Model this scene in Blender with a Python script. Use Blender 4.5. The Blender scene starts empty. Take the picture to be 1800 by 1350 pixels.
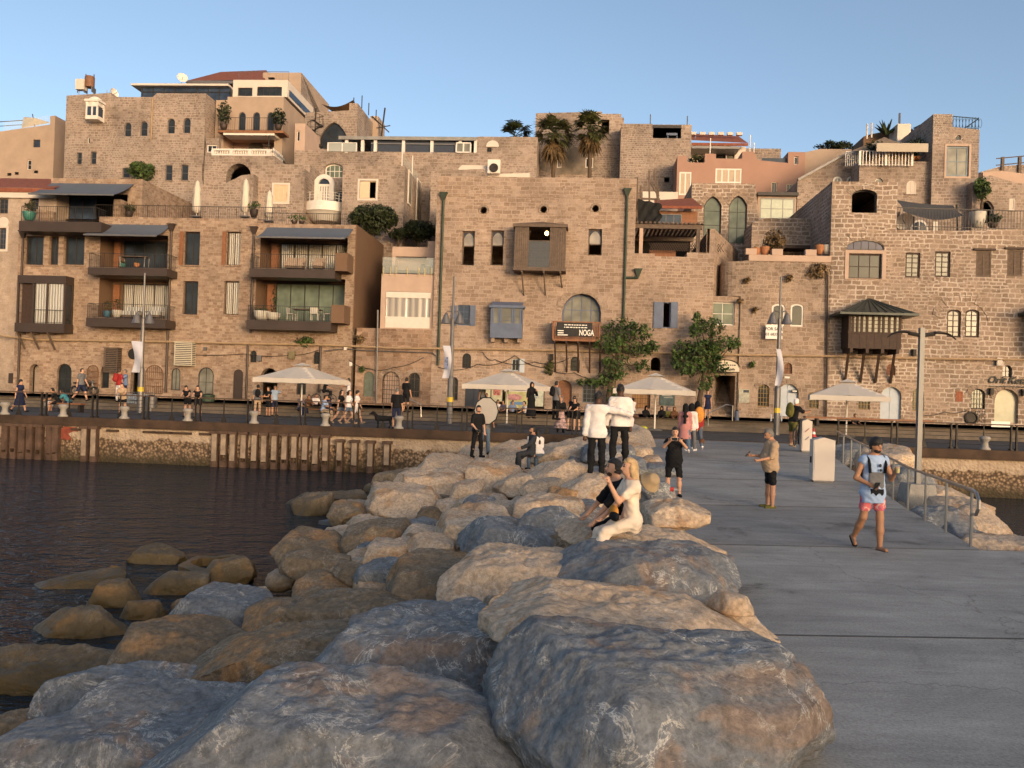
import bpy,bmesh,math,random
import numpy as np
from mathutils import Vector,Matrix
from mathutils.geometry import delaunay_2d_cdt
random.seed(7); RNG=np.random.default_rng(7)
rad=math.radians
SC=bpy.context.scene
COL=SC.collection
# ---------------------------------------------------------------- camera
F=1500.0
EYE=Vector((0,0,3.7))
MC=Matrix.Rotation(rad(90.57),3,'X')@Matrix.Rotation(rad(1.85),3,'Z')
cam_d=bpy.data.cameras.new('camera'); cam=bpy.data.objects.new('camera',cam_d); COL.objects.link(cam)
cam.matrix_world=Matrix.Translation(EYE)@MC.to_4x4()
cam_d.sensor_width=36; cam_d.lens=36*F/1800; cam_d.clip_start=0.1; cam_d.clip_end=3000
SC.camera=cam
# ---------------------------------------------------------------- light
SUN_EL=4.0
SKY_STRENGTH,SUN_STRENGTH,EXPOSURE=0.15,0.50,1.53
W_=bpy.data.worlds.new('World'); SC.world=W_; W_.use_nodes=True
nt=W_.node_tree; bg=nt.nodes['Background']
sky=nt.nodes.new('ShaderNodeTexSky'); sky.sky_type='NISHITA'; sky.sun_disc=False
az=rad(180-27)
sun_dir=Vector((math.sin(az),math.cos(az),math.tan(rad(SUN_EL)))).normalized()
sky.sun_elevation=rad(SUN_EL); sky.sun_rotation=az
sky.air_density=0.52; sky.dust_density=2.4; sky.ozone_density=0.58; sky.altitude=0
nt.links.new(sky.outputs[0],bg.inputs[0]); bg.inputs[1].default_value=SKY_STRENGTH
sl=bpy.data.lights.new('sun','SUN'); sl.energy=SUN_STRENGTH; sl.angle=rad(16); sl.color=(1.0,0.76,0.62)
so=bpy.data.objects.new('sun',sl); COL.objects.link(so)
so.rotation_mode='QUATERNION'; so.rotation_quaternion=sun_dir.to_track_quat('Z','Y'); so.location=(0,-40,60)
SC.view_settings.view_transform='Standard'; SC.view_settings.look='None'
SC.view_settings.exposure=EXPOSURE; SC.view_settings.gamma=1
# ---------------------------------------------------------------- frames
TH=rad(-4.5)
UV=Vector((math.cos(TH),math.sin(TH),0)); VV=Vector((-math.sin(TH),math.cos(TH),0))
def W(u,v,z):return UV*u+VV*v+Vector((0,0,z))
def ray(px,py):return MC@Vector(((px-900)/F,-(py-675)/F,-1))
def onv(px,py,v):
 r=ray(px,py); t=v/r.dot(VV); p=EYE+r*t
 return p.dot(UV),p.z
def mpp(px,py,v):return v/ray(px,py).dot(VV)/F
def onz(px,py,z):
 r=ray(px,py); return EYE+r*((z-EYE.z)/r.z)
def uvz(p):return p.dot(UV),p.dot(VV),p.z
Z_QUAY,Z_UP,Z_PIER=1.95,2.55,1.37
V_EDGE,V_STEP,V_WALL=36.8,47.0,57.0
# ---------------------------------------------------------------- materials
MATS={}
def nmat(name):
 m=bpy.data.materials.new(name); m.use_nodes=True
 n=m.node_tree.nodes; l=m.node_tree.links
 return m,n,l,n['Principled BSDF']
def ramp(n,stops):
 r=n.new('ShaderNodeValToRGB'); e=r.color_ramp.elements
 while len(e)<len(stops):e.new(0.5)
 for i,(p,c)in enumerate(stops):
  e[i].position=p; e[i].color=c if len(c)==4 else(*c,1)
 return r
def mixc(n,l,fac,a,b,mode='MIX'):
 m=n.new('ShaderNodeMix'); m.data_type='RGBA'; m.blend_type=mode
 for sock,val in((m.inputs[0],fac),(m.inputs[6],a),(m.inputs[7],b)):
  if hasattr(val,'is_linked'):l.new(val,sock)
  elif isinstance(val,(int,float)):sock.default_value=val
  else:sock.default_value=(*val[:3],1)
 return m.outputs[2]
def noise_n(n,l,co,scale,detail=4,rough=0.6,dist=0.0):
 t=n.new('ShaderNodeTexNoise'); t.inputs['Scale'].default_value=scale; t.inputs['Detail'].default_value=detail
 t.inputs['Roughness'].default_value=rough; t.inputs['Distortion'].default_value=dist
 if co is not None:l.new(co,t.inputs['Vector'])
 return t
def bumpn(n,l,h,strength,dist,prev=None):
 b=n.new('ShaderNodeBump'); b.inputs['Strength'].default_value=strength; b.inputs['Distance'].default_value=dist
 l.new(h,b.inputs['Height'])
 if prev is not None:l.new(prev,b.inputs['Normal'])
 return b.outputs[0]
def hsv(c,k):return tuple(x*k for x in c)
def plain(name,c,rough=0.7,metal=0.0,var=0.25,scale=3.0,bump=0.0,spec=0.4,coat=0.0):
 if name in MATS:return MATS[name]
 m,n,l,p=nmat(name)
 tc=n.new('ShaderNodeTexCoord')
 t=noise_n(n,l,tc.outputs['Object'],scale,5,0.65)
 r=ramp(n,[(0.3,hsv(c,1-var)),(0.7,hsv(c,1+var))]); l.new(t.outputs[0],r.inputs[0])
 l.new(r.outputs[0],p.inputs['Base Color'])
 p.inputs['Roughness'].default_value=rough; p.inputs['Metallic'].default_value=metal
 p.inputs['Specular IOR Level'].default_value=spec; p.inputs['Coat Weight'].default_value=coat
 if bump:
  t2=noise_n(n,l,tc.outputs['Object'],scale*6,4)
  l.new(bumpn(n,l,t2.outputs[0],bump,0.02),p.inputs['Normal'])
 MATS[name]=m; return m
def stone(name,c1,c2,mortar,bw=0.55,bh=0.28,ms=0.022,pits=0.6,warp=0.07,stain=0.6,bump=0.7):
 """block masonry on uv in metres"""
 if name in MATS:return MATS[name]
 m,n,l,p=nmat(name)
 tc=n.new('ShaderNodeTexCoord'); co=tc.outputs['UV']
 wn=noise_n(n,l,co,0.9,3); wn2=noise_n(n,l,co,5.0,2)
 sub=n.new('ShaderNodeVectorMath'); sub.operation='MULTIPLY_ADD'
 l.new(wn.outputs['Color'],sub.inputs[0]); sub.inputs[1].default_value=(warp*3,warp*2.2,0); l.new(co,sub.inputs[2])
 sub2=n.new('ShaderNodeVectorMath'); sub2.operation='MULTIPLY_ADD'
 l.new(wn2.outputs['Color'],sub2.inputs[0]); sub2.inputs[1].default_value=(warp,warp*0.8,0); l.new(sub.outputs[0],sub2.inputs[2])
 def brick(w,h,off,sq):
  b=n.new('ShaderNodeTexBrick'); l.new(sub2.outputs[0],b.inputs['Vector'])
  b.inputs['Scale'].default_value=1; b.inputs['Mortar Size'].default_value=ms; b.inputs['Mortar Smooth'].default_value=0.35
  b.inputs['Brick Width'].default_value=w; b.inputs['Row Height'].default_value=h; b.inputs['Bias'].default_value=-0.1
  b.offset=off; b.squash=sq; b.squash_frequency=3
  b.inputs['Color1'].default_value=(0,0,0,1); b.inputs['Color2'].default_value=(1,1,1,1); b.inputs['Mortar'].default_value=(0.5,0.5,0.5,1)
  return b
 b1=brick(bw,bh,0.5,0.72); b2=brick(bw*0.66,bh*0.74,0.43,1.3)
 g=noise_n(n,l,co,9,5,0.7); big=noise_n(n,l,co,0.22,5,0.62); pit=noise_n(n,l,co,2.6,3,0.75)
 pk=noise_n(n,l,co,0.30,4,0.6,0.5); pkr=ramp(n,[(0.5,(0,0,0)),(0.53,(1,1,1))]); l.new(pk.outputs[0],pkr.inputs[0])
 bcol=mixc(n,l,pkr.outputs[0],b1.outputs['Color'],b2.outputs['Color']); bfac=mixc(n,l,pkr.outputs[0],b1.outputs['Fac'],b2.outputs['Fac'])
 bc=mixc(n,l,bcol,c1,c2)
 mo=noise_n(n,l,co,1.7,6,0.72,0.4); mor=ramp(n,[(0.28,(0.62,0.60,0.58)),(0.5,(1,1,1)),(0.74,(1.38,1.36,1.34))]); l.new(mo.outputs[0],mor.inputs[0]); bc=mixc(n,l,0.5,bc,mor.outputs[0],'MULTIPLY')
 pm=noise_n(n,l,co,0.35,4,0.7); pr=ramp(n,[(0.46,(0,0,0)),(0.56,(1,1,1))]); l.new(pm.outputs[0],pr.inputs[0])
 mm=n.new('ShaderNodeMath'); mm.operation='MULTIPLY'; l.new(bfac,mm.inputs[0])
 pmix=n.new('ShaderNodeMapRange'); pmix.inputs['To Min'].default_value=1.0; pmix.inputs['To Max'].default_value=0.35
 l.new(pr.outputs[0],pmix.inputs['Value']); l.new(pmix.outputs[0],mm.inputs[1])
 c=mixc(n,l,mm.outputs[0],bc,mortar)
 gr=ramp(n,[(0.25,(0.72,)*3),(0.75,(1.22,)*3)]); l.new(g.outputs[0],gr.inputs[0])
 c=mixc(n,l,0.8,c,gr.outputs[0],'MULTIPLY')
 sr=ramp(n,[(0.3,(0.5,0.49,0.50)),(0.5,(1,1,1)),(0.7,(1.3,1.26,1.22))]); l.new(big.outputs[0],sr.inputs[0])
 c=mixc(n,l,stain,c,sr.outputs[0],'MULTIPLY')
 pt=ramp(n,[(0.24,(1,1,1)),(0.30,(0,0,0))]); l.new(pit.outputs[0],pt.inputs[0])
 pf=n.new('ShaderNodeMath'); pf.operation='MULTIPLY'; pf.inputs[1].default_value=pits; l.new(pt.outputs[0],pf.inputs[0])
 c=mixc(n,l,pf.outputs[0],c,hsv(c1,0.32))
 l.new(c,p.inputs['Base Color'])
 p.inputs['Roughness'].default_value=0.9; p.inputs['Specular IOR Level'].default_value=0.2
 inv=n.new('ShaderNodeMath'); inv.operation='SUBTRACT'; inv.inputs[0].default_value=1; l.new(mm.outputs[0],inv.inputs[1])
 nb=bumpn(n,l,inv.outputs[0],bump*0.8,0.03)
 nb=bumpn(n,l,g.outputs[0],bump*0.8,0.04,nb)
 l.new(nb,p.inputs['Normal'])
 MATS[name]=m; return m
def glassy(name,c,rough=0.06,spec=0.8):
 rough,spec=max(rough,.16),.32
 if name in MATS:return MATS[name]
 m,n,l,p=nmat(name)
 tc=n.new('ShaderNodeTexCoord'); t=noise_n(n,l,tc.outputs['Object'],0.8,2)
 r=ramp(n,[(0.35,hsv(c,0.7)),(0.65,hsv(c,1.4))]); l.new(t.outputs[0],r.inputs[0]); l.new(r.outputs[0],p.inputs['Base Color'])
 p.inputs['Roughness'].default_value=rough; p.inputs['Specular IOR Level'].default_value=spec
 t2=noise_n(n,l,tc.outputs['Object'],0.6,1); l.new(bumpn(n,l,t2.outputs[0],0.15,0.05),p.inputs['Normal'])
 MATS[name]=m; return m
def clear(name,c,alpha):
 if name in MATS:return MATS[name]
 m,n,l,p=nmat(name)
 p.inputs['Base Color'].default_value=(*c,1); p.inputs['Roughness'].default_value=0.08
 p.inputs['Alpha'].default_value=alpha
 MATS[name]=m; return m
def emit(name,c,s):
 if name in MATS:return MATS[name]
 m,n,l,p=nmat(name); p.inputs['Base Color'].default_value=(*c,1)
 p.inputs['Emission Color'].default_value=(*c,1); p.inputs['Emission Strength'].default_value=s
 MATS[name]=m; return m
def pleat(name,c,scale=14.0):
 """curtain cloth: soft vertical folds along uv x"""
 if name in MATS:return MATS[name]
 m,n,l,p=nmat(name); tc=n.new('ShaderNodeTexCoord')
 w=n.new('ShaderNodeTexWave'); w.wave_type='BANDS'; w.bands_direction='X'; w.inputs['Scale'].default_value=scale/6.28; w.inputs['Distortion'].default_value=1.2
 l.new(tc.outputs['UV'],w.inputs['Vector'])
 r=ramp(n,[(0.0,hsv(c,0.62)),(1.0,hsv(c,1.1))]); l.new(w.outputs[0],r.inputs[0]); l.new(r.outputs[0],p.inputs['Base Color'])
 p.inputs['Roughness'].default_value=0.35; p.inputs['Coat Weight'].default_value=0.6; p.inputs['Coat Roughness'].default_value=0.05
 l.new(bumpn(n,l,w.outputs[0],0.6,0.05),p.inputs['Normal'])
 MATS[name]=m; return m
# ---------------------------------------------------------------- mesh helpers
class MB:
 def __init__(s):s.v=[]; s.f=[]; s.m=[]; s.mi=0
 def quadf(s,*pts):
  k=len(s.v); s.v+=[tuple(p)for p in pts]; s.f.append(tuple(range(k,k+len(pts)))); s.m.append(s.mi); return s
 def add(s,vs,fs):
  k=len(s.v); s.v+=[tuple(p)for p in vs]
  for f in fs:s.f.append(tuple(i+k for i in f)); s.m.append(s.mi)
  return s
 def box(s,x0,x1,y0,y1,z0,z1):
  vs=[(x0,y0,z0),(x1,y0,z0),(x1,y1,z0),(x0,y1,z0),(x0,y0,z1),(x1,y0,z1),(x1,y1,z1),(x0,y1,z1)]
  return s.add(vs,[(0,3,2,1),(4,5,6,7),(0,1,5,4),(1,2,6,5),(2,3,7,6),(3,0,4,7)])
 def bar(s,a,b,w,h=None):
  """rectangular bar between two points"""
  a=Vector(a); b=Vector(b); h=h or w; d=(b-a).normalized()
  up=Vector((0,0,1))if abs(d.z)<0.95 else Vector((0,1,0))
  x=d.cross(up).normalized()*w/2; y=x.cross(d).normalized()*h/2
  vs=[a-x-y,a+x-y,a+x+y,a-x+y,b-x-y,b+x-y,b+x+y,b-x+y]
  return s.add(vs,[(0,3,2,1),(4,5,6,7),(0,1,5,4),(1,2,6,5),(2,3,7,6),(3,0,4,7)])
 def tube(s,pts,r,n=8,r2=None,cap=True):
  pts=[Vector(p)for p in pts]; N=len(pts); rings=[]
  prev=None
  for i,p in enumerate(pts):
   d=(pts[min(i+1,N-1)]-pts[max(i-1,0)]).normalized()
   if prev is None:
    up=Vector((0,0,1))if abs(d.z)<0.9 else Vector((1,0,0))
    x=d.cross(up).normalized()
   else:
    x=(prev-d*prev.dot(d)).normalized()
   prev=x; y=d.cross(x)
   rr=r[i]if isinstance(r,(list,tuple))else(r if r2 is None else r+(r2-r)*i/max(1,N-1))
   rings.append([p+(x*math.cos(2*math.pi*k/n)+y*math.sin(2*math.pi*k/n))*rr for k in range(n)])
  vs=[q for R in rings for q in R]; fs=[]
  for i in range(N-1):
   for k in range(n):
    fs.append((i*n+k,i*n+(k+1)%n,(i+1)*n+(k+1)%n,(i+1)*n+k))
  if cap:fs.append(tuple(range(n-1,-1,-1))); fs.append(tuple((N-1)*n+k for k in range(n)))
  return s.add(vs,fs)
 def lathe(s,prof,n=16,c=(0,0,0),cap=True):
  vs=[]; fs=[]; N=len(prof)
  for r,z in prof:
   for k in range(n):
    a=2*math.pi*k/n; vs.append((c[0]+r*math.cos(a),c[1]+r*math.sin(a),c[2]+z))
  for i in range(N-1):
   for k in range(n):
    fs.append((i*n+k,i*n+(k+1)%n,(i+1)*n+(k+1)%n,(i+1)*n+k))
  if cap:fs.append(tuple(range(n-1,-1,-1))); fs.append(tuple((N-1)*n+k for k in range(n)))
  return s.add(vs,fs)
 def ell(s,c,r,n=12,m=8):
  vs=[(c[0],c[1],c[2]-r[2])]; fs=[]
  for j in range(1,m):
   t=-math.pi/2+math.pi*j/m
   for k in range(n):
    a=2*math.pi*k/n; vs.append((c[0]+r[0]*math.cos(t)*math.cos(a),c[1]+r[1]*math.cos(t)*math.sin(a),c[2]+r[2]*math.sin(t)))
  vs.append((c[0],c[1],c[2]+r[2])); T=len(vs)-1
  for k in range(n):fs.append((0,1+(k+1)%n,1+k)); fs.append((T,T-n+k,T-n+(k+1)%n))
  for j in range(m-2):
   for k in range(n):
    a=1+j*n; fs.append((a+k,a+(k+1)%n,a+n+(k+1)%n,a+n+k))
  return s.add(vs,fs)
 def plate(s,outer,holes,y0,y1):
  """flat plate of an x,z outline with holes, from y0 (front) back to y1"""
  rings=[outer]+list(holes); pts=[]; edges=[]
  for R in rings:
   k=len(pts); pts+=[Vector(p)for p in R]; edges+=[(k+i,k+(i+1)%len(R))for i in range(len(R))]
  V,E,T,*_=delaunay_2d_cdt(pts,edges,[],0,1e-5)
  keep=[]
  for t in T:
   c=(V[t[0]]+V[t[1]]+V[t[2]])/3
   if inside(c,outer)and not any(inside(c,h)for h in holes):keep.append(t)
  for y,rev in((y0,False),(y1,True)):
   k=len(s.v); s.v+=[(p.x,y,p.y)for p in V]
   for t in keep:
    a,b,c=t
    cw=(V[b]-V[a]).cross(V[c]-V[a])<0
    if cw!=rev:t=(a,c,b)
    s.f.append(tuple(i+k for i in t)); s.m.append(s.mi)
  for R in rings:
   for i in range(len(R)):
    a=R[i]; b=R[(i+1)%len(R)]
    s.quadf((a[0],y0,a[1]),(a[0],y1,a[1]),(b[0],y1,b[1]),(b[0],y0,b[1]))
  return s
 def build(s,name,mats,parent=None,smooth=False,loc=None,rz=None,fixn=True,uv=True):
  me=bpy.data.meshes.new(name); me.from_pydata(s.v,[],s.f); me.update()
  mats=mats if isinstance(mats,(list,tuple))else[mats]
  for m in mats:me.materials.append(m)
  if len(mats)>1:me.polygons.foreach_set('material_index',s.m)
  if fixn:
   bm=bmesh.new(); bm.from_mesh(me); bmesh.ops.remove_doubles(bm,verts=bm.verts,dist=1e-5)
   bmesh.ops.recalc_face_normals(bm,faces=bm.faces); bm.to_mesh(me); bm.free()
  if uv:boxuv(me)
  if smooth:me.polygons.foreach_set('use_smooth',[True]*len(me.polygons))
  me.update()
  o=bpy.data.objects.new(name,me); COL.objects.link(o)
  if parent is not None:o.parent=parent
  if loc is not None:o.location=loc
  if rz is not None:o.rotation_euler=(0,0,rz)
  return o
def inside(p,R):
 c=False; n=len(R); x,y=p[0],p[1]; j=n-1
 for i in range(n):
  xi,yi=R[i]; xj,yj=R[j]
  if(yi>y)!=(yj>y)and x<(xj-xi)*(y-yi)/(yj-yi)+xi:c=not c
  j=i
 return c
def boxuv(me):
 nl=len(me.loops)
 if nl==0:return
 co=np.empty(len(me.vertices)*3); me.vertices.foreach_get('co',co); co=co.reshape(-1,3)
 lv=np.empty(nl,int); me.loops.foreach_get('vertex_index',lv)
 npoly=len(me.polygons); nor=np.empty(npoly*3); me.polygons.foreach_get('normal',nor); nor=np.abs(nor.reshape(-1,3))
 tot=np.empty(npoly,int); me.polygons.foreach_get('loop_total',tot)
 ax=np.repeat(np.argmax(nor*[1,1,0.9],1),tot); P=co[lv]
 u=np.where(ax==0,P[:,1]+3.3,P[:,0]); v=np.where(ax==2,P[:,1],P[:,2])
 lay=me.uv_layers.new(name='UVMap'); lay.data.foreach_set('uv',np.stack([u,v],1).ravel())
def tag(o,label=None,cat=None,group=None,kind=None):
 if label:o['label']=label
 if cat:o['category']=cat
 if group:o['group']=group
 if kind:o['kind']=kind
 return o
def thing(name,label,cat,loc=(0,0,0),rz=0.0,group=None):
 o=bpy.data.objects.new(name,None); COL.objects.link(o); o.empty_display_size=0.2
 o.location=loc; o.rotation_euler=(0,0,rz); return tag(o,label,cat,group)
def copy_tree(o,loc=None,rz=None,label=None,parent=None):
 c=o.copy(); COL.objects.link(c)
 if parent is not None:c.parent=parent
 if loc is not None:c.location=loc
 if rz is not None:c.rotation_euler=(0,0,rz)
 if label:c['label']=label
 for ch in o.children:copy_tree(ch,parent=c)
 return c
def struct(name,mb,m,**k):return tag(mb.build(name,m,**k),kind='structure')
def text_mesh(name,txt,size,mat,parent,loc,depth=0.01,align='CENTER',shear=0.0,sx=1.0,rot=(math.pi/2,0,0)):
 cu=bpy.data.curves.new(name,'FONT'); cu.body=txt; cu.size=size; cu.extrude=depth/2; cu.offset=size*.018; cu.align_x=align; cu.align_y='CENTER'; cu.shear=shear
 ob=bpy.data.objects.new(name,cu); me=bpy.data.meshes.new_from_object(ob)
 bpy.data.objects.remove(ob); me.materials.clear(); me.materials.append(mat)
 o=bpy.data.objects.new(name,me); COL.objects.link(o); o.parent=parent; o.location=loc; o.rotation_euler=rot; o.scale=(sx,1,1)
 return o
_G=RNG.random((32,32,32))*2-1
def vnoise(P):
 P=np.asarray(P,float); i=np.floor(P).astype(int); f=P-i; f=f*f*(3-2*f); i&=31; j=(i+1)&31
 x0,y0,z0=i.T; x1,y1,z1=j.T; a,b,c=f.T
 L=lambda p,q,t:p+(q-p)*t
 return L(L(L(_G[x0,y0,z0],_G[x1,y0,z0],a),L(_G[x0,y1,z0],_G[x1,y1,z0],a),b),
             L(L(_G[x0,y0,z1],_G[x1,y0,z1],a),L(_G[x0,y1,z1],_G[x1,y1,z1],a),b),c)
def fbm(P,octs=4,g=0.5):
 t=0; a=1.0; P=np.asarray(P,float)
 for k in range(octs):t=t+a*vnoise(P*2**k+7.3*k); a*=g
 return t
# ---------------------------------------------------------------- building kit
S_D=stone('stone_warm',(0.260,0.185,0.138),(0.386,0.294,0.236),(0.416,0.324,0.267),.58,.27,.022,.45)
S_B=stone('stone_modern',(0.236,0.157,0.112),(0.393,0.296,0.226),(0.338,0.261,0.200),.40,.20,.016,.3,warp=.05)
S_G=stone('stone_bold',(0.223,0.161,0.120),(0.334,0.254,0.200),(0.490,0.407,0.348),.60,.31,.05,.3,warp=.09,bump=.9)
S_F=stone('stone_old',(0.230,0.164,0.120),(0.371,0.285,0.227),(0.371,0.290,0.236),.46,.28,.03,.8,warp=.12,stain=.9)
S_U=stone('stone_upper',(0.218,0.163,0.129),(0.352,0.281,0.236),(0.373,0.304,0.259),.44,.25,.026,.9,warp=.08,stain=.8)
S_V=stone('stone_tower',(0.212,0.159,0.129),(0.338,0.273,0.231),(0.388,0.319,0.276),.42,.24,.03,.8,warp=.09,stain=.8)
S_L=stone('stone_low',(0.215,0.137,0.093),(0.356,0.251,0.187),(0.326,0.242,0.187),.60,.32,.022,.8,warp=.13,stain=.95)
S_K=stone('stone_pale',(0.356,0.276,0.218),(0.416,0.330,0.269),(0.371,0.291,0.235),.55,.30,.012,.1,warp=.02)
P_TAN=plain('plaster_tan',(0.359,0.268,0.207),.9,var=.12,scale=.7,bump=.15)
P_PINK=plain('plaster_pink',(0.343,0.204,0.154),.9,var=.08,scale=.6,bump=.1)
P_PEACH=plain('plaster_peach',(0.445,0.320,0.255),.9,var=.1,scale=.8,bump=.1)
P_WHITE=plain('plaster_white',(.58,.51,.45),.85,var=.08,scale=.8,bump=.1)
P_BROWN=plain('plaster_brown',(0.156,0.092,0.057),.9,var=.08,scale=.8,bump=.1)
WHITE=plain('white_paint',(.66,.61,.56),.5,var=.06)
STEEL_D=plain('dark_steel',(.035,.03,.03),.5,.3,var=.2)
BRONZE=plain('bronze_panel',(.055,.038,.032),.5,.2,var=.15,scale=1.0)
WOOD_G=plain('grey_wood',(.12,.085,.065),.8,var=.3,scale=5,bump=.3)
WOOD_D=plain('dark_wood',(.045,.025,.018),.7,var=.25,scale=5,bump=.2)
WOOD_R=plain('red_wood',(.22,.09,.04),.6,var=.25,scale=5,bump=.2)
BLUE_P=plain('blue_paint',(.10,.125,.195),.6,var=.15,scale=2)
BLUE_L=plain('pale_blue_paint',(.42,.46,.52),.6,var=.08,scale=2)
NAVY=plain('navy_paint',(.03,.035,.05),.6,var=.2)
IRON=plain('iron',(.03,.025,.022),.6,.4,var=.3)
PIPE_G=plain('green_pipe',(.035,.05,.035),.6,.1,var=.25)
PIPE_T=plain('tan_pipe',(.33,.23,.14),.7,var=.2)
GREYM=plain('grey_metal',(.16,.15,.15),.45,.5,var=.15)
SHADE=plain('grey_awning',(.10,.115,.145),.8,var=.08,scale=1)
BLACK=plain('black_cloth',(.012,.012,.013),.9,var=.3)
TILE=plain('roof_tile',(.22,.07,.04),.85,var=.3,scale=4,bump=.5)
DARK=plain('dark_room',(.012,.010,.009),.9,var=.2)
G_DK=glassy('glass_dark',(.022,.026,.03),.05)
G_BL=glassy('glass_blue',(.03,.045,.075),.05)
G_GR=glassy('glass_green',(.11,.135,.10),.07)
G_PA=glassy('glass_pale',(.17,.165,.14),.1)
CURT=pleat('curtain_pale',(.30,.265,.21))
CURT_W=pleat('curtain_white',(.42,.40,.36),10)
CLEAR=clear('clear_glass',(.55,.6,.55),.22)
PLASTIC=clear('plastic_sheet',(.55,.5,.46),.55)
GLOW=emit('lit_lamp',(1.0,.55,.18),6.0)
class Bld:
 """a building whose front lies in the plane v; the roofline is given by photo pixels, left to right"""
 def __init__(s,name,label,cat,v,top,depth,mat,z0=Z_UP,snap=0.45,sill=None,group=None,y1=None):
  s.v=v; pts=[list(onv(x,y,v))for x,y in top]
  for i in range(len(pts)-1):
   a,b=pts[i],pts[i+1]
   if abs(a[0]-b[0])<snap and abs(a[1]-b[1])>abs(a[0]-b[0]):a[0]=b[0]=(a[0]+b[0])/2
  for i in range(len(pts)-1):
   a,b=pts[i],pts[i+1]
   if abs(a[1]-b[1])<snap*.8 and abs(b[0]-a[0])>.8:a[1]=b[1]=(a[1]+b[1])/2
  if y1 is not None:z0=onv(top[0][0],y1,v)[1]
  s.u0=(pts[0][0]+pts[-1][0])/2; s.z0=z0; s.depth=depth; s.mat=mat
  s.out=[(p[0]-s.u0,p[1]-z0)for p in pts]
  s.out+=[(s.out[-1][0],0),(s.out[0][0],0)]
  s.holes=[]
  s.root=thing(name,label,cat,W(s.u0,v,z0),TH,group)
 def loc(s,px,py,dv=0.0):
  u,z=onv(px,py,s.v+dv); return u-s.u0,z-s.z0
 def k(s,px,py,dv=0.0):return mpp(px,py,s.v+dv)
 def rect(s,x0,y0,x1,y1,dv=0.0):
  cx,cy=(x0+x1)/2,(y0+y1)/2; u,z=s.loc(cx,cy,dv); k=s.k(cx,cy,dv)
  return u-(x1-x0)*k/2,u+(x1-x0)*k/2,z-(y1-y0)*k/2,z+(y1-y0)*k/2
 @staticmethod
 def shape(a,b,c,d,kind):
  w=(b-a)/2; m=(a+b)/2
  if kind=='rect':return[(a,c),(b,c),(b,d),(a,d)]
  if kind=='round':return[(m+w*math.cos(t*math.pi/8),(c+d)/2+w*math.sin(t*math.pi/8))for t in range(16)]
  rise={'arch':w,'seg':w*.5,'point':w*1.15}[kind]; rise=min(rise,(d-c)*.8); sp=d-rise
  P=[(a,c),(b,c)]
  n=8
  for i in range(n+1):
   t=math.pi*i/n
   if kind=='point':
    x=math.cos(t); y=(1-abs(x)**1.7)**.8
   else:x,y=math.cos(t),math.sin(t)
   P.append((m+w*x,sp+rise*y))
  return P
 def win(s,x0,y0,x1,y1,kind='rect',style='glass',frame=WHITE,pane=G_DK,nx=2,ny=2,rec=.22,fw=.06,trim=None,sill=False,name=None,label=None,grille=False,hole=True):
  a,b,c,d=s.rect(x0,y0,x1,y1)
  zmax=max(p[1]for p in s.out)-.05
  R=s.shape(a,b,c,d,kind)
  if hole:s.holes.append((R,rec))
  if style=='none':return None
  P=thing(name or('door' if style=='door' else 'window'),None,None); P.parent=s.root; P.location=((a+b)/2,0,c)
  if label:P['label']=label
  ox,oz=(a+b)/2,c
  q=[(x-ox,z-oz)for x,z in R]
  ins=lambda f:[((x)*(1-f*2/(b-a)),(z-(d-c)/2)*(1-f*2/(d-c))+(d-c)/2)for x,z in q]
  fm=MB(); W2=b-a; H2=d-c
  y0_=rec-.10 if hole else-.03
  if style in('glass','door'):
   fm.plate(ins(.005),[ins(fw)],y0_,y0_+.07)
   e=fw*.45
   for i in range(1,nx):
    x=-W2/2+W2*i/nx; fm.box(x-e/2,x+e/2,y0_+.005,y0_+.06,fw*.5,top_at(q,x)-fw*.6)
   for j in range(1,ny):
    z=H2*j/ny; hw=half_at(q,z)-fw*.6; fm.box(-hw,hw,y0_+.008,y0_+.055,z-e/2,z+e/2)
   f=fm.build('frame',frame,P)
   g=MB(); g.plate(ins(.03),[],y0_+.035,y0_+.05); g.build('pane' if style=='glass' else 'leaf',pane,P)
  elif style=='open':
   fm.plate(ins(.005),[ins(fw)],y0_,y0_+.07); fm.build('frame',frame,P)
  elif style=='shutter':
   fm.plate(ins(.005),[ins(fw)],y0_,y0_+.07)
   for i in range(1,nx):
    x=-W2/2+W2*i/nx; fm.box(x-fw/2,x+fw/2,y0_+.005,y0_+.06,fw*.5,top_at(q,x)-fw*.6)
   fm.build('frame',frame,P)
   g=MB(); g.plate(ins(.03),[],y0_+.04,y0_+.05)
   z=fw+.05
   while z<H2-fw-.05:
    hw=half_at(q,z+.03)-fw
    if hw>.05:g.add([(-hw,y0_+.04,z),(hw,y0_+.04,z),(hw,y0_+.015,z+.05),(-hw,y0_+.015,z+.05),(-hw,y0_+.04,z+.05),(hw,y0_+.04,z+.05)],[(0,1,2,3),(3,2,5,4)])
    z+=.075
   g.build('louvres',pane,P)
  if grille:
   gm=MB(); n=max(2,int(W2/.16))
   for i in range(1,n):
    x=-W2/2+W2*i/n; gm.box(x-.012,x+.012,-.02,.004,.02,top_at(q,x)-.02)
   m=max(2,int(H2/.28))
   for j in range(1,m):
    z=H2*j/m; hw=half_at(q,z)-.01; gm.box(-hw,hw,-.03,-.006,z-.014,z+.014)
   gm.build('grille',IRON if grille is True else grille,P)
  if trim is not None:
   t=.16; o=[((x)*(1+2*t/W2),(z-H2/2)*(1+2*t/H2)+H2/2)for x,z in q]
   if kind!='rect':o=[(x,max(z,0))for x,z in o]
   MB().plate(o,[ins(-.012)],-.035,.05).build('surround',trim,P)
  if sill:
   MB().box(-W2/2-.1,W2/2+.1,-.10,.03,-.09,-.012).build('sill',trim or s.mat,P)
  return P
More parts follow.
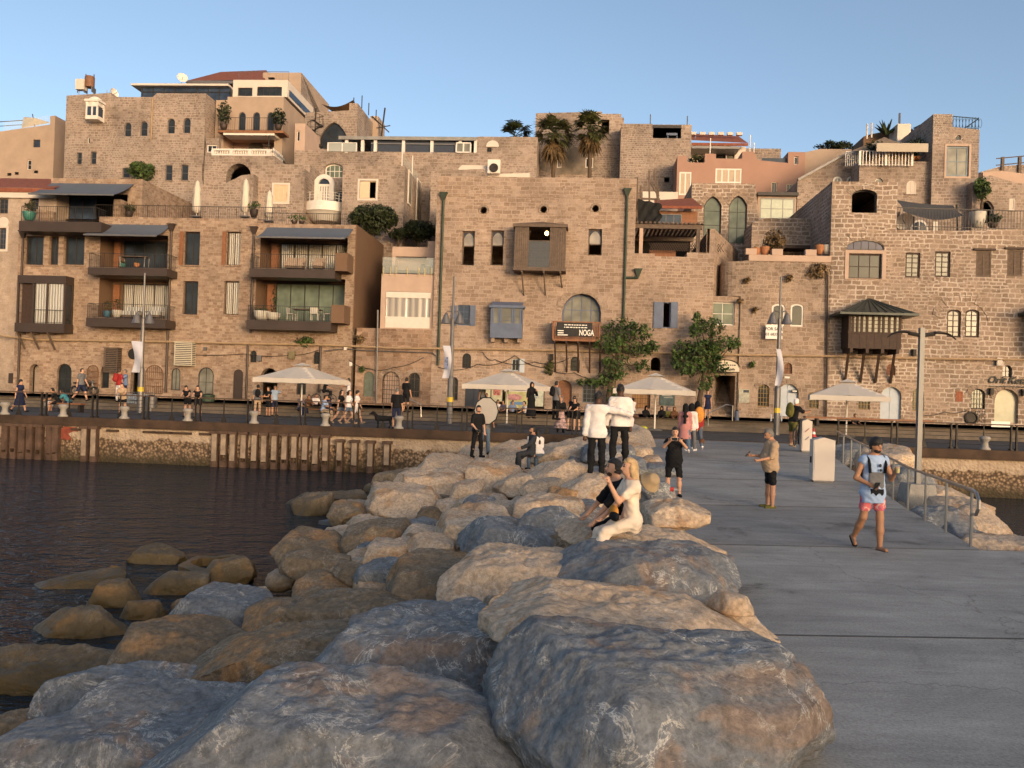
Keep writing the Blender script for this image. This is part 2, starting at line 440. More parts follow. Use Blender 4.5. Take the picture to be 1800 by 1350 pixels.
 def recess(s,x0,y0,x1,y1,d=1.6,wall=None,kind='rect',floor=None):
  """an open loggia cut into the front; returns local x0,x1,z0,z1"""
  a,b,c,dd=s.rect(x0,y0,x1,y1); R=s.shape(a,b,c,dd,kind); s.holes.append((R,.02))
  m=MB(); R2=[((x-(a+b)/2)*1.001+(a+b)/2,z)for x,z in R]
  for i in range(len(R2)):
   p,q=R2[i],R2[(i+1)%len(R2)]
   m.quadf((p[0],.021,p[1]),(p[0],d,p[1]),(q[0],d,q[1]),(q[0],.021,q[1]))
  m.add([(x,d,z)for x,z in R2],[tuple(range(len(R2)))])
  m.build('loggia',wall or s.mat,s.root,fixn=False); return a,b,c,dd
 def slab(s,x0,y0,x1,y1,out,mat,name='balcony_slab',dv=None,back=.0):
  dv=-out if dv is None else dv
  a,b,c,d=s.rect(x0,y0,x1,y1,dv); return MB().box(a,b,-out,back,c,d).build(name,mat,s.root),(a,b,c,d)
 def rail(s,a,b,z,h,y,mat=STEEL_D,step=.13,ends=0.0,name='railing',t=.012,posts=True):
  m=MB(); n=max(2,int((b-a)/step))
  m.box(a,b,y-.02,y+.02,z+h-.035,z+h); m.box(a,b,y-.012,y+.012,z+.06,z+.085)
  for i in range(n+1):
   x=a+(b-a)*i/n; w=t/2 if i%8 else t*1.3
   m.box(x-w,x+w,y-w,y+w,z,z+h-.036)
  if ends:
   for x in(a,b):
    m.box(x-.018,x+.018,y+.021,y+ends,z+h-.033,z+h-.002)
    k=max(1,int(ends/step))
    for i in range(1,k):m.box(x-t/2,x+t/2,y+ends*i/k-t/2,y+ends*i/k+t/2,z,z+h-.034)
  return m.build(name,mat,s.root)
 def curtain_wall(s,a,b,c,d,y,n,pane,frame=STEEL_D,name='glass_doors',lead=None):
  f=MB(); t=.05
  for i in range(n+1):
   x=a+(b-a)*i/n; f.box(x-t/2,x+t/2,y-.04,y,c,d)
  f.box(a,b,y-.042,y-.002,d-.09,d-.001); f.box(a,b,y-.042,y-.002,c+.001,c+.06)
  o=f.build(name,frame,s.root)
  MB().box(a,b,y+.002,y+.02,c,d).build('pane',pane,o); return o
 def done(s,cap=None,side=None,wall='wall',roofm=None):
  m=MB(); x0,x1=s.out[0][0],s.out[len(s.out)-3][0]
  m.plate(s.out,[h for h,r in s.holes],0.0,s.depth)if not s.holes else None
  if s.holes:
   outer=s.out; pts=[]; edges=[]
   rings=[outer]+[h for h,r in s.holes]
   for R in rings:
    k=len(pts); pts+=[Vector(p)for p in R]; edges+=[(k+i,k+(i+1)%len(R))for i in range(len(R))]
   V,E,T,*_=delaunay_2d_cdt(pts,edges,[],0,1e-5)
   fs=[]
   for t in T:
    c=(V[t[0]]+V[t[1]]+V[t[2]])/3
    if inside(c,outer)and not any(inside(c,h)for h,r in s.holes):fs.append(t)
   m.add([(p.x,0,p.y)for p in V],fs)
   for h,r in s.holes:
    for i in range(len(h)):
     p,q=h[i],h[(i+1)%len(h)]; m.quadf((p[0],0,p[1]),(p[0],r,p[1]),(q[0],r,q[1]),(q[0],0,q[1]))
   n=len(outer)
   for i in range(n):
    p,q=outer[i],outer[(i+1)%n]
    m.quadf((p[0],0,p[1]),(q[0],0,q[1]),(q[0],s.depth,q[1]),(p[0],s.depth,p[1]))
   m.add([(p[0],s.depth,p[1])for p in outer],[tuple(range(n))])
  w=m.build(wall,s.mat,s.root,fixn=False)
  if cap:
   c=MB(); n=len(s.out)-2
   for i in range(n-1):
    p,q=s.out[i],s.out[i+1]
    if abs(p[1]-q[1])<.9 and abs(q[0]-p[0])>.6:
     c.add([(p[0]-.03,-.05,p[1]-.0),(q[0]+.03,-.05,q[1]-.0),(q[0]+.03,.35,q[1]),(p[0]-.03,.35,p[1]),
                           (p[0]-.03,-.05,p[1]+.13),(q[0]+.03,-.05,q[1]+.13),(q[0]+.03,.35,q[1]+.13),(p[0]-.03,.35,p[1]+.13)],
                          [(0,3,2,1),(4,5,6,7),(0,1,5,4),(1,2,6,5),(2,3,7,6),(3,0,4,7)])
   if c.v:c.build('coping',cap,s.root)
  return s
 def part(s,name,mb,mat,**k):return mb.build(name,mat,s.root,**k)
def top_at(q,x):
 z=0
 for i in range(len(q)):
  a,b=q[i],q[(i+1)%len(q)]
  if(a[0]-x)*(b[0]-x)<=0 and abs(a[0]-b[0])>1e-6:z=max(z,a[1]+(b[1]-a[1])*(x-a[0])/(b[0]-a[0]))
 return z
def half_at(q,z):
 h=0
 for i in range(len(q)):
  a,b=q[i],q[(i+1)%len(q)]
  if(a[1]-z)*(b[1]-z)<=0 and abs(a[1]-b[1])>1e-6:h=max(h,abs(a[0]+(b[0]-a[0])*(z-a[1])/(b[1]-a[1])))
 return h
# ================================================================ THE FRONT ROW (plane V_WALL)
def awning(b,x0,x1,ytop,ybot,xb0,xb1,out,name='awning',mat=SHADE):
 """sloping fabric awning: top edge pixels x0..x1 on the wall, front edge xb0..xb1 'out' metres forward"""
 a=b.loc(x0,ytop); c=b.loc(x1,ytop); p=b.loc(xb0,ybot,-out); q=b.loc(xb1,ybot,-out)
 zt=(a[1]+c[1])/2; zb=(p[1]+q[1])/2; m=MB()
 A,B_,C,D=(a[0],-.05,zt),(c[0],-.05,zt),(c[0],-out,zb),(a[0],-out,zb)
 N=8
 for i in range(N):
  t0,t1=i/N,(i+1)/N
  f=lambda t:(-.05+(-out+.05)*t,zt+(zb-zt)*t-.10*math.sin(math.pi*t))
  y0,z0=f(t0); y1,z1=f(t1)
  m.quadf((a[0],y0,z0),(c[0],y0,z0),(c[0],y1,z1),(a[0],y1,z1))
  m.quadf((a[0],y0,z0-.02),(a[0],y1,z1-.02),(c[0],y1,z1-.02),(c[0],y0,z0-.02))
 o=b.part(name,m,mat,fixn=False)
 f=MB(); f.box(a[0],c[0],-out-.06,-out+.02,zb-.08,zb+.03)
 for x in(a[0]+.3,c[0]-.3):f.bar((x,-.02,zt-.35),(x,-out,zb-.04),.05)
 f.build('awning_frame',GREYM,o); return o
def downpipe(b,pts,r=.07,mat=PIPE_G,hopper=True,y=-.12,name='drainpipe'):
 P=[b.loc(x,yy,y)for x,yy in pts]
 for i in range(len(P)-1):
  if abs(P[i][0]-P[i+1][0])<.7:P[i+1]=(P[i][0],P[i+1][1])
 m=MB(); m.tube([(x,y,z)for x,z in P],r,8)
 if hopper:
  x,z=P[0]; m.add([(x-.08,y-.08,z-.45),(x+.08,y-.08,z-.45),(x+.08,y+.08,z-.45),(x-.08,y+.08,z-.45),
       (x-.24,y-.2,z),(x+.24,y-.2,z),(x+.24,y+.1,z),(x-.24,y+.1,z)],
                           [(0,3,2,1),(4,5,6,7),(0,1,5,4),(1,2,6,5),(2,3,7,6),(3,0,4,7)])
  m.box(x-.27,x+.27,y-.23,y+.1,z,z+.06)
 z=P[0][1]-1.5
 while z>P[-1][1]+.5:m.box(P[0][0]-.1,P[0][0]+.1,y-.03,y+.11,z,z+.05); z-=2.2
 return b.part(name,m,mat)
def pot(m,x,y,z,r,h,n=12):m.lathe([(r*.6,0),(r*.95,h*.5),(r,h*.85),(r*1.05,h),(r*.85,h),(r*.8,h*.9)],n,(x,y,z))
def leaves(m,blobs,n,size,rng,flat=0.5,droop=0.0):
 """many leaf-sized faces spread through blobs [(centre, radii)]"""
 vol=np.array([r[0]*r[1]*r[2]for c,r in blobs])**.7; cnt=(vol/vol.sum()*n).astype(int)
 for(c,r),k in zip(blobs,cnt):
  d=rng.normal(size=(k,3)); d/=np.linalg.norm(d,axis=1)[:,None]; rr=rng.random(k)**.45
  P=np.array(c)+d*rr[:,None]*np.array(r)
  P[:,2]-=droop*rng.random(k)
  nrm=d+rng.normal(size=(k,3))*.7+np.array([0,-.15,.5])*flat; nrm/=np.linalg.norm(nrm,axis=1)[:,None]
  t=rng.normal(size=(k,3)); t-=nrm*(t*nrm).sum(1)[:,None]; t/=np.linalg.norm(t,axis=1)[:,None]; b=np.cross(nrm,t)
  s=size*(0.6+.8*rng.random(k))[:,None]
  V=np.stack([P-t*s,P-b*s*.42+nrm*s*.08,P+t*s,P+b*s*.42+nrm*s*.08],1).reshape(-1,3)
  m.add(V.tolist(),[(4*i,4*i+1,4*i+2,4*i+3)for i in range(k)])
def leafmat(name,c,var=.45,rough=.55):
 if name in MATS:return MATS[name]
 m,n,l,p=nmat(name); g=n.new('ShaderNodeNewGeometry')
 t=n.new('ShaderNodeTexCoord'); no=noise_n(n,l,t.outputs['Object'],1.3,3)
 r=ramp(n,[(0.0,hsv(c,1-var)),(1.0,hsv(c,1+var))]); l.new(g.outputs['Random Per Island'],r.inputs[0])
 r2=ramp(n,[(0.35,(.6,.6,.6)),(.65,(1.3,1.25,1.0))]); l.new(no.outputs[0],r2.inputs[0])
 l.new(mixc(n,l,1.0,r.outputs[0],r2.outputs[0],'MULTIPLY'),p.inputs['Base Color']); p.inputs['Roughness'].default_value=rough; p.inputs['Specular IOR Level'].default_value=.3
 MATS[name]=m; return m
LEAF=leafmat('leaf_green',(.05,.085,.026)); LEAF_D=leafmat('leaf_dark',(.025,.035,.014)); LEAF_O=leafmat('leaf_olive',(.06,.065,.025)); LEAF_DRY=leafmat('leaf_dry',(.13,.085,.045))
BARK=plain('bark',(.09,.06,.04),.9,var=.35,scale=4,bump=.6)
TERRA=plain('terracotta',(.35,.15,.07),.8,var=.15); POTW=plain('pale_pot',(.50,.46,.40),.8,var=.12); POTB=plain('blue_pot',(.05,.12,.17),.3,var=.1); POTG=plain('green_pot',(.05,.17,.14),.3,var=.1)
def arch_ring(b,x0,y0,x1,y1,kind,mat,t=.34,y=-.035,name='arch_stones',legs=.6):
 a,bb,c,d=b.rect(x0,y0,x1,y1); q=b.shape(a,bb,c,d,kind); m0=(a+bb)/2; sp=max(p[1]for p in q)-((bb-a)/2 if kind=='arch' else(d-c)*.5)
 inn=[(m0+(x-m0)*1.01,z+.004)for x,z in q if z>c+.01]; out=[(m0+(x-m0)*(1+2*t/(bb-a)),c+(z-c)*(1+t/(d-c)))for x,z in q if z>c+.01]
 m=MB(); N=len(inn); step=1
 for i in range(N-1):
  for k in range(2):
   f0,f1=k/2+.02,(k+1)/2-.02
   L=lambda P,Q,f:(P[0]+(Q[0]-P[0])*f,P[1]+(Q[1]-P[1])*f)
   i0,i1,o0,o1=L(inn[i],inn[i+1],f0),L(inn[i],inn[i+1],f1),L(out[i],out[i+1],f0),L(out[i],out[i+1],f1)
   yy=y-.012*((i*2+k)%3)
   m.add([(*i0[:1],yy,i0[1]),(i1[0],yy,i1[1]),(o1[0],yy,o1[1]),(o0[0],yy,o0[1]),(i0[0],.03,i0[1]),(i1[0],.03,i1[1]),(o1[0],.03,o1[1]),(o0[0],.03,o0[1])],
                  [(0,1,2,3),(0,4,5,1),(1,5,6,2),(2,6,7,3),(3,7,4,0)])
 return b.part(name,m,mat)
# ---------------------------------------------------------------- A: far left house with a red roof
b=Bld('corner_house','pale stone house with a red roof edge at the left end of the quay','house',V_WALL+.6,[(-90,345),(-90,336),(100,336)],7,S_K)
for r in((-62,349,-44,376),(-3,349,14.5,375.5),(52,346,68,372)):b.win(*r,frame=WOOD_G,pane=G_DK,nx=2,ny=3)
for r in((-62,401,-46,438),(-3,401,11,438)):b.win(*r,frame=WOOD_G,pane=G_BL,nx=2,ny=4,trim=P_WHITE)
b.win(-60,640,-38,690,'arch','door',WOOD_D,WOOD_D,2,1)
b.done()
a=b.loc(-90,323); c=b.loc(100,336)
m=MB(); m.add([(b.out[0][0],-.35,c[1]+.12),(c[0],-.35,c[1]+.12),(c[0],3,c[1]+1.6),(b.out[0][0],3,c[1]+1.6)],[(0,1,2,3)]); m.box(b.out[0][0],c[0],-.30,.2,c[1]-.16,c[1]+.115)
b.part('roof',m,TILE); b.part('cornice',MB().box(b.out[0][0],c[0],-.2,-.005,c[1]-.55,c[1]-.17),P_WHITE)
x,z=b.loc(7,391); MB().lathe([(.38,0),(.38,.06),(.3,.08),(.1,.1)],20).build('medallion',P_WHITE,b.root,loc=(x,-.005,z)).rotation_euler=(rad(90),0,0)
# ---------------------------------------------------------------- B: modern apartment block
BB=b=Bld('apartment_block','modern brick apartment block with grey awnings and dark slab balconies','apartment block',V_WALL,
  [(33,407),(174,407),(174,383),(452,383),(452,394),(626,394)],11,S_B)
wf=dict(frame=WOOD_D,pane=G_DK,nx=2,ny=1,rec=.35,fw=.07,sill=True)
for r in((322,407,351.5,466),(321,494,348,553)):b.win(*r,**wf)
for r in((397,407,423,466),(393,494,420,553)):b.win(*r,**{**wf,'pane':CURT})
for r in((42,414.5,77,465.5),(85.5,414.5,103,465.5),(111,414.5,149,465.5)):b.win(*r,**wf)
for r in((316,407,322.5,466),(391,407,397.5,466)):
 A,B_,C,D=b.rect(*r); b.part('folding_shutter',MB().box(A,B_,-.10,-.01,C,D),WOOD_R)
b.win(51,640,69.5,694,'arch','open',DARK,rec=.5)
b.win(99,639,126,693,'arch','glass',STEEL_D,G_DK,2,2,rec=.3)
b.win(177,643,192,682,'arch','glass',STEEL_D,G_DK,1,1,rec=.3)
b.win(229,643,254,696,'arch','open',DARK,rec=.5)
b.win(301,647,317,686,'arch','glass',STEEL_D,G_PA,2,1,rec=.12)
b.win(348,645.5,375.5,698,'arch','glass',STEEL_D,G_PA,2,2,rec=.12)
b.win(409.5,649,427,703,'arch','door',BRONZE,BRONZE,1,1,rec=.15)
b.win(457,647,488,704,'arch','open',DARK,rec=.6)
b.win(521,660,538,694,'rect','glass',WOOD_D,G_DK,2,2)
b.win(439.5,616,451,637,'arch','glass',IRON,G_DK,1,1,grille=True); b.win(551,618,562,640,'arch','glass',IRON,G_DK,1,1,grille=True)
for r in((154,642,174,684),(256,642,288,691)):
 A,B_,C,D=b.rect(*r); q=b.shape(A,B_,C,D,'arch'); m=MB(); n=9
 m.tube([(x,-.09,z)for x,z in q]+[(q[0][0],-.09,q[0][1])],.025,6,cap=False)
 for i in range(1,n):
  x=A+(B_-A)*i/n; m.box(x-.012,x+.012,-.10,-.08,C,top_at(q,x))
 for j in(.25,.5,.75):m.box(A,B_,-.11,-.085,C+(D-C)*j-.02,C+(D-C)*j+.02)
 b.part('open_gate',m,plain('rust_iron',(.16,.08,.045),.8,.2))
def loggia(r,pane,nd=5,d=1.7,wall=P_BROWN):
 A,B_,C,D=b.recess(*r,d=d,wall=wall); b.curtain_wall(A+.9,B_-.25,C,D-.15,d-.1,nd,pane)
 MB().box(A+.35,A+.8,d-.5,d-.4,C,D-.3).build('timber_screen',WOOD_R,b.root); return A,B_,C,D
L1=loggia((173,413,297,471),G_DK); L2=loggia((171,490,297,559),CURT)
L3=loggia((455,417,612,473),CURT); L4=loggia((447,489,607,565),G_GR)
SL=[]
for r,o in(((151,471,296,484),1.5),((148,560,293,575),1.5),((436,473,590,488),1.6),((431,564,583,580),1.6)):
 sl_,q=b.slab(*r,o,BRONZE); SL.append(q); b.rail(q[0]+.06,q[1]-.06,q[3],1.0,-o+.06,ends=o-.1)
for q,lo in((SL[2],L3),(SL[3],L4)):
 b.part('side_parapet',MB().box(q[1]-.02,lo[1]+.45,-1.55,-.01,q[3]-.05,q[3]+1.15),P_BROWN)
X1=b.out[5][0]; zt=b.out[5][1]
zl=b.loc(600,577)[1]
b.part('rendered_gable',MB().box(X1+.002,X1+.06,-.02,b.depth,zl,zt+.02),P_BROWN)
awning(b,176,300,395,413,153,282,1.9); awning(b,470,621,401,417,451,592,1.9)
a_,b_,c_,d_=b.rect(27,484,116,584,-1.0)
m=MB(); m.box(a_,b_,-1.0,-.002,d_-.55,d_); m.box(a_-.05,b_+.05,-1.06,-.003,c_,c_+.62)
for x in(a_+.06,a_+(b_-a_)*.33,a_+(b_-a_)*.62,b_-.06):m.box(x-.06,x+.06,-.99,-.87,c_+.62,d_-.55)
for x in(a_+.06,b_-.06):m.box(x-.06,x+.06,-.2,-.004,c_+.62,d_-.55)
bay=b.part('bay_window',m,BRONZE)
MB().box(a_+(b_-a_)*.36,b_-.12,-.86,-.80,c_+.63,d_-.56).build('curtain',CURT_W,bay)
MB().box(b_-.10,b_-.02,-.86,-.21,c_+.63,d_-.56).build('pane',G_DK,bay)
MB().box(a_+.1,a_+(b_-a_)*.30,-.6,-.5,c_+.63,d_-.56).build('back_panel',WOOD_D,bay)
for px in(45,70,98):
 x,z=b.loc(px,586); m=MB(); m.bar((x,-.9,c_-.02),(x,-.02,c_-1.15),.10); m.box(x-.05,x+.05,-.95,-.01,c_-.12,c_-.004); m.build('bracket',WOOD_G,b.root)
b.rail(a_+(b_-a_)*.34,b_-.1,c_+.62,.95,-.97,step=.2)
for pts in(((41,407),(41,484)),((302,395),(297,690)),((447,400),(436,585))):downpipe(b,pts,.085,BRONZE)
downpipe(b,((35,585),(33,690)),.085,BRONZE,False); downpipe(b,((436,605),(432,703)),.08,BRONZE,False); downpipe(b,((564,606),(562,690)),.08,BRONZE,False)
q=b.rect(30,389,156,407,-1.6)
b.part('terrace_deck',MB().box(q[0],q[1]+1.0,-1.6,-.0,q[2],q[3]),BRONZE)
b.rail(q[0]+.1,q[1]+.5,q[3],1.05,-1.5,step=.16,ends=1.3)
b.done(cap=None)
xx=b.loc(300,383); b.rail(xx[0]-5.8,xx[0]+8.0,b.out[2][1],.95,.5,step=.16)
b.rail(b.out[4][0]+.1,b.out[5][0]-1,b.out[4][1],1.0,1.2,step=.15)
def pot_plant(px,py,v,r,h,matp,label,leaf,n=120,spread=.45,tall=.7,group=None,size=.09):
 u,z=onv(px,py,v); t=thing('potted_plant',label,'potted plant',W(u,v,z),0,group)
 m=MB(); pot(m,0,0,0,r,h); m.build('pot',matp,t,smooth=True)
 m=MB(); leaves(m,[((0,0,h+tall*.5),(spread,spread,tall*.55))],n,size,np.random.default_rng(int(px*7+py))); m.build('foliage',leaf,t,fixn=False,uv=False); return t
yb=V_WALL-1.0
pot_plant(51,388,yb-.1,.42,.6,POTG,'shrub in a round green pot on the roof deck beside the top awning',LEAF_O,160,.4,.8)
pot_plant(188,558,yb,.25,.45,POTB,'leggy plant in a blue pot on the lower left balcony',LEAF_O,60,.35,.8)
pot_plant(205,558,yb,.3,.5,POTW,'spiky cactus in a pale pot beside the blue pot on the balcony',LEAF_O,60,.35,.9)
pot_plant(460,563,yb,.55,.62,POTW,'leftmost big round pale pot with trailing plant on the lower right balcony',LEAF_O,90,.5,.2)
pot_plant(480,563,yb,.5,.5,POTW,'big round pale pot with tall cactus next to the trailing plant',LEAF_D,90,.25,1.6)
pot_plant(215,470,yb,.22,.25,POTG,'low green bowl plant on the upper left balcony',LEAF_O,40,.2,.15)
pot_plant(240,470,yb,.22,.27,TERRA,'low terracotta bowl under the balcony table',LEAF_O,30,.18,.1)
def table(px,py,v,w,d,label,name='balcony_table'):
 u,z=onv(px,py,v); t=thing(name,label,'table',W(u,v,z),TH)
 MB().box(-w/2,w/2,-d/2,d/2,.70,.75).build('tabletop',WOOD_G,t)
 for sx in(-1,1):
  for sy in(-1,1):MB().tube([(sx*w*.42,sy*d*.4,0),(sx*w*.44,sy*d*.42,.70)],.03,6).build('leg',GREYM,t)
 return t
table(236,470.5,yb,2.0,.7,'long dark table on the upper left balcony'); table(540,563.5,yb,1.9,.8,'pale dining table with chairs on the lower right balcony')
def chair(px,py,v,rz,label,group=None,mat=POTW):
 u,z=onv(px,py,v); t=thing('balcony_chair',label,'chair',W(u,v,z),rz,group)
 MB().box(-.25,.25,-.24,.24,.42,.46).build('seat',mat,t); m=MB(); m.box(-.25,.25,.23,.27,.47,.85); m.build('backrest',mat,t)
 for sx in(-1,1):
  for sy in(-1,1):MB().box(sx*.22-.02,sx*.22+.02,sy*.2-.02,sy*.2+.02,0,.419).build('leg',mat,t)
 return t
chair(512,563.5,yb,rad(80),'white chair at the left end of the balcony dining table'); chair(575,563.5,yb,rad(-80),'white chair at the right end of the balcony dining table')
chair(553,563.5,yb-.2,rad(180),'white chair in front of the balcony dining table')
def sofa(px,py,v,w,label,mat):
 u,z=onv(px,py,v); t=thing('balcony_sofa',label,'sofa',W(u,v,z),TH)
 MB().box(-w/2,w/2,-.35,.35,.15,.42).build('seat',mat,t); MB().box(-w/2,w/2,.2,.36,.421,.75).build('backrest',mat,t)
 MB().box(-w/2+.04,w/2-.04,-.3,.3,0,.149).build('base',WOOD_G,t)
sofa(233,558,yb+.2,1.3,'white cushioned sofa on the lower left balcony',CURT_W); sofa(272,558,yb+.2,1.0,'white armchair by the right end of the lower left balcony',CURT_W)
sofa(518,472,yb+.2,1.3,'grey covered lounge seat on the upper right balcony',P_TAN); sofa(560,472,yb+.2,.7,'small grey covered seat at the right of the upper right balcony',P_TAN)
b=Bld('penthouse','stone penthouse with a deep dark opening under the topmost grey awning','penthouse',V_WALL+1.6,[(90,315),(251,313)],15,S_B,y1=384)
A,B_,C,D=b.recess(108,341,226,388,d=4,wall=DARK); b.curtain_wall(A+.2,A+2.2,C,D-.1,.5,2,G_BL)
b.curtain_wall(A+3.2,B_-.6,C,D-1.6,3.5,3,G_BL)
b.done()
awning(b,92,236,323,341,48,192,2.6)
b=Bld('terrace_wall','low stone wall with a square end beside the penthouse opening','wall',V_WALL+.9,[(200,350),(212,350)],4,S_B,y1=384); b.done()
b=Bld('terrace_wall','dark low stone wall behind the green pot on the roof deck','wall',V_WALL+.2,[(64,367),(94,372)],.3,S_B,y1=390,snap=.1); b.done()
def closed_parasol(px,ytop,ybot,v,label):
 u,z=onv(px,ybot,v); zt=onv(px,ytop,v)[1]; h=zt-z
 t=thing('closed_parasol',label,'parasol',W(u,v,z),0,'closed parasols on the roof terrace')
 MB().tube([(0,0,0),(0,0,h)],.03,8).build('pole',WHITE,t)
 m=MB(); n=20; prof=[(.10,.12),(.27,.18),(.24,.5),(.20,.62),(.22,.75),(.12,.95),(.03,.985)]; vs=[]
 for r,f in prof:
  for k in range(n):a=2*math.pi*k/n; rr=r*(1+.22*math.cos(k*math.pi)); vs.append((rr*math.cos(a),rr*math.sin(a),f*h))
 m.add(vs,[(i*n+k,i*n+(k+1)%n,(i+1)*n+(k+1)%n,(i+1)*n+k)for i in range(len(prof)-1)for k in range(n)])
 m.build('canopy',plain('parasol_cloth',(.62,.54,.46),.9,var=.08),t,smooth=True)
 MB().box(-.3,.3,-.3,.3,0,.08).build('base',GREYM,t)
closed_parasol(345,317,382,V_WALL+1.2,'leftmost furled cream parasol on the roof terrace railing'); closed_parasol(430,314,382,V_WALL+1.0,'middle furled cream parasol beside the potted shrub on the roof'); closed_parasol(472,335,390,V_WALL+1.6,'smaller furled cream parasol under the shuttered window')
pot_plant(446,382,V_WALL+1.0,.3,.55,BRONZE,'shrub in a dark pot between two furled parasols',LEAF,120,.45,.6)
pot_plant(227,382,V_WALL+1.2,.28,.4,BRONZE,'shrub behind the square end of the terrace wall',LEAF_O,120,.5,.6)
for px,lab in((517,'left agave on the parapet over the right bay'),(530,'right agave on the parapet over the right bay')):
 pot_plant(px,394,V_WALL+.5,.2,.2,BRONZE,lab,LEAF,60,.5,.5)
def louvre_box(r,v,label,mat):
 x0,y0,x1,y1=r; u,z=onv((x0+x1)/2,y1,v); k=mpp(x0,y1,v); w=(x1-x0)*k; h=(y1-y0)*k
 t=thing('louvred_box',label,'louvred box',W(u,v,z),TH); MB().box(-w/2+.04,w/2-.04,-.62,-.002,.03,h-.03).build('case',DARK,t)
 m=MB(); zz=0
 while zz<h:m.box(-w/2,w/2,-.68,-.63,zz,zz+.07); m.box(w/2-.035,w/2,-.62,0,zz,zz+.07); m.box(-w/2,-w/2+.035,-.62,0,zz,zz+.07); zz+=.125
 for x in(-w/2-.03,w/2):m.box(x,x+.03,-.7,-.63,0,h)
 m.build('slats',mat,t); MB().box(-w/2-.1,w/2+.05,-.72,0,h+.02,h+.06).build('lid',mat,t)
louvre_box((191.5,613,214,655),V_WALL,'weathered brown wooden louvred box on the wall by the round sign',WOOD_G)
louvre_box((314,603,344,643),V_WALL,'pale cream louvred box on the wall above two arched windows',plain('cream_slat',(.52,.46,.36),.7,var=.1))
# ---------------------------------------------------------------- C: little peach house
b=Bld('peach_house','narrow peach plastered house between the brown gable and the stone mansion','house',V_WALL+.25,[(671,482),(769,482)],9,P_PEACH)
b.win(677,513,757,576,'rect','none',rec=.5)
A,B_,C,D=b.rect(677,513,757,576)
m=MB(); n=8
for i in range(n+1):x=A+(B_-A)*i/n; m.box(x-.015,x+.015,.2,.23,C,D)
for i in range(6):z=C+(D-C)*i/5; m.box(A,B_,.17,.199,z-.015,z+.015)
b.part('grille',m,GREYM)
m=MB(); N=24; vs=[]
for j in(0,1):
 for i in range(N+1):vs.append((A+.03+(B_-A-.06)*i/N,.06+.05*math.sin(i*1.7)+.03*math.sin(i*.6+j),C+(D-C)*(.30+.53*j)))
m.add(vs,[(i,i+1,N+2+i,N+1+i)for i in range(N)]); sh=b.part('plastic_blind',m,PLASTIC,fixn=False,smooth=True)
m=MB().box(A+.02,B_-.02,-.03,.03,C-.02,C+(D-C)*.30); m.box(A+.02,B_-.02,-.02,.04,C+(D-C)*.83,D-.02); m.build('blind_hem',plain('white_sheet',(.62,.56,.50),.7,var=.06),sh)
b.done(); q=b.rect(672,453,766,482)
m=MB(); m.box(q[0],q[1],-.06,-.04,q[2]+.05,q[3]); gl=b.part('glass_balustrade',m,CLEAR); m=MB()
for px in(674.5,687,696.5,716.5,737,747,759):x=b.loc(px,478)[0]; m.box(x-.03,x+.03,-.09,-.062,q[2]-.15,q[2]+.45)
m.build('clamp',plain('brass',(.5,.4,.2),.4,.6),gl)
b=Bld('peach_house','upper storey of the peach house set back behind the glass balcony','house',V_WALL+2.2,[(690,434),(752,434),(752,424),(772,424)],6,P_PEACH,y1=482)
A,B_,C,D=b.recess(694,451,750,480,d=1.0,wall=P_PEACH); b.curtain_wall(A+.3,B_-.3,C,D-.4,.9,3,G_PA); b.done()
chair(751,479,V_WALL+1.2,rad(-60),'white chair behind the glass balcony balustrade'); sofa(718,480,V_WALL+1.2,1.6,'beige covered seat behind the glass balcony balustrade',P_TAN)
# ---------------------------------------------------------------- low continuous wall of the old stores below C
b=Bld('quay_store','rough old stone store wall with two grilled arched doors below the peach house','store',V_WALL+.05,[(627,578),(770,578)],9,S_L)
b.win(639,653,657,697,'arch','door',plain('grey_green',(.13,.15,.12),.7),plain('grey_green',(.13,.15,.12),.7),2,3,trim=None)
b.win(671.5,653,702,709,'arch','glass',IRON,G_DK,2,2,rec=.3,grille=True,name='door'); b.win(718,655,738,699,'arch','glass',WOOD_G,G_DK,2,4,rec=.2,grille=True)
b.done()
for x0,y0,x1,y1 in((671.5,653,702,709),(718,655,738,699)):arch_ring(b,x0,y0,x1,y1,'arch',S_F,.25)
# ---------------------------------------------------------------- D: the big mansion with the NOGA balcony
DD=b=Bld('stone_mansion','tall stone mansion with three round holes and a hanging timber bay','mansion',V_WALL,
             [(769,315),(1118,308),(1117,445),(1151,446),(1151,451),(1207,451),(1208,444),(1247,444),(1248,402),(1257,402)],9,S_D,snap=.6)
for x,y in((850,369.5),(955.5,368),(1046.7,366.5)):b.win(x-6,y-6,x+6,y+6,'round','open',WOOD_D,rec=.3,fw=.04,trim=S_F)
fan=glassy('fan_glass',(.30,.27,.24),.2)
for r in((812,406,834,466.5),(862.7,405,885,466.5),(1034,402.5,1058,448.7)):
 w=b.win(*r,'rect','open',WOOD_G,rec=.35,fw=.07)
 A,B_,C,D=b.rect(*r); hh=.9; q=b.shape(-(B_-A)/2+.09,(B_-A)/2-.09,D-C-.95,D-C-.10,'point')
 m=MB(); m.plate(q,[],.27,.30); m.build('fanlight',fan,w); MB().box(-(B_-A)/2+.07,(B_-A)/2-.07,.26,.32,D-C-1.02,D-C-.96).build('transom',WOOD_G,w)
 MB().box(-(B_-A)/2+.07,(B_-A)/2-.07,.301,.31,D-C-.96,D-C-.07).build('spandrel',plain('fan_blue',(.03,.035,.06),.5),w)
q=b.rect(904,396,994,470,-1.3); x0,x1,z0,z1=q; m=MB()
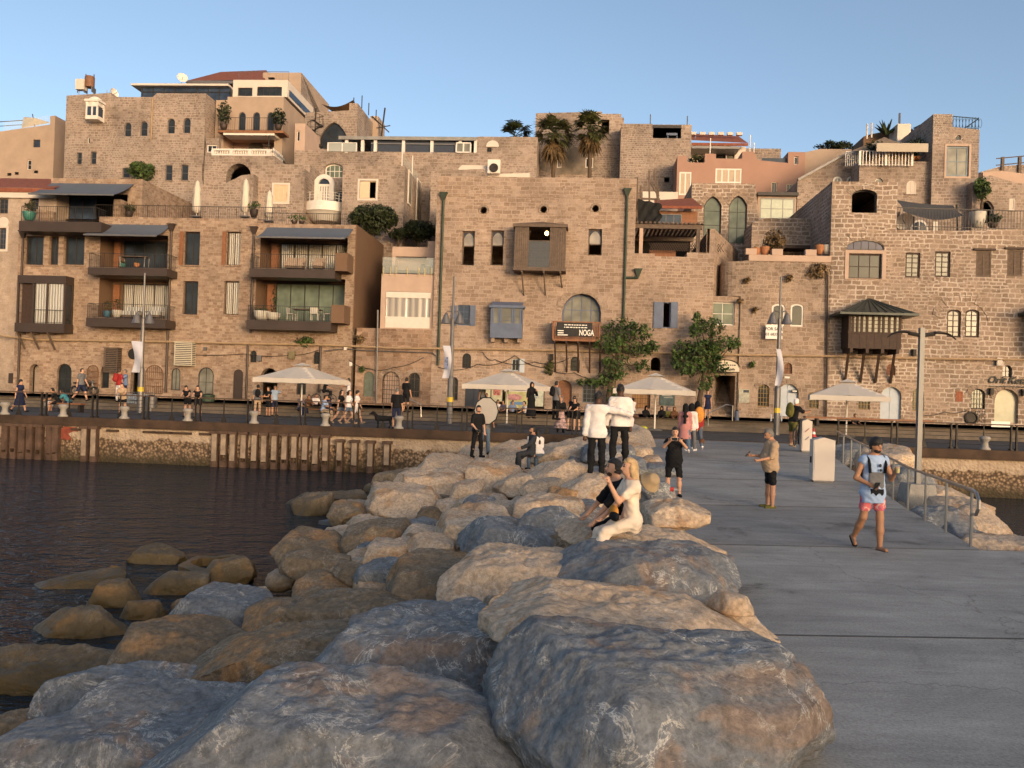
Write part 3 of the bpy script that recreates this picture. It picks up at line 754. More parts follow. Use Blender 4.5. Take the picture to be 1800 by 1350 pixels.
m.box(x0-.12,x1+.12,-1.42,-.002,z1-.12,z1+.08); m.add([(x0-.1,-1.4,z1+.081),(x1+.1,-1.4,z1+.081),(x1+.1,0,z1+.081),(x0-.1,0,z1+.081),((x0+x1)/2,0,z1+.5)],[(0,1,4),(1,2,4),(3,0,4)])
m.box(x0-.06,x1+.06,-1.36,-.002,z0-.22,z0)
bay=b.part('timber_bay',m,WOOD_G); wd=x1-x0; o0,o1=x0+wd*.28,x0+wd*.69
def planks(nm,X0,X1,y0,y1,Z0,Z1,mat,par,n):
 m=MB()
 for i in range(n):w=(X1-X0)/n; m.box(X0+w*i+.008,X0+w*(i+1)-.008,y0,y1,Z0,Z1)
 m.box(X0,X1,y0-.02,y0-.001,(Z0+Z1)/2-.25,(Z0+Z1)/2-.17); return m.build(nm,mat,par)
planks('shutter',x0,o0,-1.3,-1.24,z0+.001,z1-.13,WOOD_G,bay,7); planks('shutter',o1,x1,-1.3,-1.24,z0+.001,z1-.13,WOOD_G,bay,7)
for X in(x0,x1-.06):
 m=MB()
 for i in range(7):m.box(X,X+.06,-1.23+i*.17,-1.07+i*.17,z0+.001,z1-.13)
 m.build('side_panel',WOOD_G,bay)
MB().box(o0,o1,-1.29,-1.27,z0+.02,z0+1.7).build('glass_rail',clear('clear_glass2',(.10,.10,.10),.5),bay); MB().box(o0-.04,o1+.04,-1.31,-1.25,z0+1.71,z0+1.76).build('handrail',WOOD_G,bay)
b.win(928,395,975,468,'arch','open',WOOD_D,rec=.3)
x,z=b.loc(961,410,.9); MB().ell((x,.9,z),(.13,.13,.16)).build('hanging_lamp',GLOW,b.root)
for px,yb_ in((918,519),(956,519),(985,505)):
 x,zb=b.loc(px,yb_); m=MB(); m.tube([(x,-1.1,z0-.22),(x+.06,-.55,(z0+zb)/2-.3),(x+.12,-.03,zb)],.05,6); m.box(x-.06,x+.06,-1.3,-.01,z0-.34,z0-.221); m.build('bracket',WOOD_G,b.root)
def blue_win(r,sh,open_=False):
 w=b.win(*r,'rect','open' if open_ else 'glass',BLUE_P,G_BL,2,3,rec=.2)
 for s_ in sh:
  A,B_,C,D=b.rect(*s_); m=MB(); m.box(A,B_,-.09,-.04,C,D)
  for f in(.04,.36,.68):m.box(A+.06,B_-.06,-.105,-.091,C+(D-C)*(f+.03),C+(D-C)*(f+.25))
  m.build('shutter',BLUE_P,b.root)
blue_win((804,536,825.5,572),((793,537,803,573),(826.5,537,836,573))); blue_win((1165,531,1178.5,576.5),((1149,531,1164.5,577),(1179,531,1191,577)),True)
q=b.rect(862,539,918,594,-.8); x0,x1,z0,z1=q
m=MB(); m.box(x0,x1,-.8,-.002,z0,z0+(z1-z0)*.47); m.box(x0-.12,x1+.12,-.9,-.003,z1-.08,z1+.08); m.add([(x0,-.85,z1+.081),(x1,-.85,z1+.081),(x1,0,z1+.4),(x0,0,z1+.4)],[(0,1,2,3)])
for f in(0,.06,.24,.30,.66,.72,.92,.98):X=x0+(x1-x0)*f; m.box(X,X+.09 if f<.97 else x1,-.8,-.72,z0+(z1-z0)*.47+.001,z1-.081)
for i in range(5):z=z0+.25+i*.3; m.box(x0,x1,-.815,-.801,z,z+.02)
for X in(x0,x1-.08):m.box(X,X+.08,-.71,-.004,z0+(z1-z0)*.47+.001,z1-.081)
bl=b.part('blue_bay',m,BLUE_P); m=MB().box(x0+.09,x1-.09,-.75,-.73,z0+(z1-z0)*.47+.002,z1-.085); m.build('pane',G_PA,bl)
for f in(.08,.5,.92):X=x0+(x1-x0)*f; MB().box(X-.12,X+.12,-.6,-.003,z0-.28,z0-.002).build('corbel',S_F,b.root)
b.win(988,516,1056,600,'arch','glass',BLUE_P,G_PA,4,3,rec=.6,fw=.12); arch_ring(b,988,516,1056,600,'arch',S_F,.42)
q=b.rect(972,565,1054,597,-1.3); x0,x1,z0,z1=q
m=MB(); m.box(x0,x1,-1.3,-.002,z0-.1,z0+.02)
for X in(x0,x1):m.box(X-.04,X+.04,-1.3,-1.22,z0+.02,z1)
m.box(x0,x1,-1.3,-1.22,z1-.08,z1-.001)
n=30
for i in range(n):X=x0+(x1-x0)*(i+.5)/n; m.box(X-.025,X+.025,-1.28,-1.24,z0+.021,z1-.081)
for X in(x0,x1):
 m.box(X-.035,X+.035,-1.219,-.002,z1-.075,z1-.002)
 for i in range(1,8):m.box(X-.02,X+.02,-1.2+i*.15,-1.16+i*.15,z0+.021,z1-.08)
bal=b.part('timber_balcony',m,WOOD_R)
for px in(976,996,1016,1036,1054):
 x=b.loc(px,600)[0]; m=MB(); m.box(x-.05,x+.05,-1.35,-.01,z0-.22,z0-.101); m.tube([(x,-1.2,z0-.2),(x+.05,-.6,z0-1.1),(x+.08,-.03,z0-2.1)],.055,6); m.build('bracket',WOOD_D,b.root)
def sign(r,v,label,mat,name='sign',cat='sign',th=.04,dv=-.02,legs=False):
 x0,y0,x1,y1=r; cx,cy=(x0+x1)/2,(y0+y1)/2; u,z=onv(cx,cy,v+dv); k=mpp(cx,cy,v); w,h=(x1-x0)*k,(y1-y0)*k
 t=thing(name,label,cat,W(u,v+dv,z),TH); MB().box(-w/2,w/2,-th,0,-h/2,h/2).build('board',mat,t); return t,w,h,-th-.004
INKW=plain('white_ink',(.8,.76,.7),.6,var=.02); INKB=plain('black_ink',(.015,.015,.015),.6,var=.1); INKR=plain('red_ink',(.45,.04,.04),.6,var=.1)
t,w,h,y=sign((978.5,567,1041,591),V_WALL-1.3,'black banner with white lettering hung on the timber balcony',plain('banner_black',(.02,.018,.018),.7))
text_mesh('lettering','NOGA',h*.60,INKW,t,(w*.34,y,-h*.25),sx=.6)
for j,zz in enumerate((.32,.14)):
 m=MB(); rg=random.Random(j); x=-w*.29
 while x<w*.32:e=rg.uniform(.05,.22); m.box(x,x+e,y,y+.003,h*zz-.03,h*zz+.03); x+=e+.05
 m.build('small_print',INKW,t)
for j,zz in enumerate((-.12,-.28,-.43)):MB().box(-w*.47,-w*(.30-.08*(j==2)*-1 if j<2 else.18),y,y+.003,h*zz-.03,h*zz+.03).build('small_print',INKW,t)
b.win(812.5,621,828,647,'arch','glass',IRON,G_DK,1,1,grille=True); b.win(899,631,913,652,'rect','glass',BLUE_L,G_DK,2,2,grille=True)
A,B_,C,D=b.rect(913.5,631,922,655); b.part('shutter',MB().box(A,B_,-.09,-.03,C,D),BLUE_L)
b.win(1003,627,1019,652,'arch','glass',IRON,G_DK,1,1,grille=True); b.win(1144,628,1161,652,'arch','open',DARK,rec=.5)
b.win(791,663,805,704,'arch','glass',WOOD_G,G_DK,2,3,rec=.3); b.win(817,673,848,717,'rect','door',NAVY,NAVY,2,1)
A,B_,C,D=b.recess(851,676,957,717,d=2.2,wall=plain('shop_wall',(.30,.26,.13),.7)); SHOP=(A,B_,C,D)
b.win(976,668,1005,713,'arch','door',WOOD_R,WOOD_R,2,1,rec=.3,trim=None); b.win(1024,669,1047,708,'arch','glass',plain('slate_blue',(.12,.15,.2),.6),G_DK,3,5,rec=.3)
b.win(1112,683,1143,718,'rect','glass',WOOD_R,plain('warm_hall',(.35,.2,.09),.7),2,2,rec=.4,grille=plain('rust_iron',(.16,.08,.045),.8),name='gate')
for r in((976,668,1005,713),(1024,669,1047,708)):arch_ring(b,*r,'arch',S_F,.3)
b.win(1255,652,1291,737,'rect','none',rec=3.5)if False else None
b.done(cap=None)
for pts in(((780,340),(763,642)),((1103,333),(1094,560))):downpipe(b,pts,.085)
downpipe(b,((1122,474),(1121,484),(1114,488),(1100,488)),.085)
MB().box(b.out[0][0],b.out[1][0],-.02,-.004,b.loc(900,347)[1],b.loc(900,347)[1]+.05).build('string_course',S_F,b.root)
t=thing('snack_kiosk','lit snack kiosk counter with pale menu boards behind the second umbrella','kiosk',W(b.u0+SHOP[0],V_WALL,b.z0+SHOP[2]),TH); w=SHOP[1]-SHOP[0]; h=SHOP[3]-SHOP[2]
MB().box(w*.36,w*.74,-.25,.5,0,1.1).build('counter',plain('counter_cream',(.42,.40,.18),.5),t); MB().box(w*.34,w*.76,-.3,.55,1.101,1.16).build('counter_top',WHITE,t)
MB().box(.1,w*.10,.0,.05,.2,h-.15).build('menu_board',plain('menu_cream',(.45,.42,.28),.5),t); MB().box(w*.12,w*.3,-.02,.03,.4,h-.2).build('menu_board',plain('menu_cream',(.45,.42,.28),.5),t)
MB().box(w*.15,w*.27,-.04,-.021,.8,h-.35).build('poster',plain('menu_red',(.35,.12,.10),.5,var=.8,scale=7),t)
MB().box(w*.76,w*.985,-.05,.0,.15,h-.1).build('menu_board',plain('menu_white',(.50,.50,.40),.5),t)
m=MB()
for i in range(5):m.box(w*.79,w*(.86+.02*(i%3)),-.06,-.051,h*(.35+.09*i),h*(.35+.09*i)+.06)
m.build('price_lines',plain('price_blue',(.12,.22,.32),.5),t)
m=MB(); m.ell((w*.50,-.27,.72),(.55,.02,.22)); m.build('counter_emblem',plain('emblem_pink',(.42,.2,.2),.5,var=.6,scale=6),t); m=MB().box(w*.44,w*.66,-.275,-.255,.22,.42); m.build('counter_banner',plain('emblem_blue',(.12,.22,.38),.5),t)
m=MB().box(0,w,1.0,1.05,0,h); m.build('back_shelves',plain('shelf_brown',(.10,.06,.03),.6,var=.8,scale=6),t)
for i in range(5):MB().ell((w*(.38+.07*i),.4,1.75-.05*(i%2)),(.05,.05,.06)).build('bulb',GLOW,t)
MB().box(w*.60,w*.71,.3,.35,h-.25,h-.12).build('tube_light',emit('tube_white',(1,.85,.6),2.5),t)
# ---------------------------------------------------------------- E/F: curved old front with the stair, terrace on top
b=Bld('stair_house','low stone front over the covered stairway with a white framed window','house',V_WALL+.15,[(1249,521),(1306,521)],8,S_F)
b.win(1249.5,531,1291,571.5,'rect','glass',WHITE,G_GR,2,2,rec=.25,fw=.08)
b.win(1253,660,1291,737,'rect','none',rec=.01); b.done()
A,B_,C,D=b.rect(1253,660,1291,737); n=16; stp=MB()
for i in range(n):stp.box(A-.05,B_+.05,.3+i*.31,.3+n*.31+.4,C+i*.19,C+(i+1)*.19)
MB().box(A-.3,A-.06,.1,7.5,C,D+1).build('stair_wall',S_F,b.root); MB().box(B_+.06,B_+.3,.1,7.5,C,D+1).build('stair_wall',S_F,b.root)
stp.build('stairs',S_F,b.root)
FF=b=Bld('terrace_house','old bulging stone house with two small white arched windows and a potted roof terrace','house',V_WALL,[(1304,459),(1312,458),(1462,451)],9,S_F,snap=.2)
for r in((1357,534,1379.5,573),(1390,534,1412,574)):b.win(*r,'seg','glass',WHITE,G_DK,1,1,rec=.15,fw=.1)
b.win(1379,638,1392.5,657,'arch','glass',WOOD_R,WOOD_R,1,1,grille=True)
YEL=plain('ochre_bars',(.24,.155,.06),.7)
b.win(1332,675.5,1352,715,'arch','glass',YEL,G_DK,1,1,grille=YEL); b.win(1368,675,1403,732,'arch','door',BLUE_L,BLUE_L,2,3,rec=.25)
b.win(1422,690,1439,718,'rect','glass',YEL,G_DK,2,1,grille=YEL); b.done()
arch_ring(b,1332,675.5,1352,715,'arch',S_F,.25); arch_ring(b,1368,675,1403,732,'arch',S_F,.25)
x0=b.out[0][0]; zt=b.out[0][1]; m=MB(); P=[]
for i in range(7):
 a=math.pi/2*i/6; P.append((x0-1.15*math.sin(a),.9-.9*math.cos(a)))
P=[(x0+.02,.0)]+P[1:]+[(x0-1.15,7)]
for i in range(len(P)-1):
 zb=b.loc(1290,521)[1]+.02; m.quadf((P[i+1][0],P[i+1][1],zb),(P[i][0],P[i][1],zb),(P[i][0],P[i][1],zt),(P[i+1][0],P[i+1][1],zt))
b.part('rounded_corner',m,S_F,fixn=False)
q0=b.loc(1316,457); q1=b.loc(1461,449)
m=MB(); m.box(q0[0],q1[0],-.06,.3,q0[1]-.05,q0[1]+.35)
for px in(1320,1366,1425):x=b.loc(px,450)[0]; m.box(x-.35,x+.35,-.09,.33,q0[1]+.351,q0[1]+.75)
b.part('terrace_parapet',m,P_PEACH)
for px,py,mt,lab in((1328,452,TERRA,'terracotta pot at the left end of the old terrace parapet'),(1344,450,TERRA,'round brown jar on the old terrace parapet'),(1440,447,TERRA,'orange pot on the right part of the old terrace parapet'),(1453,447,POTW,'pale urn at the right end of the old terrace parapet')):
 pot_plant(px,py,V_WALL+.5,.3,.6,mt,lab,LEAF_DRY,12,.15,.1)
pot_plant(1360,452,V_WALL+1.6,.2,.3,TERRA,'round dry topiary bush on the old terrace',LEAF_DRY,500,.75,1.5,size=.14)
b=Bld('terrace_back_house','ruined stone back wall with a small arch and brown canopy above the old terrace','house',V_WALL+5,[(1322,392),(1345,385),(1461,383)],3,S_G,snap=.2,y1=470)
b.win(1374,448,1404,470,'seg','glass',STEEL_D,G_DK,2,1); b.done()
a=b.loc(1354,436,-1.2); c=b.loc(1424,436,-1.2); b.part('canopy',MB().box(a[0],c[0],-1.3,-.01,a[1],a[1]+.22),WOOD_D)
u0,z0=onv(1256,402,V_WALL); u1,z1=onv(1297,470,V_WALL+9)
t=thing('alley_wall','slanting stone wall beside the dark alley right of the mansion','wall',W(u0,V_WALL,Z_UP),TH)
m=MB(); L=[(0,.02),(u1-u0,9)]; nz=[z0-Z_UP,z1-Z_UP+1.2]
m.quadf((0,.02,0),(L[1][0],9,0),(L[1][0],9,nz[1]),(0,.02,nz[0])); m.quadf((0,.02,nz[0]),(L[1][0],9,nz[1]),(L[1][0]-.5,9,nz[1]),(-.5,.02,nz[0])); m.quadf((-.5,.02,0),(-.5,.02,nz[0]),(L[1][0]-.5,9,nz[1]),(L[1][0]-.5,9,0))
m.build('wall',S_D,t,fixn=False)
# ---------------------------------------------------------------- G: big house on the right
GG=b=Bld('corner_mansion','bold jointed stone mansion with a brown timber oriel and coloured fanlight at the right end','mansion',V_WALL,
             [(1463,322),(1577,317),(1577,408),(1686,402),(1960,396)],11,S_G,snap=.5)
b.win(1498,333,1541,374,'seg','open',STEEL_D,rec=.4)
b.win(1489,422,1553,439.5,'seg','glass',STEEL_D,glassy('stained_glass',(.03,.03,.09),.2),5,1,rec=.15)
b.win(1492.5,446,1548.5,490,'rect','glass',WOOD_D,G_DK,3,2,rec=.25,fw=.09)
q=b.rect(1486,440,1556,491)
b.part('window_surround',MB().plate([(q[0],q[2]),(q[1],q[2]),(q[1],q[3]),(q[0],q[3])],[[(q[0]+.24,q[2]+.04),(q[1]-.24,q[2]+.04),(q[1]-.24,q[3]-.2),(q[0]+.24,q[3]-.2)]],-.05,.01),P_PEACH)
arch_ring(b,1489,420,1553,460,'seg',S_G,.5); arch_ring(b,1498,333,1541,374,'seg',S_G,.35)
for r in((1592,444,1617,488),(1644,442,1670,487)):b.win(*r,'rect','glass',WOOD_D,G_PA,2,5,rec=.2,fw=.11)
for r in((1716,441,1742,487),(1771,439,1797,486),(1826,437,1852,484)):
 b.win(*r,'rect','shutter',WOOD_G,WOOD_G,2,1,rec=.12,fw=.09); A,B_,C,D=b.rect(*r); b.part('lintel',MB().box(A-.2,B_+.2,-.16,.0,D+.02,D+.14),WOOD_D)
for r in((1665,544,1688.5,593),(1697,544,1721,593)):b.win(*r,'seg','glass',WOOD_D,G_PA,2,5,rec=.2,fw=.11)
arch_ring(b,1655,530,1735,600,'arch',S_G,.6,legs=0)
b.win(1558.7,639.5,1574,660,'arch','glass',WOOD_R,plain('red_shutter',(.14,.05,.03),.7),2,4,rec=.2); b.win(1763,642,1779,663,'arch','glass',IRON,G_DK,2,2,rec=.3)
b.win(1548,680,1583.5,741,'arch','door',BLUE_L,BLUE_L,2,4,rec=.25); b.win(1509,693,1529,720,'rect','glass',YEL,G_DK,2,1,grille=YEL)
b.win(1604,682,1624,723,'arch','glass',YEL,G_DK,1,1,grille=YEL); b.win(1707,683.5,1731,719,'arch','glass',IRON,G_GR,1,1,grille=True)
b.win(1749,684,1789,744,'arch','glass',P_PEACH,plain('shop_display',(.42,.40,.28),.4,var=.25,scale=.5),1,1,rec=.3,name='shop_window')
for r in((1548,680,1583.5,741),(1707,683.5,1731,719),(1749,684,1789,744)):arch_ring(b,*r,'arch',S_F,.28)
A,B_,C,D=b.rect(1680,688,1692,706); b.part('blocked_window',MB().box(A,B_,-.02,.0,C,D),plain('red_brick',(.25,.09,.05),.9,var=.4,scale=8))
A,B_,C,D=b.rect(1701,723,1712,734); m=MB(); x,z=b.loc(1706.5,734.5); m.lathe([(.42,0),(.42,.12),(.34,.14),(.3,.06),(.08,.05)],20); o=b.part('fan_vent',m,IRON); o.location=(x,0,z); o.rotation_euler=(rad(90),0,0)
m=MB()
for i in range(11):
 for j in range(6):
  if(i*7+j*3)%4==0 or(2<=i<=5 and 1<=j<=4):continue
  x,z=b.loc(1699+i*3.2,724+j*3.6); m.lathe([(.045,0),(.045,.02)],8,(x,z,0))
o=b.part('vent_holes',m,DARK); o.rotation_euler=(rad(90),0,0)
b.done()
def oriel(px,label=None):
 q=b.rect(px[0],px[1],px[2],px[3],-1.5); x0,x1,z0,z1=q; m=MB(); zm=z0+(z1-z0)*.45
 m.box(x0,x1,-1.5,-.002,z0,zm); m.box(x0,x1,-1.5,-1.4,z1-.3,z1); fw=.12
 xs=[0,.19,.33,.62,.65,.97];
 for f in(0,.06,.145,.23,.33,.445,.56,.64,.75,.86,.955):X=x0+(x1-x0)*f; m.box(X,X+(x1-x0)*.045,-1.5,-1.41,zm+.001,z1-.301)
 for X in(x0,x1-.1):m.box(X,X+.1,-1.40,-.003,zm+.001,z1)
 for k in range(7):X=x0+(x1-x0)*(k+.5)/7; m.box(X-.02,X+.02,-1.515,-1.501,z0,zm)
 m.box(x0-.05,x1+.05,-1.56,-.002,zm-.1,zm-.001)
 o=b.part('oriel',m,WOOD_D); MB().box(x0+.11,x1-.11,-1.45,-1.43,zm+.002,z1-.302).build('pane',G_PA,o)
 m=MB();
 for j in range(1,4):z=zm+(z1-.3-zm)*j/4; m.box(x0+.1,x1-.1,-1.49,-1.455,z-.02,z+.02)
 m.build('glazing_bars',WOOD_D,o)
 e=.75; xm=(x0+x1)/2; zr=z1+.95; m=MB()
 m.add([(x0-e,-1.5-e,z1-.12),(x1+e,-1.5-e,z1-.12),(x1+e,0,z1-.12),(x0-e,0,z1-.12),(xm-.1,-.25,zr),(xm+.1,-.25,zr),(xm+.1,0,zr),(xm-.1,0,zr)],
          [(0,1,5,4),(1,2,6,5),(3,0,4,7),(4,5,6,7),(0,3,2,1)])
 m.box(x0-e-.03,x1+e+.03,-1.5-e-.03,-.003,z1-.26,z1-.121)
 for k in range(-4,5):m.bar((xm+k*(x1-x0+2*e)/9.5,-1.5-e,z1-.09),(xm+k*.02,-.26,zr+.02),.05)
 m.build('oriel_roof',plain('green_tin',(.055,.062,.055),.5,.3,var=.2),o)
 for f in(.06,.36,.65,.94):
  X=x0+(x1-x0)*f; m=MB(); m.box(X-.09,X+.09,-1.55,-.004,z0-.28,z0-.001); m.bar((X-.02,-1.0,z0-.3),(X+.12,-.02,z0-2.1),.15); m.build('bracket',WOOD_D,b.root)
oriel((1493,548,1583,613))
oriel((1835,545,1923,610))
t,w,h,y=sign((1346,571,1375,596),V_WALL-.35,'white for sale board with a phone number hanging under the small arched windows',plain('board_white',(.72,.68,.64),.5,var=.04),th=.05)
text_mesh('lettering','FOR SALE',h*.30,INKB,t,(0,y,h*.2),sx=.95); text_mesh('lettering','03 6837 38',h*.27,INKB,t,(0,y,-h*.18),sx=.95)
t,w,h,y=sign((1252,633,1299,653),V_WALL-.4,'arched white sign over the covered stairway to the old town',plain('board_cream',(.60,.52,.42),.6,var=.06),th=.06)
t.children[0].data=MB().plate([(-w/2,-h/2),(w/2,-h/2),(w/2,-h*.1)]+[(w/2*math.cos(math.pi*i/10),-h*.1+h*.6*math.sin(math.pi*i/10))for i in range(1,10)]+[(-w/2,-h*.1)],[],-.06,0).build('tmp',plain('board_cream',(.60,.52,.42),.6,var=.06)).data
bpy.data.objects.remove(bpy.data.objects['tmp']); text_mesh('lettering','to Old Jaffa',h*.26,INKB,t,(.15,y-.02,-h*.3)); m=MB(); rg=random.Random(3); x=-w*.3
while x<w*.3:e=rg.uniform(.06,.16); m.box(x,x+e,y-.022,y-.018,h*.02,h*.12); x+=e+.05
m.build('small_print',INKB,t)
m=MB(); m.tube([(w/2*math.cos(math.pi*i/12),-.09,-h*.1+h*.62*math.sin(math.pi*i/12))for i in range(13)],.03,6); m.box(-w/2,w/2,-.1,-.062,-h/2-.06,-h/2-.002); m.build('frame',IRON,t)
u,z=onv(1772,671,V_WALL-.05); t=thing('shop_lettering','dark handwriting style lettering over the arched shop window','sign',W(u,V_WALL-.05,z),TH)
text_mesh('lettering','Orit Ketai',.62,INKB,t,(0,-.02,.08),.03,shear=.35); MB().box(-1.2,1.3,-.035,-.005,-.34,-.29).build('underline',INKB,t)
t,w,h,y=sign((1299,684,1317,708),V_WALL,'framed map board on the wall right of the stairway',plain('map_grey',(.33,.32,.26),.4,var=.3,scale=6)); MB().box(-w*.1,w*.45,y,y+.003,h*.25,h*.44).build('header',NAVY,t)
t,w,h,y=sign((1159.5,683,1186,713),V_WALL,'dark blue green poster on the wall behind the third umbrella',plain('poster_teal',(.04,.07,.075),.5,var=.6,scale=2.5),name='poster',cat='poster')
MB().box(-w*.34,w*.3,y,y+.003,h*.05,h*.16).build('small_print',plain('print_pale',(.3,.3,.28),.6),t); MB().box(-w*.22,w*.36,y,y+.003,-h*.05,-h*.01).build('small_print',plain('print_pale',(.3,.3,.28),.6),t)
t,w,h,y=sign((15,656,27,674),V_WALL+.6,'small dark plaque on the wall at the far left',BRONZE,name='plaque',cat='plaque')
u,z=onv(235.5,622,V_WALL); t=thing('round_sign','round dark sign half hidden behind the hanging banner','sign',W(u,V_WALL,z),TH); m=MB(); m.lathe([(.38,0),(.38,.08),(.34,.1)],24); o=m.build('disc',INKB,t); o.rotation_euler=(rad(90),0,0)
t,w,h,y=sign((1391,685,1402,690),V_WALL-.02,'small black name plate on the arched blue door',INKB,name='name_plate',cat='sign'); MB().box(-w*.35,w*.35,y,y+.003,-.03,.03).build('small_print',INKW,t)
# ---------------------------------------------------------------- pipes, cables, boxes on the long wall
def wall_run(name,label,cat,pts,v,r,mat,sag=0.0,group=None):
 P=[]
 for i,(x,y)in enumerate(pts):
  u,z=onv(x,y,v); P.append(W(u,v,z))
 if sag:
  Q=[]
  for i in range(len(P)-1):
   for k in range(8):t=k/8; q=P[i].lerp(P[i+1],t); q.z-=sag*4*t*(1-t); Q.append(q)
  P=Q+[P[-1]]
 c=P[0].copy(); m=MB(); m.tube([p-c for p in P],r,6); o=m.build(name,mat,None,loc=c); tag(o,label,cat,group); return o
wall_run('wall_pipe','long tan pipe running level along the whole quay front above the arches','pipe',[(-60,583),(36,594),(60,597),(180,599),(320,601),(436,604),(560,606),(700,612),(880,614),(1010,617),(1120,619),(1250,623),(1455,626),(1620,630),(1900,634)],V_WALL-.22,.075,PIPE_T)
wall_run('wall_pipe','second thinner grey conduit above the grilled arches left of the mansion','pipe',[(570,617),(605,613),(640,616),(760,620),(774,632)],V_WALL-.12,.04,GREYM)
wall_run('wall_pipe','thin vertical grey pole standing against the store wall by the grilled arches','pipe',[(664,545),(661,708)],V_WALL-.25,.06,GREYM)
wall_run('wall_pipe','thin brown drainpipe on the corner between the old house and the right mansion','pipe',[(1455,478),(1454,560),(1452,733)],V_WALL-.15,.055,BRONZE)
for pts,lab,sg in(([(613,632),(650,648),(690,646),(745,628)],'sagging black cable above the grilled arches',.15),([(770,645),(840,640),(905,625)],'black cable rising to the lamp over the second umbrella',.3),([(905,625),(960,646),(1010,655),(1060,666)],'black cable dropping right from the lamp over the second umbrella',.2),([(848,618),(870,632),(940,636),(1000,630)],'thin cable looping below the pipe by the blue bay',.25),([(300,621),(430,622),(510,624),(560,615)],'thin cable running left below the pipe under the modern block',.12),([(1625,730),(1660,724),(1700,722)],'dark cable on the lower wall beside the vent holes',.1)):
 wall_run('cable',lab,'cable',pts,V_WALL-.1,.022,IRON,sg)
def wallbox(px,py,w,h,d,v,label,mat,name='junction_box',cat='box'):
 u,z=onv(px,py,v); t=thing(name,label,cat,W(u,v,z),TH); MB().box(-w/2,w/2,-d,0,-h/2,h/2).build('case',mat,t); MB().box(-w/2+.03,w/2-.03,-d-.02,-d-.001,-h/2+.04,h/2-.04).build('lid',mat,t)
wallbox(457,630,.30,.40,.2,V_WALL,'small grey meter box beside the small grilled window',GREYM); wallbox(514,624.5,.42,.52,.22,V_WALL,'olive brown electric box on the wall over the first umbrella',plain('olive_box',(.16,.13,.07),.6))
wallbox(608,611,.22,.34,.15,V_WALL,'cream box fixed under the long pipe',WHITE); wallbox(362,613,.2,.22,.2,V_WALL,'tiny grey lamp box beside the cream louvred box',GREYM)
wallbox(617,640,.18,.28,.12,V_WALL,'small white box below the cables near the grilled arches',WHITE); wallbox(1754,636,.35,.5,.25,V_WALL,'grey box under the pipe near the right edge',GREYM)
wallbox(1383,663.5,.32,.12,.1,V_WALL,'small white plate under the red arched window',WHITE,'wall_plate','plate')
for px,py,lab in((1740,688,'left lantern beside the arched shop window'),(1797,690,'right lantern beside the arched shop window'),(970,628,'small spotlight cluster on the wall left of the balcony brackets'),(1605,620,'small camera box under the oriel of the right mansion')):
 wallbox(px,py,.22,.42,.3,V_WALL,lab,IRON,'wall_lantern','lantern')
def wall_plant(px,py,w,h,v,label,leaf,n,size=.12):
 u,z=onv(px,py,v); t=thing('wall_plant',label,'plant',W(u,v,z),TH); m=MB()
 for i in range(7):a=math.pi*(.1+.8*i/6); m.tube([(0,0,-h*.3),(w*.5*math.cos(a)*.6,-.15,h*.1),(w*.5*math.cos(a),-.25,h*.45*math.sin(a))],.012,4)
 m.build('stem',BARK,t); m=MB(); rg=np.random.default_rng(int(px)); leaves(m,[((0,-.2,0),(w/2,.3,h/2)),((w*.1,-.2,h*.2),(w/4,.25,h/3))],n,size,rg); m.build('foliage',leaf,t,fixn=False,uv=False)
for a in((538,601,1.5,.7,'green tuft growing on the pipe over the first umbrella',LEAF,260),(634,597,.9,.7,'dry tuft sprouting above the pipe near the store wall',LEAF_DRY,90),(638,650,.5,.5,'small green weed on the cables left of the grilled arches',LEAF,60),(1386,490,.6,.5,'brown tuft growing high on the bulging old house',LEAF_DRY,80),(1312,494,.5,.4,'brown weed on the rounded corner of the old house',LEAF_DRY,60),(1326,545,.6,.4,'dry weed left of the small white arched windows',LEAF_DRY,50),(1437,478,1.6,1.1,'bushy dry brushwood on the spout beside the right mansion',LEAF_DRY,260),(1300,530,.5,.3,'weed on the ledge above the white framed window',LEAF_DRY,50),(966,648,.7,1.0,'small green creeper left of the balcony brackets',LEAF_O,120),(1322,641,.5,.4,'weed below the pipe right of the arched sign',LEAF,50)):
 wall_plant(a[0],a[1],a[2],a[3],V_WALL,a[4],a[5],a[6])
# ================================================================ THE UPPER ROWS
m=MB(); N=40
for i in range(N):
 u0,u1=-70+150*i/N,-70+150*(i+1)/N
 P=[(V_STEP+.3,Z_UP),(V_WALL+4,Z_UP),(V_WALL+12,5.0),(76,9.0),(88,14),(100,18),(140,20),(400,0)]
 for(v0,z0),(v1,z1)in zip(P,P[1:]):m.quadf(W(u0,v0,z0),W(u1,v0,z0),W(u1,v1,z1),W(u0,v1,z1))
struct('hill',m,plain('hill_earth',(.22,.15,.09),.95,var=.3,scale=.3),fixn=False)
vA,vB,vC,vD=64.0,72.0,80.0,88.0
b=Bld('shuttered_house','left of the two stone houses flanking the round white balcony, with closed cream shutters','house',vA+1,[(362,283),(372,274),(444,273)]and[(442,297),(536,295)],8,S_U)
CREAM=plain('cream_shutter',(.62,.47,.33),.7,var=.06)
b.win(481,325,506,355,'rect','shutter',CREAM,CREAM,3,1,rec=.1,trim=P_WHITE); b.done()
b=Bld('garden_wall_house','low old stone house with a big dark vault left of the cream shutters','house',vA+3,[(360,273),(480,274),(485,286),(545,292)],9,S_U)
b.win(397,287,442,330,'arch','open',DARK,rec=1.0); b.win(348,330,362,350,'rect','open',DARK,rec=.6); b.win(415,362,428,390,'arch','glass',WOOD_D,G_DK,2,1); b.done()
b=Bld('ramp_wall','old sloping stone wall below the big dark vault','wall',vA,[(350,322),(380,330),(425,308),(446,306)],1,S_U,snap=.1); b.done()
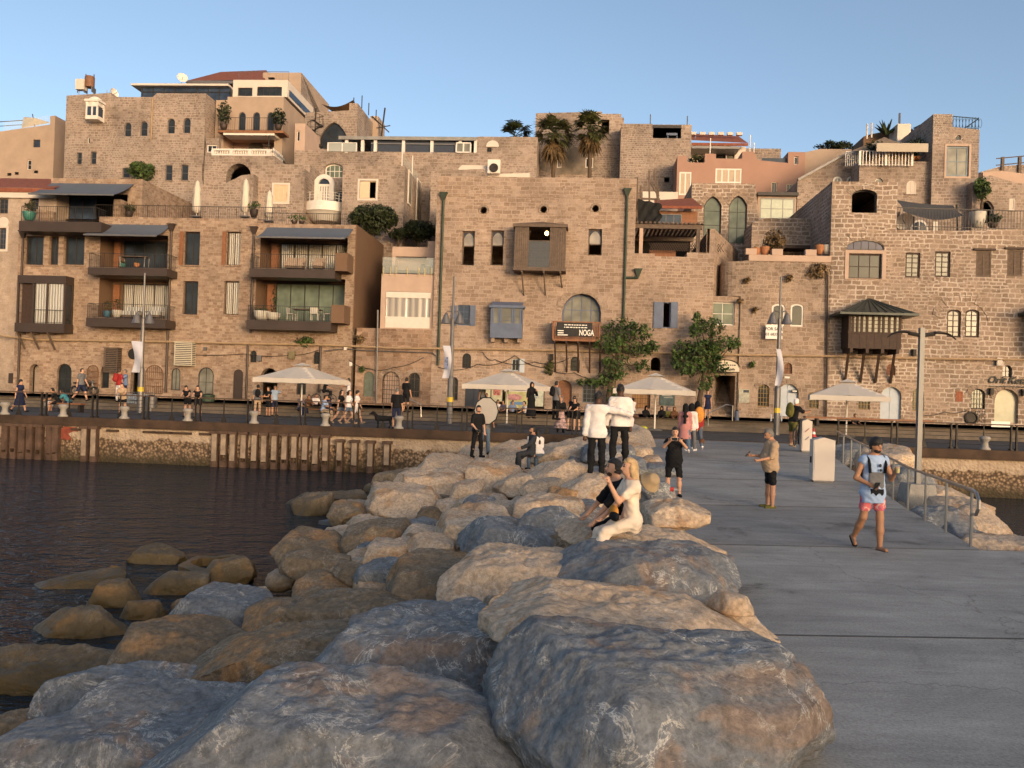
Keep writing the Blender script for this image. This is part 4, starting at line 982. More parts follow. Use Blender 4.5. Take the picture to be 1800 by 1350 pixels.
b=Bld('balcony_house','recessed house front with a white arched doorway onto the round balcony','house',vA+4,[(530,312),(608,312)],6,S_U)
b.win(553,309,585,352,'arch','glass',WHITE,G_BL,4,2,rec=.12,fw=.14,trim=WHITE,name='door')if False else None
b.win(537,335,551,356,'rect','glass',WHITE,G_DK,1,2); b.win(588,335,606,356,'rect','glass',WHITE,G_DK,1,1); b.done()
q=b.rect(551,306,587,352,-.5)
m=MB(); R=b.shape(q[0],q[1],q[2],q[3],'arch'); R2=b.shape(q[0]+.35,q[1]-.35,q[2]+.001,q[3]-.35,'arch'); m.plate(R,[[(x,max(z,q[2]+.002))for x,z in R2]],-.5,-.005); o=b.part('door_arch',m,WHITE)
m=MB(); cx=(q[0]+q[1])/2; sp=q[3]-(q[1]-q[0])/2
for f in(-1,-.5,0,.5,1):X=cx+f*((q[1]-q[0])/2-.42); m.box(X-.07,X+.07,-.34,-.26,q[2],sp)
m.box(q[0]+.35,q[1]-.35,-.35,-.25,sp-.12,sp+.06); m.build('door_frame',WHITE,o); MB().box(q[0]+.34,q[1]-.34,-.25,-.22,q[2],q[3]-.36).build('pane',G_BL,o)
q=b.rect(520,352,608,374,-2.5); cx=(q[0]+q[1])/2; R=(q[1]-q[0])/2; m=MB()
m.lathe([(R*.55,q[2]-.45),(R*.93,q[2]+.15),(R,q[2]+.22),(R*1.0,q[2]+.5),(R*.98,q[2]+.52),(R*.98,q[2]+.95),(R*.93,q[2]+.95),(R*.93,q[2]+.5),(.1,q[2]+.45)],40,(cx,-.8,0)); b.part('round_balcony',m,WHITE,smooth=False)
zb=q[2]+.95; m=MB()
for k in range(3):m.tube([(cx+R*.95*math.cos(t),-.8-R*.95*abs(math.sin(t)),zb+.25+.22*k)for t in[math.pi*i/20 for i in range(21)]],.02,5)
for i in range(13):t=math.pi*i/12; m.box(cx+R*.95*math.cos(t)-.02,cx+R*.95*math.cos(t)+.02,-.8-R*.95*math.sin(t)-.02,-.8-R*.95*math.sin(t)+.02,zb,zb+.72)
b.part('balcony_rail',m,WHITE)
b=Bld('side_house','stone house right of the round balcony with a half open cream shutter','house',vA+1,[(603,292),(712,290)],13,S_U)
w=b.win(632,318,661,349,'rect','open',CREAM,rec=.2,trim=P_WHITE); A,B_,C,D=b.rect(632.5,319,650,348); b.part('shutter',MB().box(A,B_,.02,.07,C,D),CREAM); b.done()
X1=b.out[1][0]
for px,py,w_,h_ in((721,331,.9,2.4),(737,353,1.2,3.2)):
 f=(1031-712)/(1031-px); vv=(vA+1)*f; z=onv(px,py,vv)[1]-b.z0; y=vv-b.v
 P=MB(); P.box(X1+.002,X1+.08,y-w_/2-.15,y+w_/2+.15,z-h_/2-.15,z+h_/2+.15); o=P.build('side_window',P_WHITE,b.root); MB().box(X1+.081,X1+.09,y-w_/2,y+w_/2,z-h_/2,z+h_/2).build('pane',G_PA,o)
for i,(px,py)in enumerate(((722,280),(731,285),(757,307))):
 x=b.out[1][0]; b.part('terrace_post',MB().box(x-.35,x-.28,.3+i*4,.37+i*4,b.out[1][1],b.out[1][1]+2.0),WHITE)
b.part('glass_balustrade',MB().box(X1-.33,X1-.30,.4,8,b.out[1][1],b.out[1][1]+1.1),CLEAR)
def bush(px,py,w,h,v,label,leaf,n,seed,size=.13):
 u,z=onv(px,py+h/2/mpp(px,py,v)*0,v); t=thing('round_bush',label,'bush',W(u,v,z-h/2),0); rg=np.random.default_rng(seed)
 m=MB(); m.tube([(0,0,-.4),(.05,0,h*.3),(.1,.05,h*.6)],.12,6,r2=.04)
 for i in range(5):a=i*1.3; m.tube([(0,0,h*.15),(w*.25*math.cos(a),w*.2*math.sin(a),h*.5)],.05,5,r2=.02)
 m.build('trunk',BARK,t); m=MB(); bl=[((0,0,h*.5),(w*.38,w*.34,h*.42))]
 for i in range(11):a=rg.random()*6.28; e=rg.uniform(-.1,.9); bl.append(((w*.33*math.cos(a)*math.cos(e),w*.3*math.sin(a)*math.cos(e),h*(.48+.34*math.sin(e))),(w*.16,w*.16,h*.17)))
 leaves(m,bl,n,size,rg); m.build('foliage',leaf,t,fixn=False,uv=False); return t
bush(655,386,4.1,2.9,V_WALL+5,'big dark rounded bush behind the right bay of the modern block',LEAF_D,7000,11)
bush(736,407,3.2,2.0,V_WALL+8.5,'smaller dark bush above the peach house',LEAF_D,3500,12); bush(700,412,1.6,1.2,V_WALL+7,'low dark shrub between the two dark bushes over the peach house',LEAF_D,900,13)
bush(759,352,1.2,2.2,vA+9,'green shrub hanging on the shaded side wall near the mansion gutter',LEAF,700,14)
b=Bld('terrace_wall_house','long old stone terrace wall under the glazed pergola','wall',vB,[(518,262),(585,266),(838,270),(838,241),(945,240)],5,S_U,snap=.25)
b.win(570,287,603,312,'seg','glass',WHITE,G_GR,4,2,rec=.4,fw=.1); b.win(856,259,864,267,'rect','glass',STEEL_D,G_DK,2,1,grille=True); b.done()
q=b.rect(855,247,877,258); b.part('white_niche',MB().plate(b.shape(q[0],q[1],q[2],q[3],'arch'),[],-.04,-.004),P_WHITE)
q=b.rect(752,300,860,318)
b=Bld('lower_terrace','low stone block behind the mansion roof with rough top','wall',vA+3,[(758,300),(852,297),(856,313)],5,S_U,snap=.1); b.done()
b=Bld('white_parapet','white plastered parapet behind the mansion roof','wall',vA+5,[(806,296),(812,290),(862,291),(862,306),(931,304)],3,P_WHITE,snap=.1); b.done()
wallbox(869,295,1.0,1.1,.5,vA+4.8,'white air conditioner with a black fan on the white parapet',WHITE,'air_conditioner','air conditioner')
u,z=onv(868,295,vA+4.25); t=thing('fan_grille','round black fan of the air conditioner on the white parapet','fan',W(u,vA+4.25,z),TH); m=MB(); m.lathe([(.36,0),(.36,.04),(.3,.05),(.08,.03)],20); m.build('grille',IRON,t).rotation_euler=(rad(90),0,0)
t=thing('terrace_pergola','long glazed pergola with white posts and a flat roof on the stone terrace','pergola',W(*[onv(710,268,vB)[0],vB,onv(710,268,vB)[1]]),TH); u0=onv(710,268,vB)[0]; z0=onv(710,268,vB)[1]
def TL(px,py):u,z=onv(px,py,vB); return u-u0,z-z0
zr=TL(710,241)[1]; xl,xr=TL(602,240)[0],TL(838,240)[0]
m=MB(); m.box(xl-.3,xr,-.1,4.5,zr-.12,zr); m.box(xl-.3,xr,-.14,-.101,zr-.28,zr+.02); m.build('flat_roof',plain('grey_roof',(.22,.21,.2),.6),t)
for px in(609,637,659.5,709,759,809,836):x=TL(px,255)[0]; MB().box(x-.13,x+.13,0,.26,-.1,zr-.13).build('post',WHITE,t)
m=MB(); m.box(TL(660,0)[0],TL(808,0)[0],.1,.14,zr*.55,zr*.55+.1)
for i in range(16):x=xl+(xr-xl)*i/15; m.box(x-.03,x+.03,.3,4.4,zr-.22,zr-.121)
m.build('rafter',GREYM,t)
MB().box(TL(660,0)[0],TL(808,0)[0],.2,.22,.0,zr-.13).build('glass_front',clear('smoke_glass',(.05,.055,.07),.78),t)
m=MB();
for px in(586,611,636):x=TL(px,0)[0]; m.box(x-.05,x+.05,-.12,-.06,0,TL(600,251)[1])
z1=TL(600,251)[1]; m.box(TL(586,0)[0],TL(636,0)[0],-.12,-.06,z1-.06,z1); gb=m.build('balustrade_frame',WHITE,t); MB().box(TL(586,0)[0],TL(636,0)[0],-.1,-.08,0,z1-.07).build('pane',clear('milky_glass',(.45,.46,.42),.6),gb)
x0,x1=TL(811,0)[0],TL(836,0)[0]; m=MB();
for f in(0,.5,1):m.box(x0+(x1-x0)*f-.06,x0+(x1-x0)*f+.06,-.1,-.04,0,zr*.6)
m.box(x0,x1,-.1,-.04,zr*.6,zr*.6+.1); m.box(x0,x1,-.1,-.04,0,.1); gb=m.build('window_frame',WHITE,t); MB().box(x0,x1,-.08,-.06,.1,zr*.6).build('pane',G_PA,gb)
MB().box(TL(681,0)[0],TL(715,0)[0],.5,1.2,-.05,.25).build('white_planter',WHITE,t)
b=Bld('pointed_arch_house','stone house with a very large pointed arched window on the upper left terrace','house',vC,[(537,198),(614,194),(614,181),(629,182)],8,S_V,snap=.2,y1=266)
b.win(562,215,611,262,'point','glass',STEEL_D,G_DK,3,2,rec=.3,fw=.07); b.done(); arch_ring(b,562,215,611,262,'point',S_V,.45)
b=Bld('chimney_block','plain plaster block to the right of the pointed arch house','house',vC+6,[(651,204),(665,204)],3,P_TAN,y1=270); b.done()
b=Bld('low_pink_wall','low pink plaster wall left of the spiral stair','wall',vB+1,[(519,217),(537,217)],4,P_PEACH,y1=270); b.win(521,230,527,248,'rect','glass',WHITE,G_DK,1,1); b.done()
t=thing('spiral_stair','dark iron spiral stair left of the pointed arch','stair',W(onv(553,258,vC-2)[0],vC-2,onv(553,258,vC-2)[1]),TH); hz=onv(553,207,vC-2)[1]-onv(553,258,vC-2)[1]
MB().tube([(0,0,0),(0,0,hz+.9)],.06,8).build('pole',IRON,t); m=MB(); n=16; pts=[]
for i in range(n):
 a=i*.55; z=hz*i/n; m.add([(0,0,z),(.75*math.cos(a),.75*math.sin(a),z),(.75*math.cos(a+.5),.75*math.sin(a+.5),z),(0,0,z+.05),(.75*math.cos(a),.75*math.sin(a),z+.05),(.75*math.cos(a+.5),.75*math.sin(a+.5),z+.05)],[(0,2,1),(3,4,5),(1,2,5,4),(0,1,4,3),(2,0,3,5)]); pts.append((.75*math.cos(a),.75*math.sin(a),z+.9))
m.build('tread',IRON,t); m=MB(); m.tube(pts,.025,5)
for p in pts:m.box(p[0]-.012,p[0]+.012,p[1]-.012,p[1]+.012,p[2]-.9,p[2])
m.build('handrail',IRON,t)
def rods(pts,v,label,r=.05,mat=GREYM,name='roof_mast',cat='mast',group=None):
 for(x,y0,y1)in pts:
  u,z=onv(x,y1,v); h=onv(x,y0,v)[1]-z; o=MB().tube([(0,0,-.3),(0,0,h)],r,6).build(name,mat,None,loc=W(u,v,z)); tag(o,label,cat,group)
rods(((636,168,186),(648,181,197),(661,193,206)),vC+3,'dark slim mast on the roof edge right of the shade sail',.05,IRON,group='masts beside the shade sail')
u,z=onv(674,222,vC+6); t=thing('furled_frame','tangled dark folded frame leaning at the roof corner','frame',W(u,vC+6,z),0); m=MB(); m.bar((-.2,0,-1.2),(.1,0,1.9),.14); m.bar((-1.2,0,1.0),(.6,0,-.6),.1); m.bar((-.7,0,-.2),(.7,0,.1),.08); m.build('poles',IRON,t)
b=Bld('plaster_tower','tan plastered tower house with three arched windows over a balcony and a glazed top storey','house',vC,[(380,176),(400,176),(400,171),(499,170)],9,P_TAN,snap=.2,y1=280)
for r in((419,197,432,230),(444,197,457,230),(469,197,482,230)):b.win(*r,'arch','glass',GREYM,G_DK,1,1,rec=.2)
A,B_,C,D=b.recess(391,238,483,266,d=2.5,wall=P_PEACH)
m=MB(); m.lathe([(.75,0),(.75,.05)],20); o=b.part('wall_mirror',m,G_PA); o.location=((A+B_)/2-.2,2.45,C+1.0); o.rotation_euler=(rad(90),0,0); b.part('balcony_light',MB().box((A+B_)/2+.5,(A+B_)/2+1.3,2.3,2.45,D-.3,D-.15),WHITE)
b.win(363,254,381,268,'rect','none',hole=False); b.done()
q=b.rect(381,229,483,233,-1.6); b.part('balcony_slab',MB().box(q[0],q[1]+.9,-1.6,-.004,q[2],q[3]),plain('rust_edge',(.22,.10,.05),.8)); b.rail(q[0],q[1]+.8,q[3],1.25,-1.5,step=.2,ends=1.4)
q2=b.rect(391,233.5,483,237.5,-1.5); b.part('white_beam',MB().box(q2[0],q2[1],-1.5,-.004,q2[2],q2[3]),WHITE); x=b.loc(482,250)[0]; b.part('post',MB().tube([(x,-1.4,q2[2]-2.6),(x,-1.4,q2[2])],.05,6),IRON)
q=b.rect(371,262,480,274,-3.0); m=MB(); m.box(q[0],q[1],-3.1,-2.85,q[3]-.16,q[3]); m.box(q[0],q[1],-3.1,-2.85,q[2],q[2]+.14); n=26
for i in range(n):
 X=q[0]+(q[1]-q[0])*(i+.5)/n; H=q[3]-q[2]-.3
 if i%8==0:m.box(X-.14,X+.14,-3.12,-2.83,q[2]+.141,q[3]-.161)
 else:m.lathe([(.07,0),(.05,H*.1),(.10,H*.3),(.06,H*.55),(.04,H*.75),(.08,H)],8,(X,-2.97,q[2]+.14))
for i in range(7):m.lathe([(.07,0),(.10,.3),(.05,.6),(.08,.75)],8,(q[1]-.1,-2.5+i*.4,q[2]+.14))
m.box(q[1]-.22,q[1],-2.84,.3,q[3]-.16,q[3]); b.part('white_balustrade',m,WHITE)
b.part('terrace_floor',MB().box(q[0],q[1],-3.1,-.004,q[2]-.3,q[2]-.004),S_U)
b.win(363,254,381,268,'rect','none',hole=False)
b=Bld('penthouse','cream top storey with wide dark windows above the plastered tower','penthouse',vC+.4,[(410,142),(506,139)],8,P_WHITE,y1=170)
b.win(417.5,154,444,169,'rect','glass',STEEL_D,G_DK,2,1,fw=.1); b.win(451,152.5,496,168.5,'rect','glass',STEEL_D,G_DK,4,1,fw=.08); b.done()
X1=b.out[1][0]; zt=b.out[1][1]; b.part('side_glazing',MB().box(X1+.002,X1+.05,.5,7,.25,zt-.8),G_DK); b.rail(X1-5,X1,zt,.9,.2,GREYM,step=.6)
b=Bld('top_house','cream walled top house with a red tiled roof crowning the hill','house',vD,[(462,129),(530,126)],10,P_TAN,y1=175); b.win(471,136,483,140,'rect','open',DARK); b.done()
Xr=b.out[1][0]; q=b.loc(335,148); q1=b.loc(388,131,4); q2=b.loc(468,128,4); q3=b.loc(470,146); m=MB()
m.add([(q[0],-1,q[1]),(q3[0],-1,q3[1]),(q2[0],4,q2[1]+.3),(q1[0],4,q1[1]+.3),(q[0],10,q[1]),(q3[0],10,q3[1])],[(0,1,2,3),(0,3,4),(1,5,2),(2,5,4,3)]); b.part('tile_roof',m,TILE,fixn=False)
b.part('roof_edge',MB().box(q[0],q3[0],-1.1,-.9,q[1]-.3,q[1]-.003),GREYM); b.part('gable_side',MB().add([(Xr+.003,0,0),(Xr+.003,10,0),(Xr+.003,10,b.out[1][1]-5.5),(Xr+.003,0,b.out[1][1])],[(0,1,2,3)]),S_V)
t=thing('glass_terrace','dark blue glazed terrace with a cream roof slab left of the top storey','conservatory',W(onv(330,168,vC+3)[0],vC+3,onv(330,168,vC+3)[1]),TH); u0,z0=onv(330,168,vC+3)
def TL(px,py):u,z=onv(px,py,vC+3); return u-u0,z-z0
m=MB().box(TL(254,0)[0],TL(411,0)[0],-.0,4,-.6,TL(330,154)[1]); m.build('glazing',G_BL,t); xa,xb=TL(241,0)[0],TL(411,0)[0]
MB().box(xa,xb,-.6,4.2,TL(330,154)[1]+.002,TL(330,150.5)[1]).build('roof_slab',P_WHITE,t); m=MB()
for i in range(9):x=TL(256,0)[0]+(xb-TL(256,0)[0])*i/8; m.box(x-.04,x+.04,-.06,-.003,-.5,TL(330,154)[1])
m.box(TL(254,0)[0],xb,-.07,-.061,.3,.38); m.build('mullion',STEEL_D,t)
t=thing('shade_sail','sagging brown shade sail stretched beside the top house','shade sail',W(onv(590,176,vC+5)[0],vC+5,onv(590,176,vC+5)[1]),TH); u0,z0=onv(590,176,vC+5)
def TL(px,py):u,z=onv(px,py,vC+5); return u-u0,z-z0
P00,P10,P11,P01=TL(552,168),TL(622,175),TL(618,187),TL(575,181); m=MB(); n=10
g=lambda s_,t_:tuple((1-s_)*(1-t_)*np.array((P00[0],2.5,P00[1]))+s_*(1-t_)*np.array((P10[0],0,P10[1]))+s_*t_*np.array((P11[0],3,P11[1]))+(1-s_)*t_*np.array((P01[0],4,P01[1]))-np.array((0,0,.5*math.sin(math.pi*s_))))
for i in range(n):
 for j in range(4):m.quadf(g(i/n,j/4),g((i+1)/n,j/4),g((i+1)/n,(j+1)/4),g(i/n,(j+1)/4))
m.build('cloth',plain('sail_brown',(.24,.14,.075),.9,var=.1),t,smooth=True)
MB().tube([(P10[0],0,P10[1]+.2),(P10[0],0,P10[1]-3)],.05,6).build('mast',IRON,t)
pot_plant(393,229,vC-1.2,.35,.6,BRONZE,'tall dark shrub in a pot at the left of the tower balcony',LEAF_D,300,.7,2.2,size=.16); pot_plant(489,229,vC-1.0,.35,.5,BRONZE,'palm like shrub at the right of the tower balcony',LEAF_D,220,.7,1.6,size=.2)
b=Bld('great_house','large blocky upper stone house with round topped windows and a hanging white bay','house',vC-2,[(117,168),(195,163),(200,172),(268,169),(276,165),(362,163)],9,S_V,snap=.3)
for r in((218,215,231,240),(246.5,213,259.5,239),(294,208,307.6,234.6),(322,207,335,234)):b.win(*r,'arch','glass',GREYM,G_DK,1,2,rec=.25)
for r in((134.6,268,144,289),(159,266.6,169.5,288.4),(215,295,228,312),(290,290,303,317),(318,290,331,317)):b.win(*r,'rect','glass',GREYM,G_DK,1,2,rec=.25,sill=True)
b.win(153,241,158,252,'rect','glass',WHITE,G_DK,1,1); b.win(355,288,367,318,'rect','open',DARK,rec=.5); b.win(362.5,254,380,267,'rect','glass',WHITE,G_DK,2,1,hole=False)if False else None
b.done()
q=b.rect(150,174,172,209,-1.2); x0,x1,z0,z1=q; m=MB(); m.box(x0,x1,-1.2,-.003,z0,z0+.35); m.box(x0-.1,x1+.1,-1.3,-.004,z1-.2,z1); m.ell(((x0+x1)/2,-.6,z1),((x1-x0)*.52,.65,.4),16,6)
for X in(x0,(x0+x1)/2-.04,x1-.14):m.box(X,X+.14,-1.2,-1.06,z0+.351,z1-.201)
m.box(x1-.14,x1,-.2,-.005,z0+.351,z1-.201); m.box(x0,x1,-1.195,-1.07,z0+1.2,z0+1.3); o=b.part('white_bay',m,WHITE); MB().box(x0+.05,x1-.05,-1.14,-.05,z0+1.3,z1-.21).build('blind',plain('blind_white',(.62,.58,.54),.5),o); MB().box(x0+.05,x1-.05,-1.13,-.06,z0+.36,z0+1.19).build('pane',G_BL,o)
downpipe(b,((268,172),(265,246)),.08,PIPE_T,False); x,z=b.loc(375,165)
b.part('side_return',MB().box(b.out[5][0]+.002,b.out[5][0]+.02,0,.1,0,1),S_V)
b=Bld('white_window_wall','short stone wall with a small white window beside the white balustrade','wall',vC-2.2,[(362,243),(385,243)],.5,S_U,y1=290); b.win(363,254,381,268,'rect','glass',WHITE,G_DK,2,1,fw=.1); b.done()
bush(250,302,3.0,2.2,vC-2.6,'green creeper bush against the great house wall between two windows',LEAF,1600,15,.16)
u,z=onv(157,163,vC-1); t=thing('water_tank','rusty cylindrical water tank on the great house roof','water tank',W(u,vC-1,z),0); m=MB(); m.lathe([(.45,.5),(.45,1.5),(.4,1.58),(.1,1.62)],16); m.build('tank',plain('rust_tank',(.20,.10,.06),.7,.2),t); m=MB()
for sx in(-.4,.4):m.box(sx-.04,sx+.04,-.4,.4,0,.5); m.box(sx-.04,sx+.04,-.04,.04,.5,1.8)
m.build('frame',GREYM,t)
u,z=onv(142.5,163,vC-1.2); t=thing('roof_cabinet','pale square cabinet on legs beside the rusty water tank','cabinet',W(u,vC-1.2,z),TH); MB().box(-.42,.42,-.3,.3,.25,1.25).build('case',P_WHITE,t); m=MB()
for sx in(-.35,.35):m.box(sx-.04,sx+.04,-.04,.04,0,.249)
m.build('leg',GREYM,t)
def dish(px,py,v,r,label,tilt=60,az=20):
 u,z=onv(px,py,v); t=thing('satellite_dish',label,'satellite dish',W(u,v,z),rad(az)); m=MB(); m.lathe([(.02,0),(r*.5,.06*r*2),(r*.85,.16*r*2),(r,.24*r*2)],20,cap=False); o=m.build('reflector',WHITE,t,smooth=True,fixn=False); o.rotation_euler=(rad(tilt),0,0)
 MB().tube([(0,.1,-1.0),(0,.06,0)],.04,6).build('mount',GREYM,t); MB().bar((0,-.02,-.1),(0,-r*1.1,.1),.04).build('feed_arm',GREYM,t)
dish(198,165,vC-1,.5,'satellite dish seen nearly edge on at the great house parapet',80,70); dish(320,139,vD-2,.55,'satellite dish against the sky left of the red tiled roof',70,30)
rods(((188,158,166),(139,145,165),(164,141,163)),vC-1,'thin rod standing by the water tank on the great house roof',.03,GREYM,group='rods on the great house roof')
b=Bld('far_left_house','plain tan house with a white tent awning at the upper left edge','house',vC+2,[(-80,234),(0,231),(88,219),(88,204),(97,203)],5,P_TAN,snap=.12)
b.win(58,245.5,71,259,'rect','glass',STEEL_D,G_BL,2,1); b.win(47,281,55,298,'rect','glass',WHITE,G_DK,1,2)
for x,y in((16,306.5),(29,305),(63,302)):b.win(x-4,y-2.5,x+4,y+2.5,'rect','open',STEEL_D)
b.done(); c=b.loc(40,262); b.part('stone_facing',MB().box(b.loc(-80,0)[0],b.out[3][0]-.01,-.06,-.003,0,b.loc(40,249)[1]),S_V)if False else None
q=b.loc(4,230); q1=b.loc(84,219); m=MB(); m.add([(q[0],.2,q[1]),(q1[0],.2,q1[1]),(q1[0],.2,q1[1]+1.0),(q[0],.2,q[1]+1.0)],[(0,1,2,3)]); b.part('glass_balustrade',m,CLEAR)
a1,a2,a3,a4=b.loc(25,197),b.loc(58,205),b.loc(34,224),b.loc(86,214); m=MB(); m.add([(a1[0],1.5,a1[1]),(a2[0],.4,a2[1]),(a3[0],.3,a3[1]),(a4[0],.3,a4[1])],[(0,1,2),(2,1,3)]); b.part('tent_awning',m,plain('tent_cloth',(.52,.42,.32),.9,var=.1)); m=MB(); m.bar((b.loc(59,222)[0],.2,b.loc(59,222)[1]),(b.loc(46,195)[0],1,b.loc(46,195)[1]),.08); b.part('tent_pole',m,GREYM)
m=MB(); e0,e1=b.loc(-80,207),b.loc(25,200); m.tube([(e0[0],2,e0[1]),(e1[0],2,e1[1])],.05,5); m.tube([(e0[0],2,e0[1]-.45),(e1[0],2,e1[1]-.45)],.04,5); b.part('handrail',m,GREYM)
b=Bld('palm_tower','tall rough stone tower behind the two palms','tower',vB+6,[(942,199),(1058,196),(1058,200),(1092,200),(1092,206),(1097,207)],8,S_V,snap=.15)
for r in((979,281,987,295),(1029,277,1043,295)):b.win(*r,'rect','glass',WHITE,G_DK,2,1,rec=.15,fw=.1)
b.win(1057,210,1071,233,'rect','open',WOOD_G,rec=.6); b.done()
q=b.rect(945,258,1055,309); rg=random.Random(4); pts=[]
for i in range(26):a=2*math.pi*i/26; r=1+rg.uniform(-.2,.1); pts.append(((q[0]+q[1])/2+(q[1]-q[0])/2*r*math.cos(a),(q[2]+q[3])/2+(q[3]-q[2])/2*r*math.sin(a)))
hl=[]
for h,r in b.holes[:2]:
 xs=[p[0]for p in h]; zs=[p[1]for p in h]; hl.append([(min(xs)-.03,min(zs)-.03),(max(xs)+.03,min(zs)-.03),(max(xs)+.03,max(zs)+.03),(min(xs)-.03,max(zs)+.03)])
hl=[h for h in hl if all(inside(p,pts)for p in h)]
b.part('cement_patch',MB().plate(pts,hl,-.03,-.002),plain('cement',(.20,.165,.135),.95,var=.35,scale=1.2,bump=.4))
b=Bld('ruined_tower','tall weathered stone wall with a dark square opening right of the palms','tower',vB+4,[(1092,218),(1146,217),(1148,219),(1197,219),(1216,219)],8,S_V,snap=.2)
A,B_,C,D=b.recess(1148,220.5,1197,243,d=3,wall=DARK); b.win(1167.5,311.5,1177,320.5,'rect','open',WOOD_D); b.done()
b.part('shade_frame',MB().box(A,B_,-.1,-.0,D-.25,D+.0),STEEL_D); m=MB(); m.box(A+1.2,B_-.3,.1,.9,C+.3,C+.5)
for i in range(4):m.box(A+1.3+i*.8,A+1.38+i*.8,.2,.28,C,C+.3)
b.part('blue_bench',m,BLUE_P); rods(((1143,201,218),(1208,204,219)),vB+4.5,'thin rod on the ruined tower roof',.05,GREYM,group='rods on the ruined tower')
def palm(px,py,v,zb,R,nf,label,skirt=2.2,seed=0,fan=True,trunk=True):
 u,z=onv(px,py,v); t=thing('fan_palm',label,'palm tree',W(u,v,zb),0); H=z-zb; rg=np.random.default_rng(seed)
 m=MB(); m.tube([(0.15,0,0),(.1,0,H*.5),(0,0,H)],[.24,.2,.17],10); m.build('trunk',BARK,t)
 def frond(m,az,el,L,w,seg=11):
  d=Vector((math.cos(az)*math.cos(el),math.sin(az)*math.cos(el),math.sin(el))); side=Vector((-math.sin(az),math.cos(az),0)); p0=Vector((0,0,H)); p1=p0+d*L*.5-Vector((0,0,.10*L*L*.3))
  m.tube([p0,(p0+p1)/2+Vector((0,0,.05)),p1],.02,4)
  dd=(p1-p0).normalized(); n_=side.cross(dd)
  for k in range(seg):
   a=(k/(seg-1)-.5)*2.6; e=(dd*math.cos(a)+side*math.sin(a)); l=L*.55*(.75+.25*math.cos(a))*rg.uniform(.85,1.1)
   q1=p1+e*l*.55+n_*.03; q2=p1+e*l-Vector((0,0,l*rg.uniform(.15,.45))); s_=e.cross(n_)*w
   m.quadf(p1,q1-s_,q2,q1+s_)
 m=MB()
 for i in range(nf):frond(m,rg.random()*6.28,rg.uniform(-.75,1.25),R*rg.uniform(.75,1.1),.065)
 m.build('crown',LEAF_O if fan else LEAF_D,t,fixn=False,uv=False)
 m=MB()
 for i in range(int(nf*1.3)):frond(m,rg.random()*6.28,rg.uniform(-1.5,-1.0),skirt*rg.uniform(.6,1.1),.08,8)
 if skirt:m.build('dead_skirt',LEAF_DRY,t,fixn=False,uv=False)
palm(974,234,vB+2.5,9,2.1,50,'left fan palm with the longer brown skirt in front of the stone tower',2.4,21); palm(1038,226,vB+2.8,9,1.95,48,'right fan palm in front of the stone tower, slightly higher',2.0,22)
palm(905,240,vB+4,12,2.0,30,'small dark palm peeping over the long terrace wall',0,23,False)
b=Bld('tiled_house','low white house with a red tiled roof between the ruined tower and the pink house','house',vB+6,[(1214,253),(1311,258)],6,P_WHITE,snap=.1,y1=290)
b.win(1258,264,1276,280,'rect','glass',WOOD_D,G_DK,3,1); b.win(1278,266,1291,282,'rect','glass',BLUE_P,G_PA,1,1,name='door'); b.done()
q0,q1=b.loc(1214,251),b.loc(1312,256); r0,r1=b.loc(1212,240,3),b.loc(1298,245,3); m=MB(); m.add([(q0[0],-.8,q0[1]),(q1[0],-.8,q1[1]),(r1[0],3,r1[1]+.3),(r0[0],3,r0[1]+.3)],[(0,1,2,3)]); m.box(q0[0],q1[0],-.8,-.7,q1[1]-.25,q1[1]-.01); b.part('tile_roof',m,TILE)
for i in range(6):x=q0[0]+(q1[0]-q0[0])*(i+.4)/6; b.part('dormer',MB().box(x-.25,x+.25,.8,1.2,q0[1]+1.0,q0[1]+1.25),P_WHITE)
m=MB(); q=b.rect(1216,257,1300,261,-2); b.part('canopy',MB().box(q[0],q[1],-2,0,q[2],q[3]),GREYM)
b=Bld('back_stone_block','plain stone block behind the pink house roof','house',vB+9,[(1300,259),(1373,263)],5,S_V,snap=.3,y1=300); b.done()
rods(((1318,237,262),(1325,251,268),(1248,243,270)),vB+2,'thin pale pole on the pink house roof',.05,WHITE,group='poles on the pink house roof')
E=lambda*P:[(1060+x/4.219,170+y/4.219)for x,y in P]
b=Bld('pink_house','pink plastered house with pale shuttered windows and a stepped roofline','house',vB+1,E((552,440),(620,440),(625,490),(752,486),(757,424),(835,421),(840,462),(1030,456),(1035,407),(1118,407),(1146,470),(1370,492),(1375,407),(1500,412)),6,P_PINK,snap=.2)
PALE=plain('pale_shutter',(.50,.40,.31),.6,var=.05)
b.win(1194,302,1215,343,'rect','shutter',WHITE,PALE,2,1,rec=.12,fw=.12); b.win(1258,296,1303,322,'rect','shutter',WHITE,PALE,4,1,rec=.12,fw=.12); b.win(1396,275,1403,289,'rect','glass',WHITE,G_DK,1,1)
for r in((1356,320,1366,343),(1382.5,323,1393,343)):b.win(*r,'rect','glass',CREAM,G_DK,2,1,rec=.15)
b.done(); q=b.rect(1342,275,1385,284); b.part('roof_glass',MB().box(q[0],q[1],.5,.55,q[2],q[3]),G_BL)
bush(1228,281,2.2,1.0,vB+2,'low grey green hedge on the pink house roof',LEAF_O,400,31)
b=Bld('twin_arch_house','stone house with two tall pointed glass arches','house',vA+2,E((660,645),(1128,640),(1155,900)),5,S_G,snap=.3)
b.win(1237,345,1267.5,420,'point','glass',STEEL_D,G_GR,1,3,rec=.3,fw=.08); b.win(1281,344,1312.5,428,'point','glass',STEEL_D,G_GR,2,3,rec=.3,fw=.08); b.done()
for r in((1237,345,1267.5,420),(1281,344,1312.5,428)):arch_ring(b,*r,'point',S_F,.4)
b=Bld('glass_house','glazed conservatory with pale green panes right of the twin arches','conservatory',vA+4,[(1332,344),(1400,344)],4,P_TAN,y1=395)
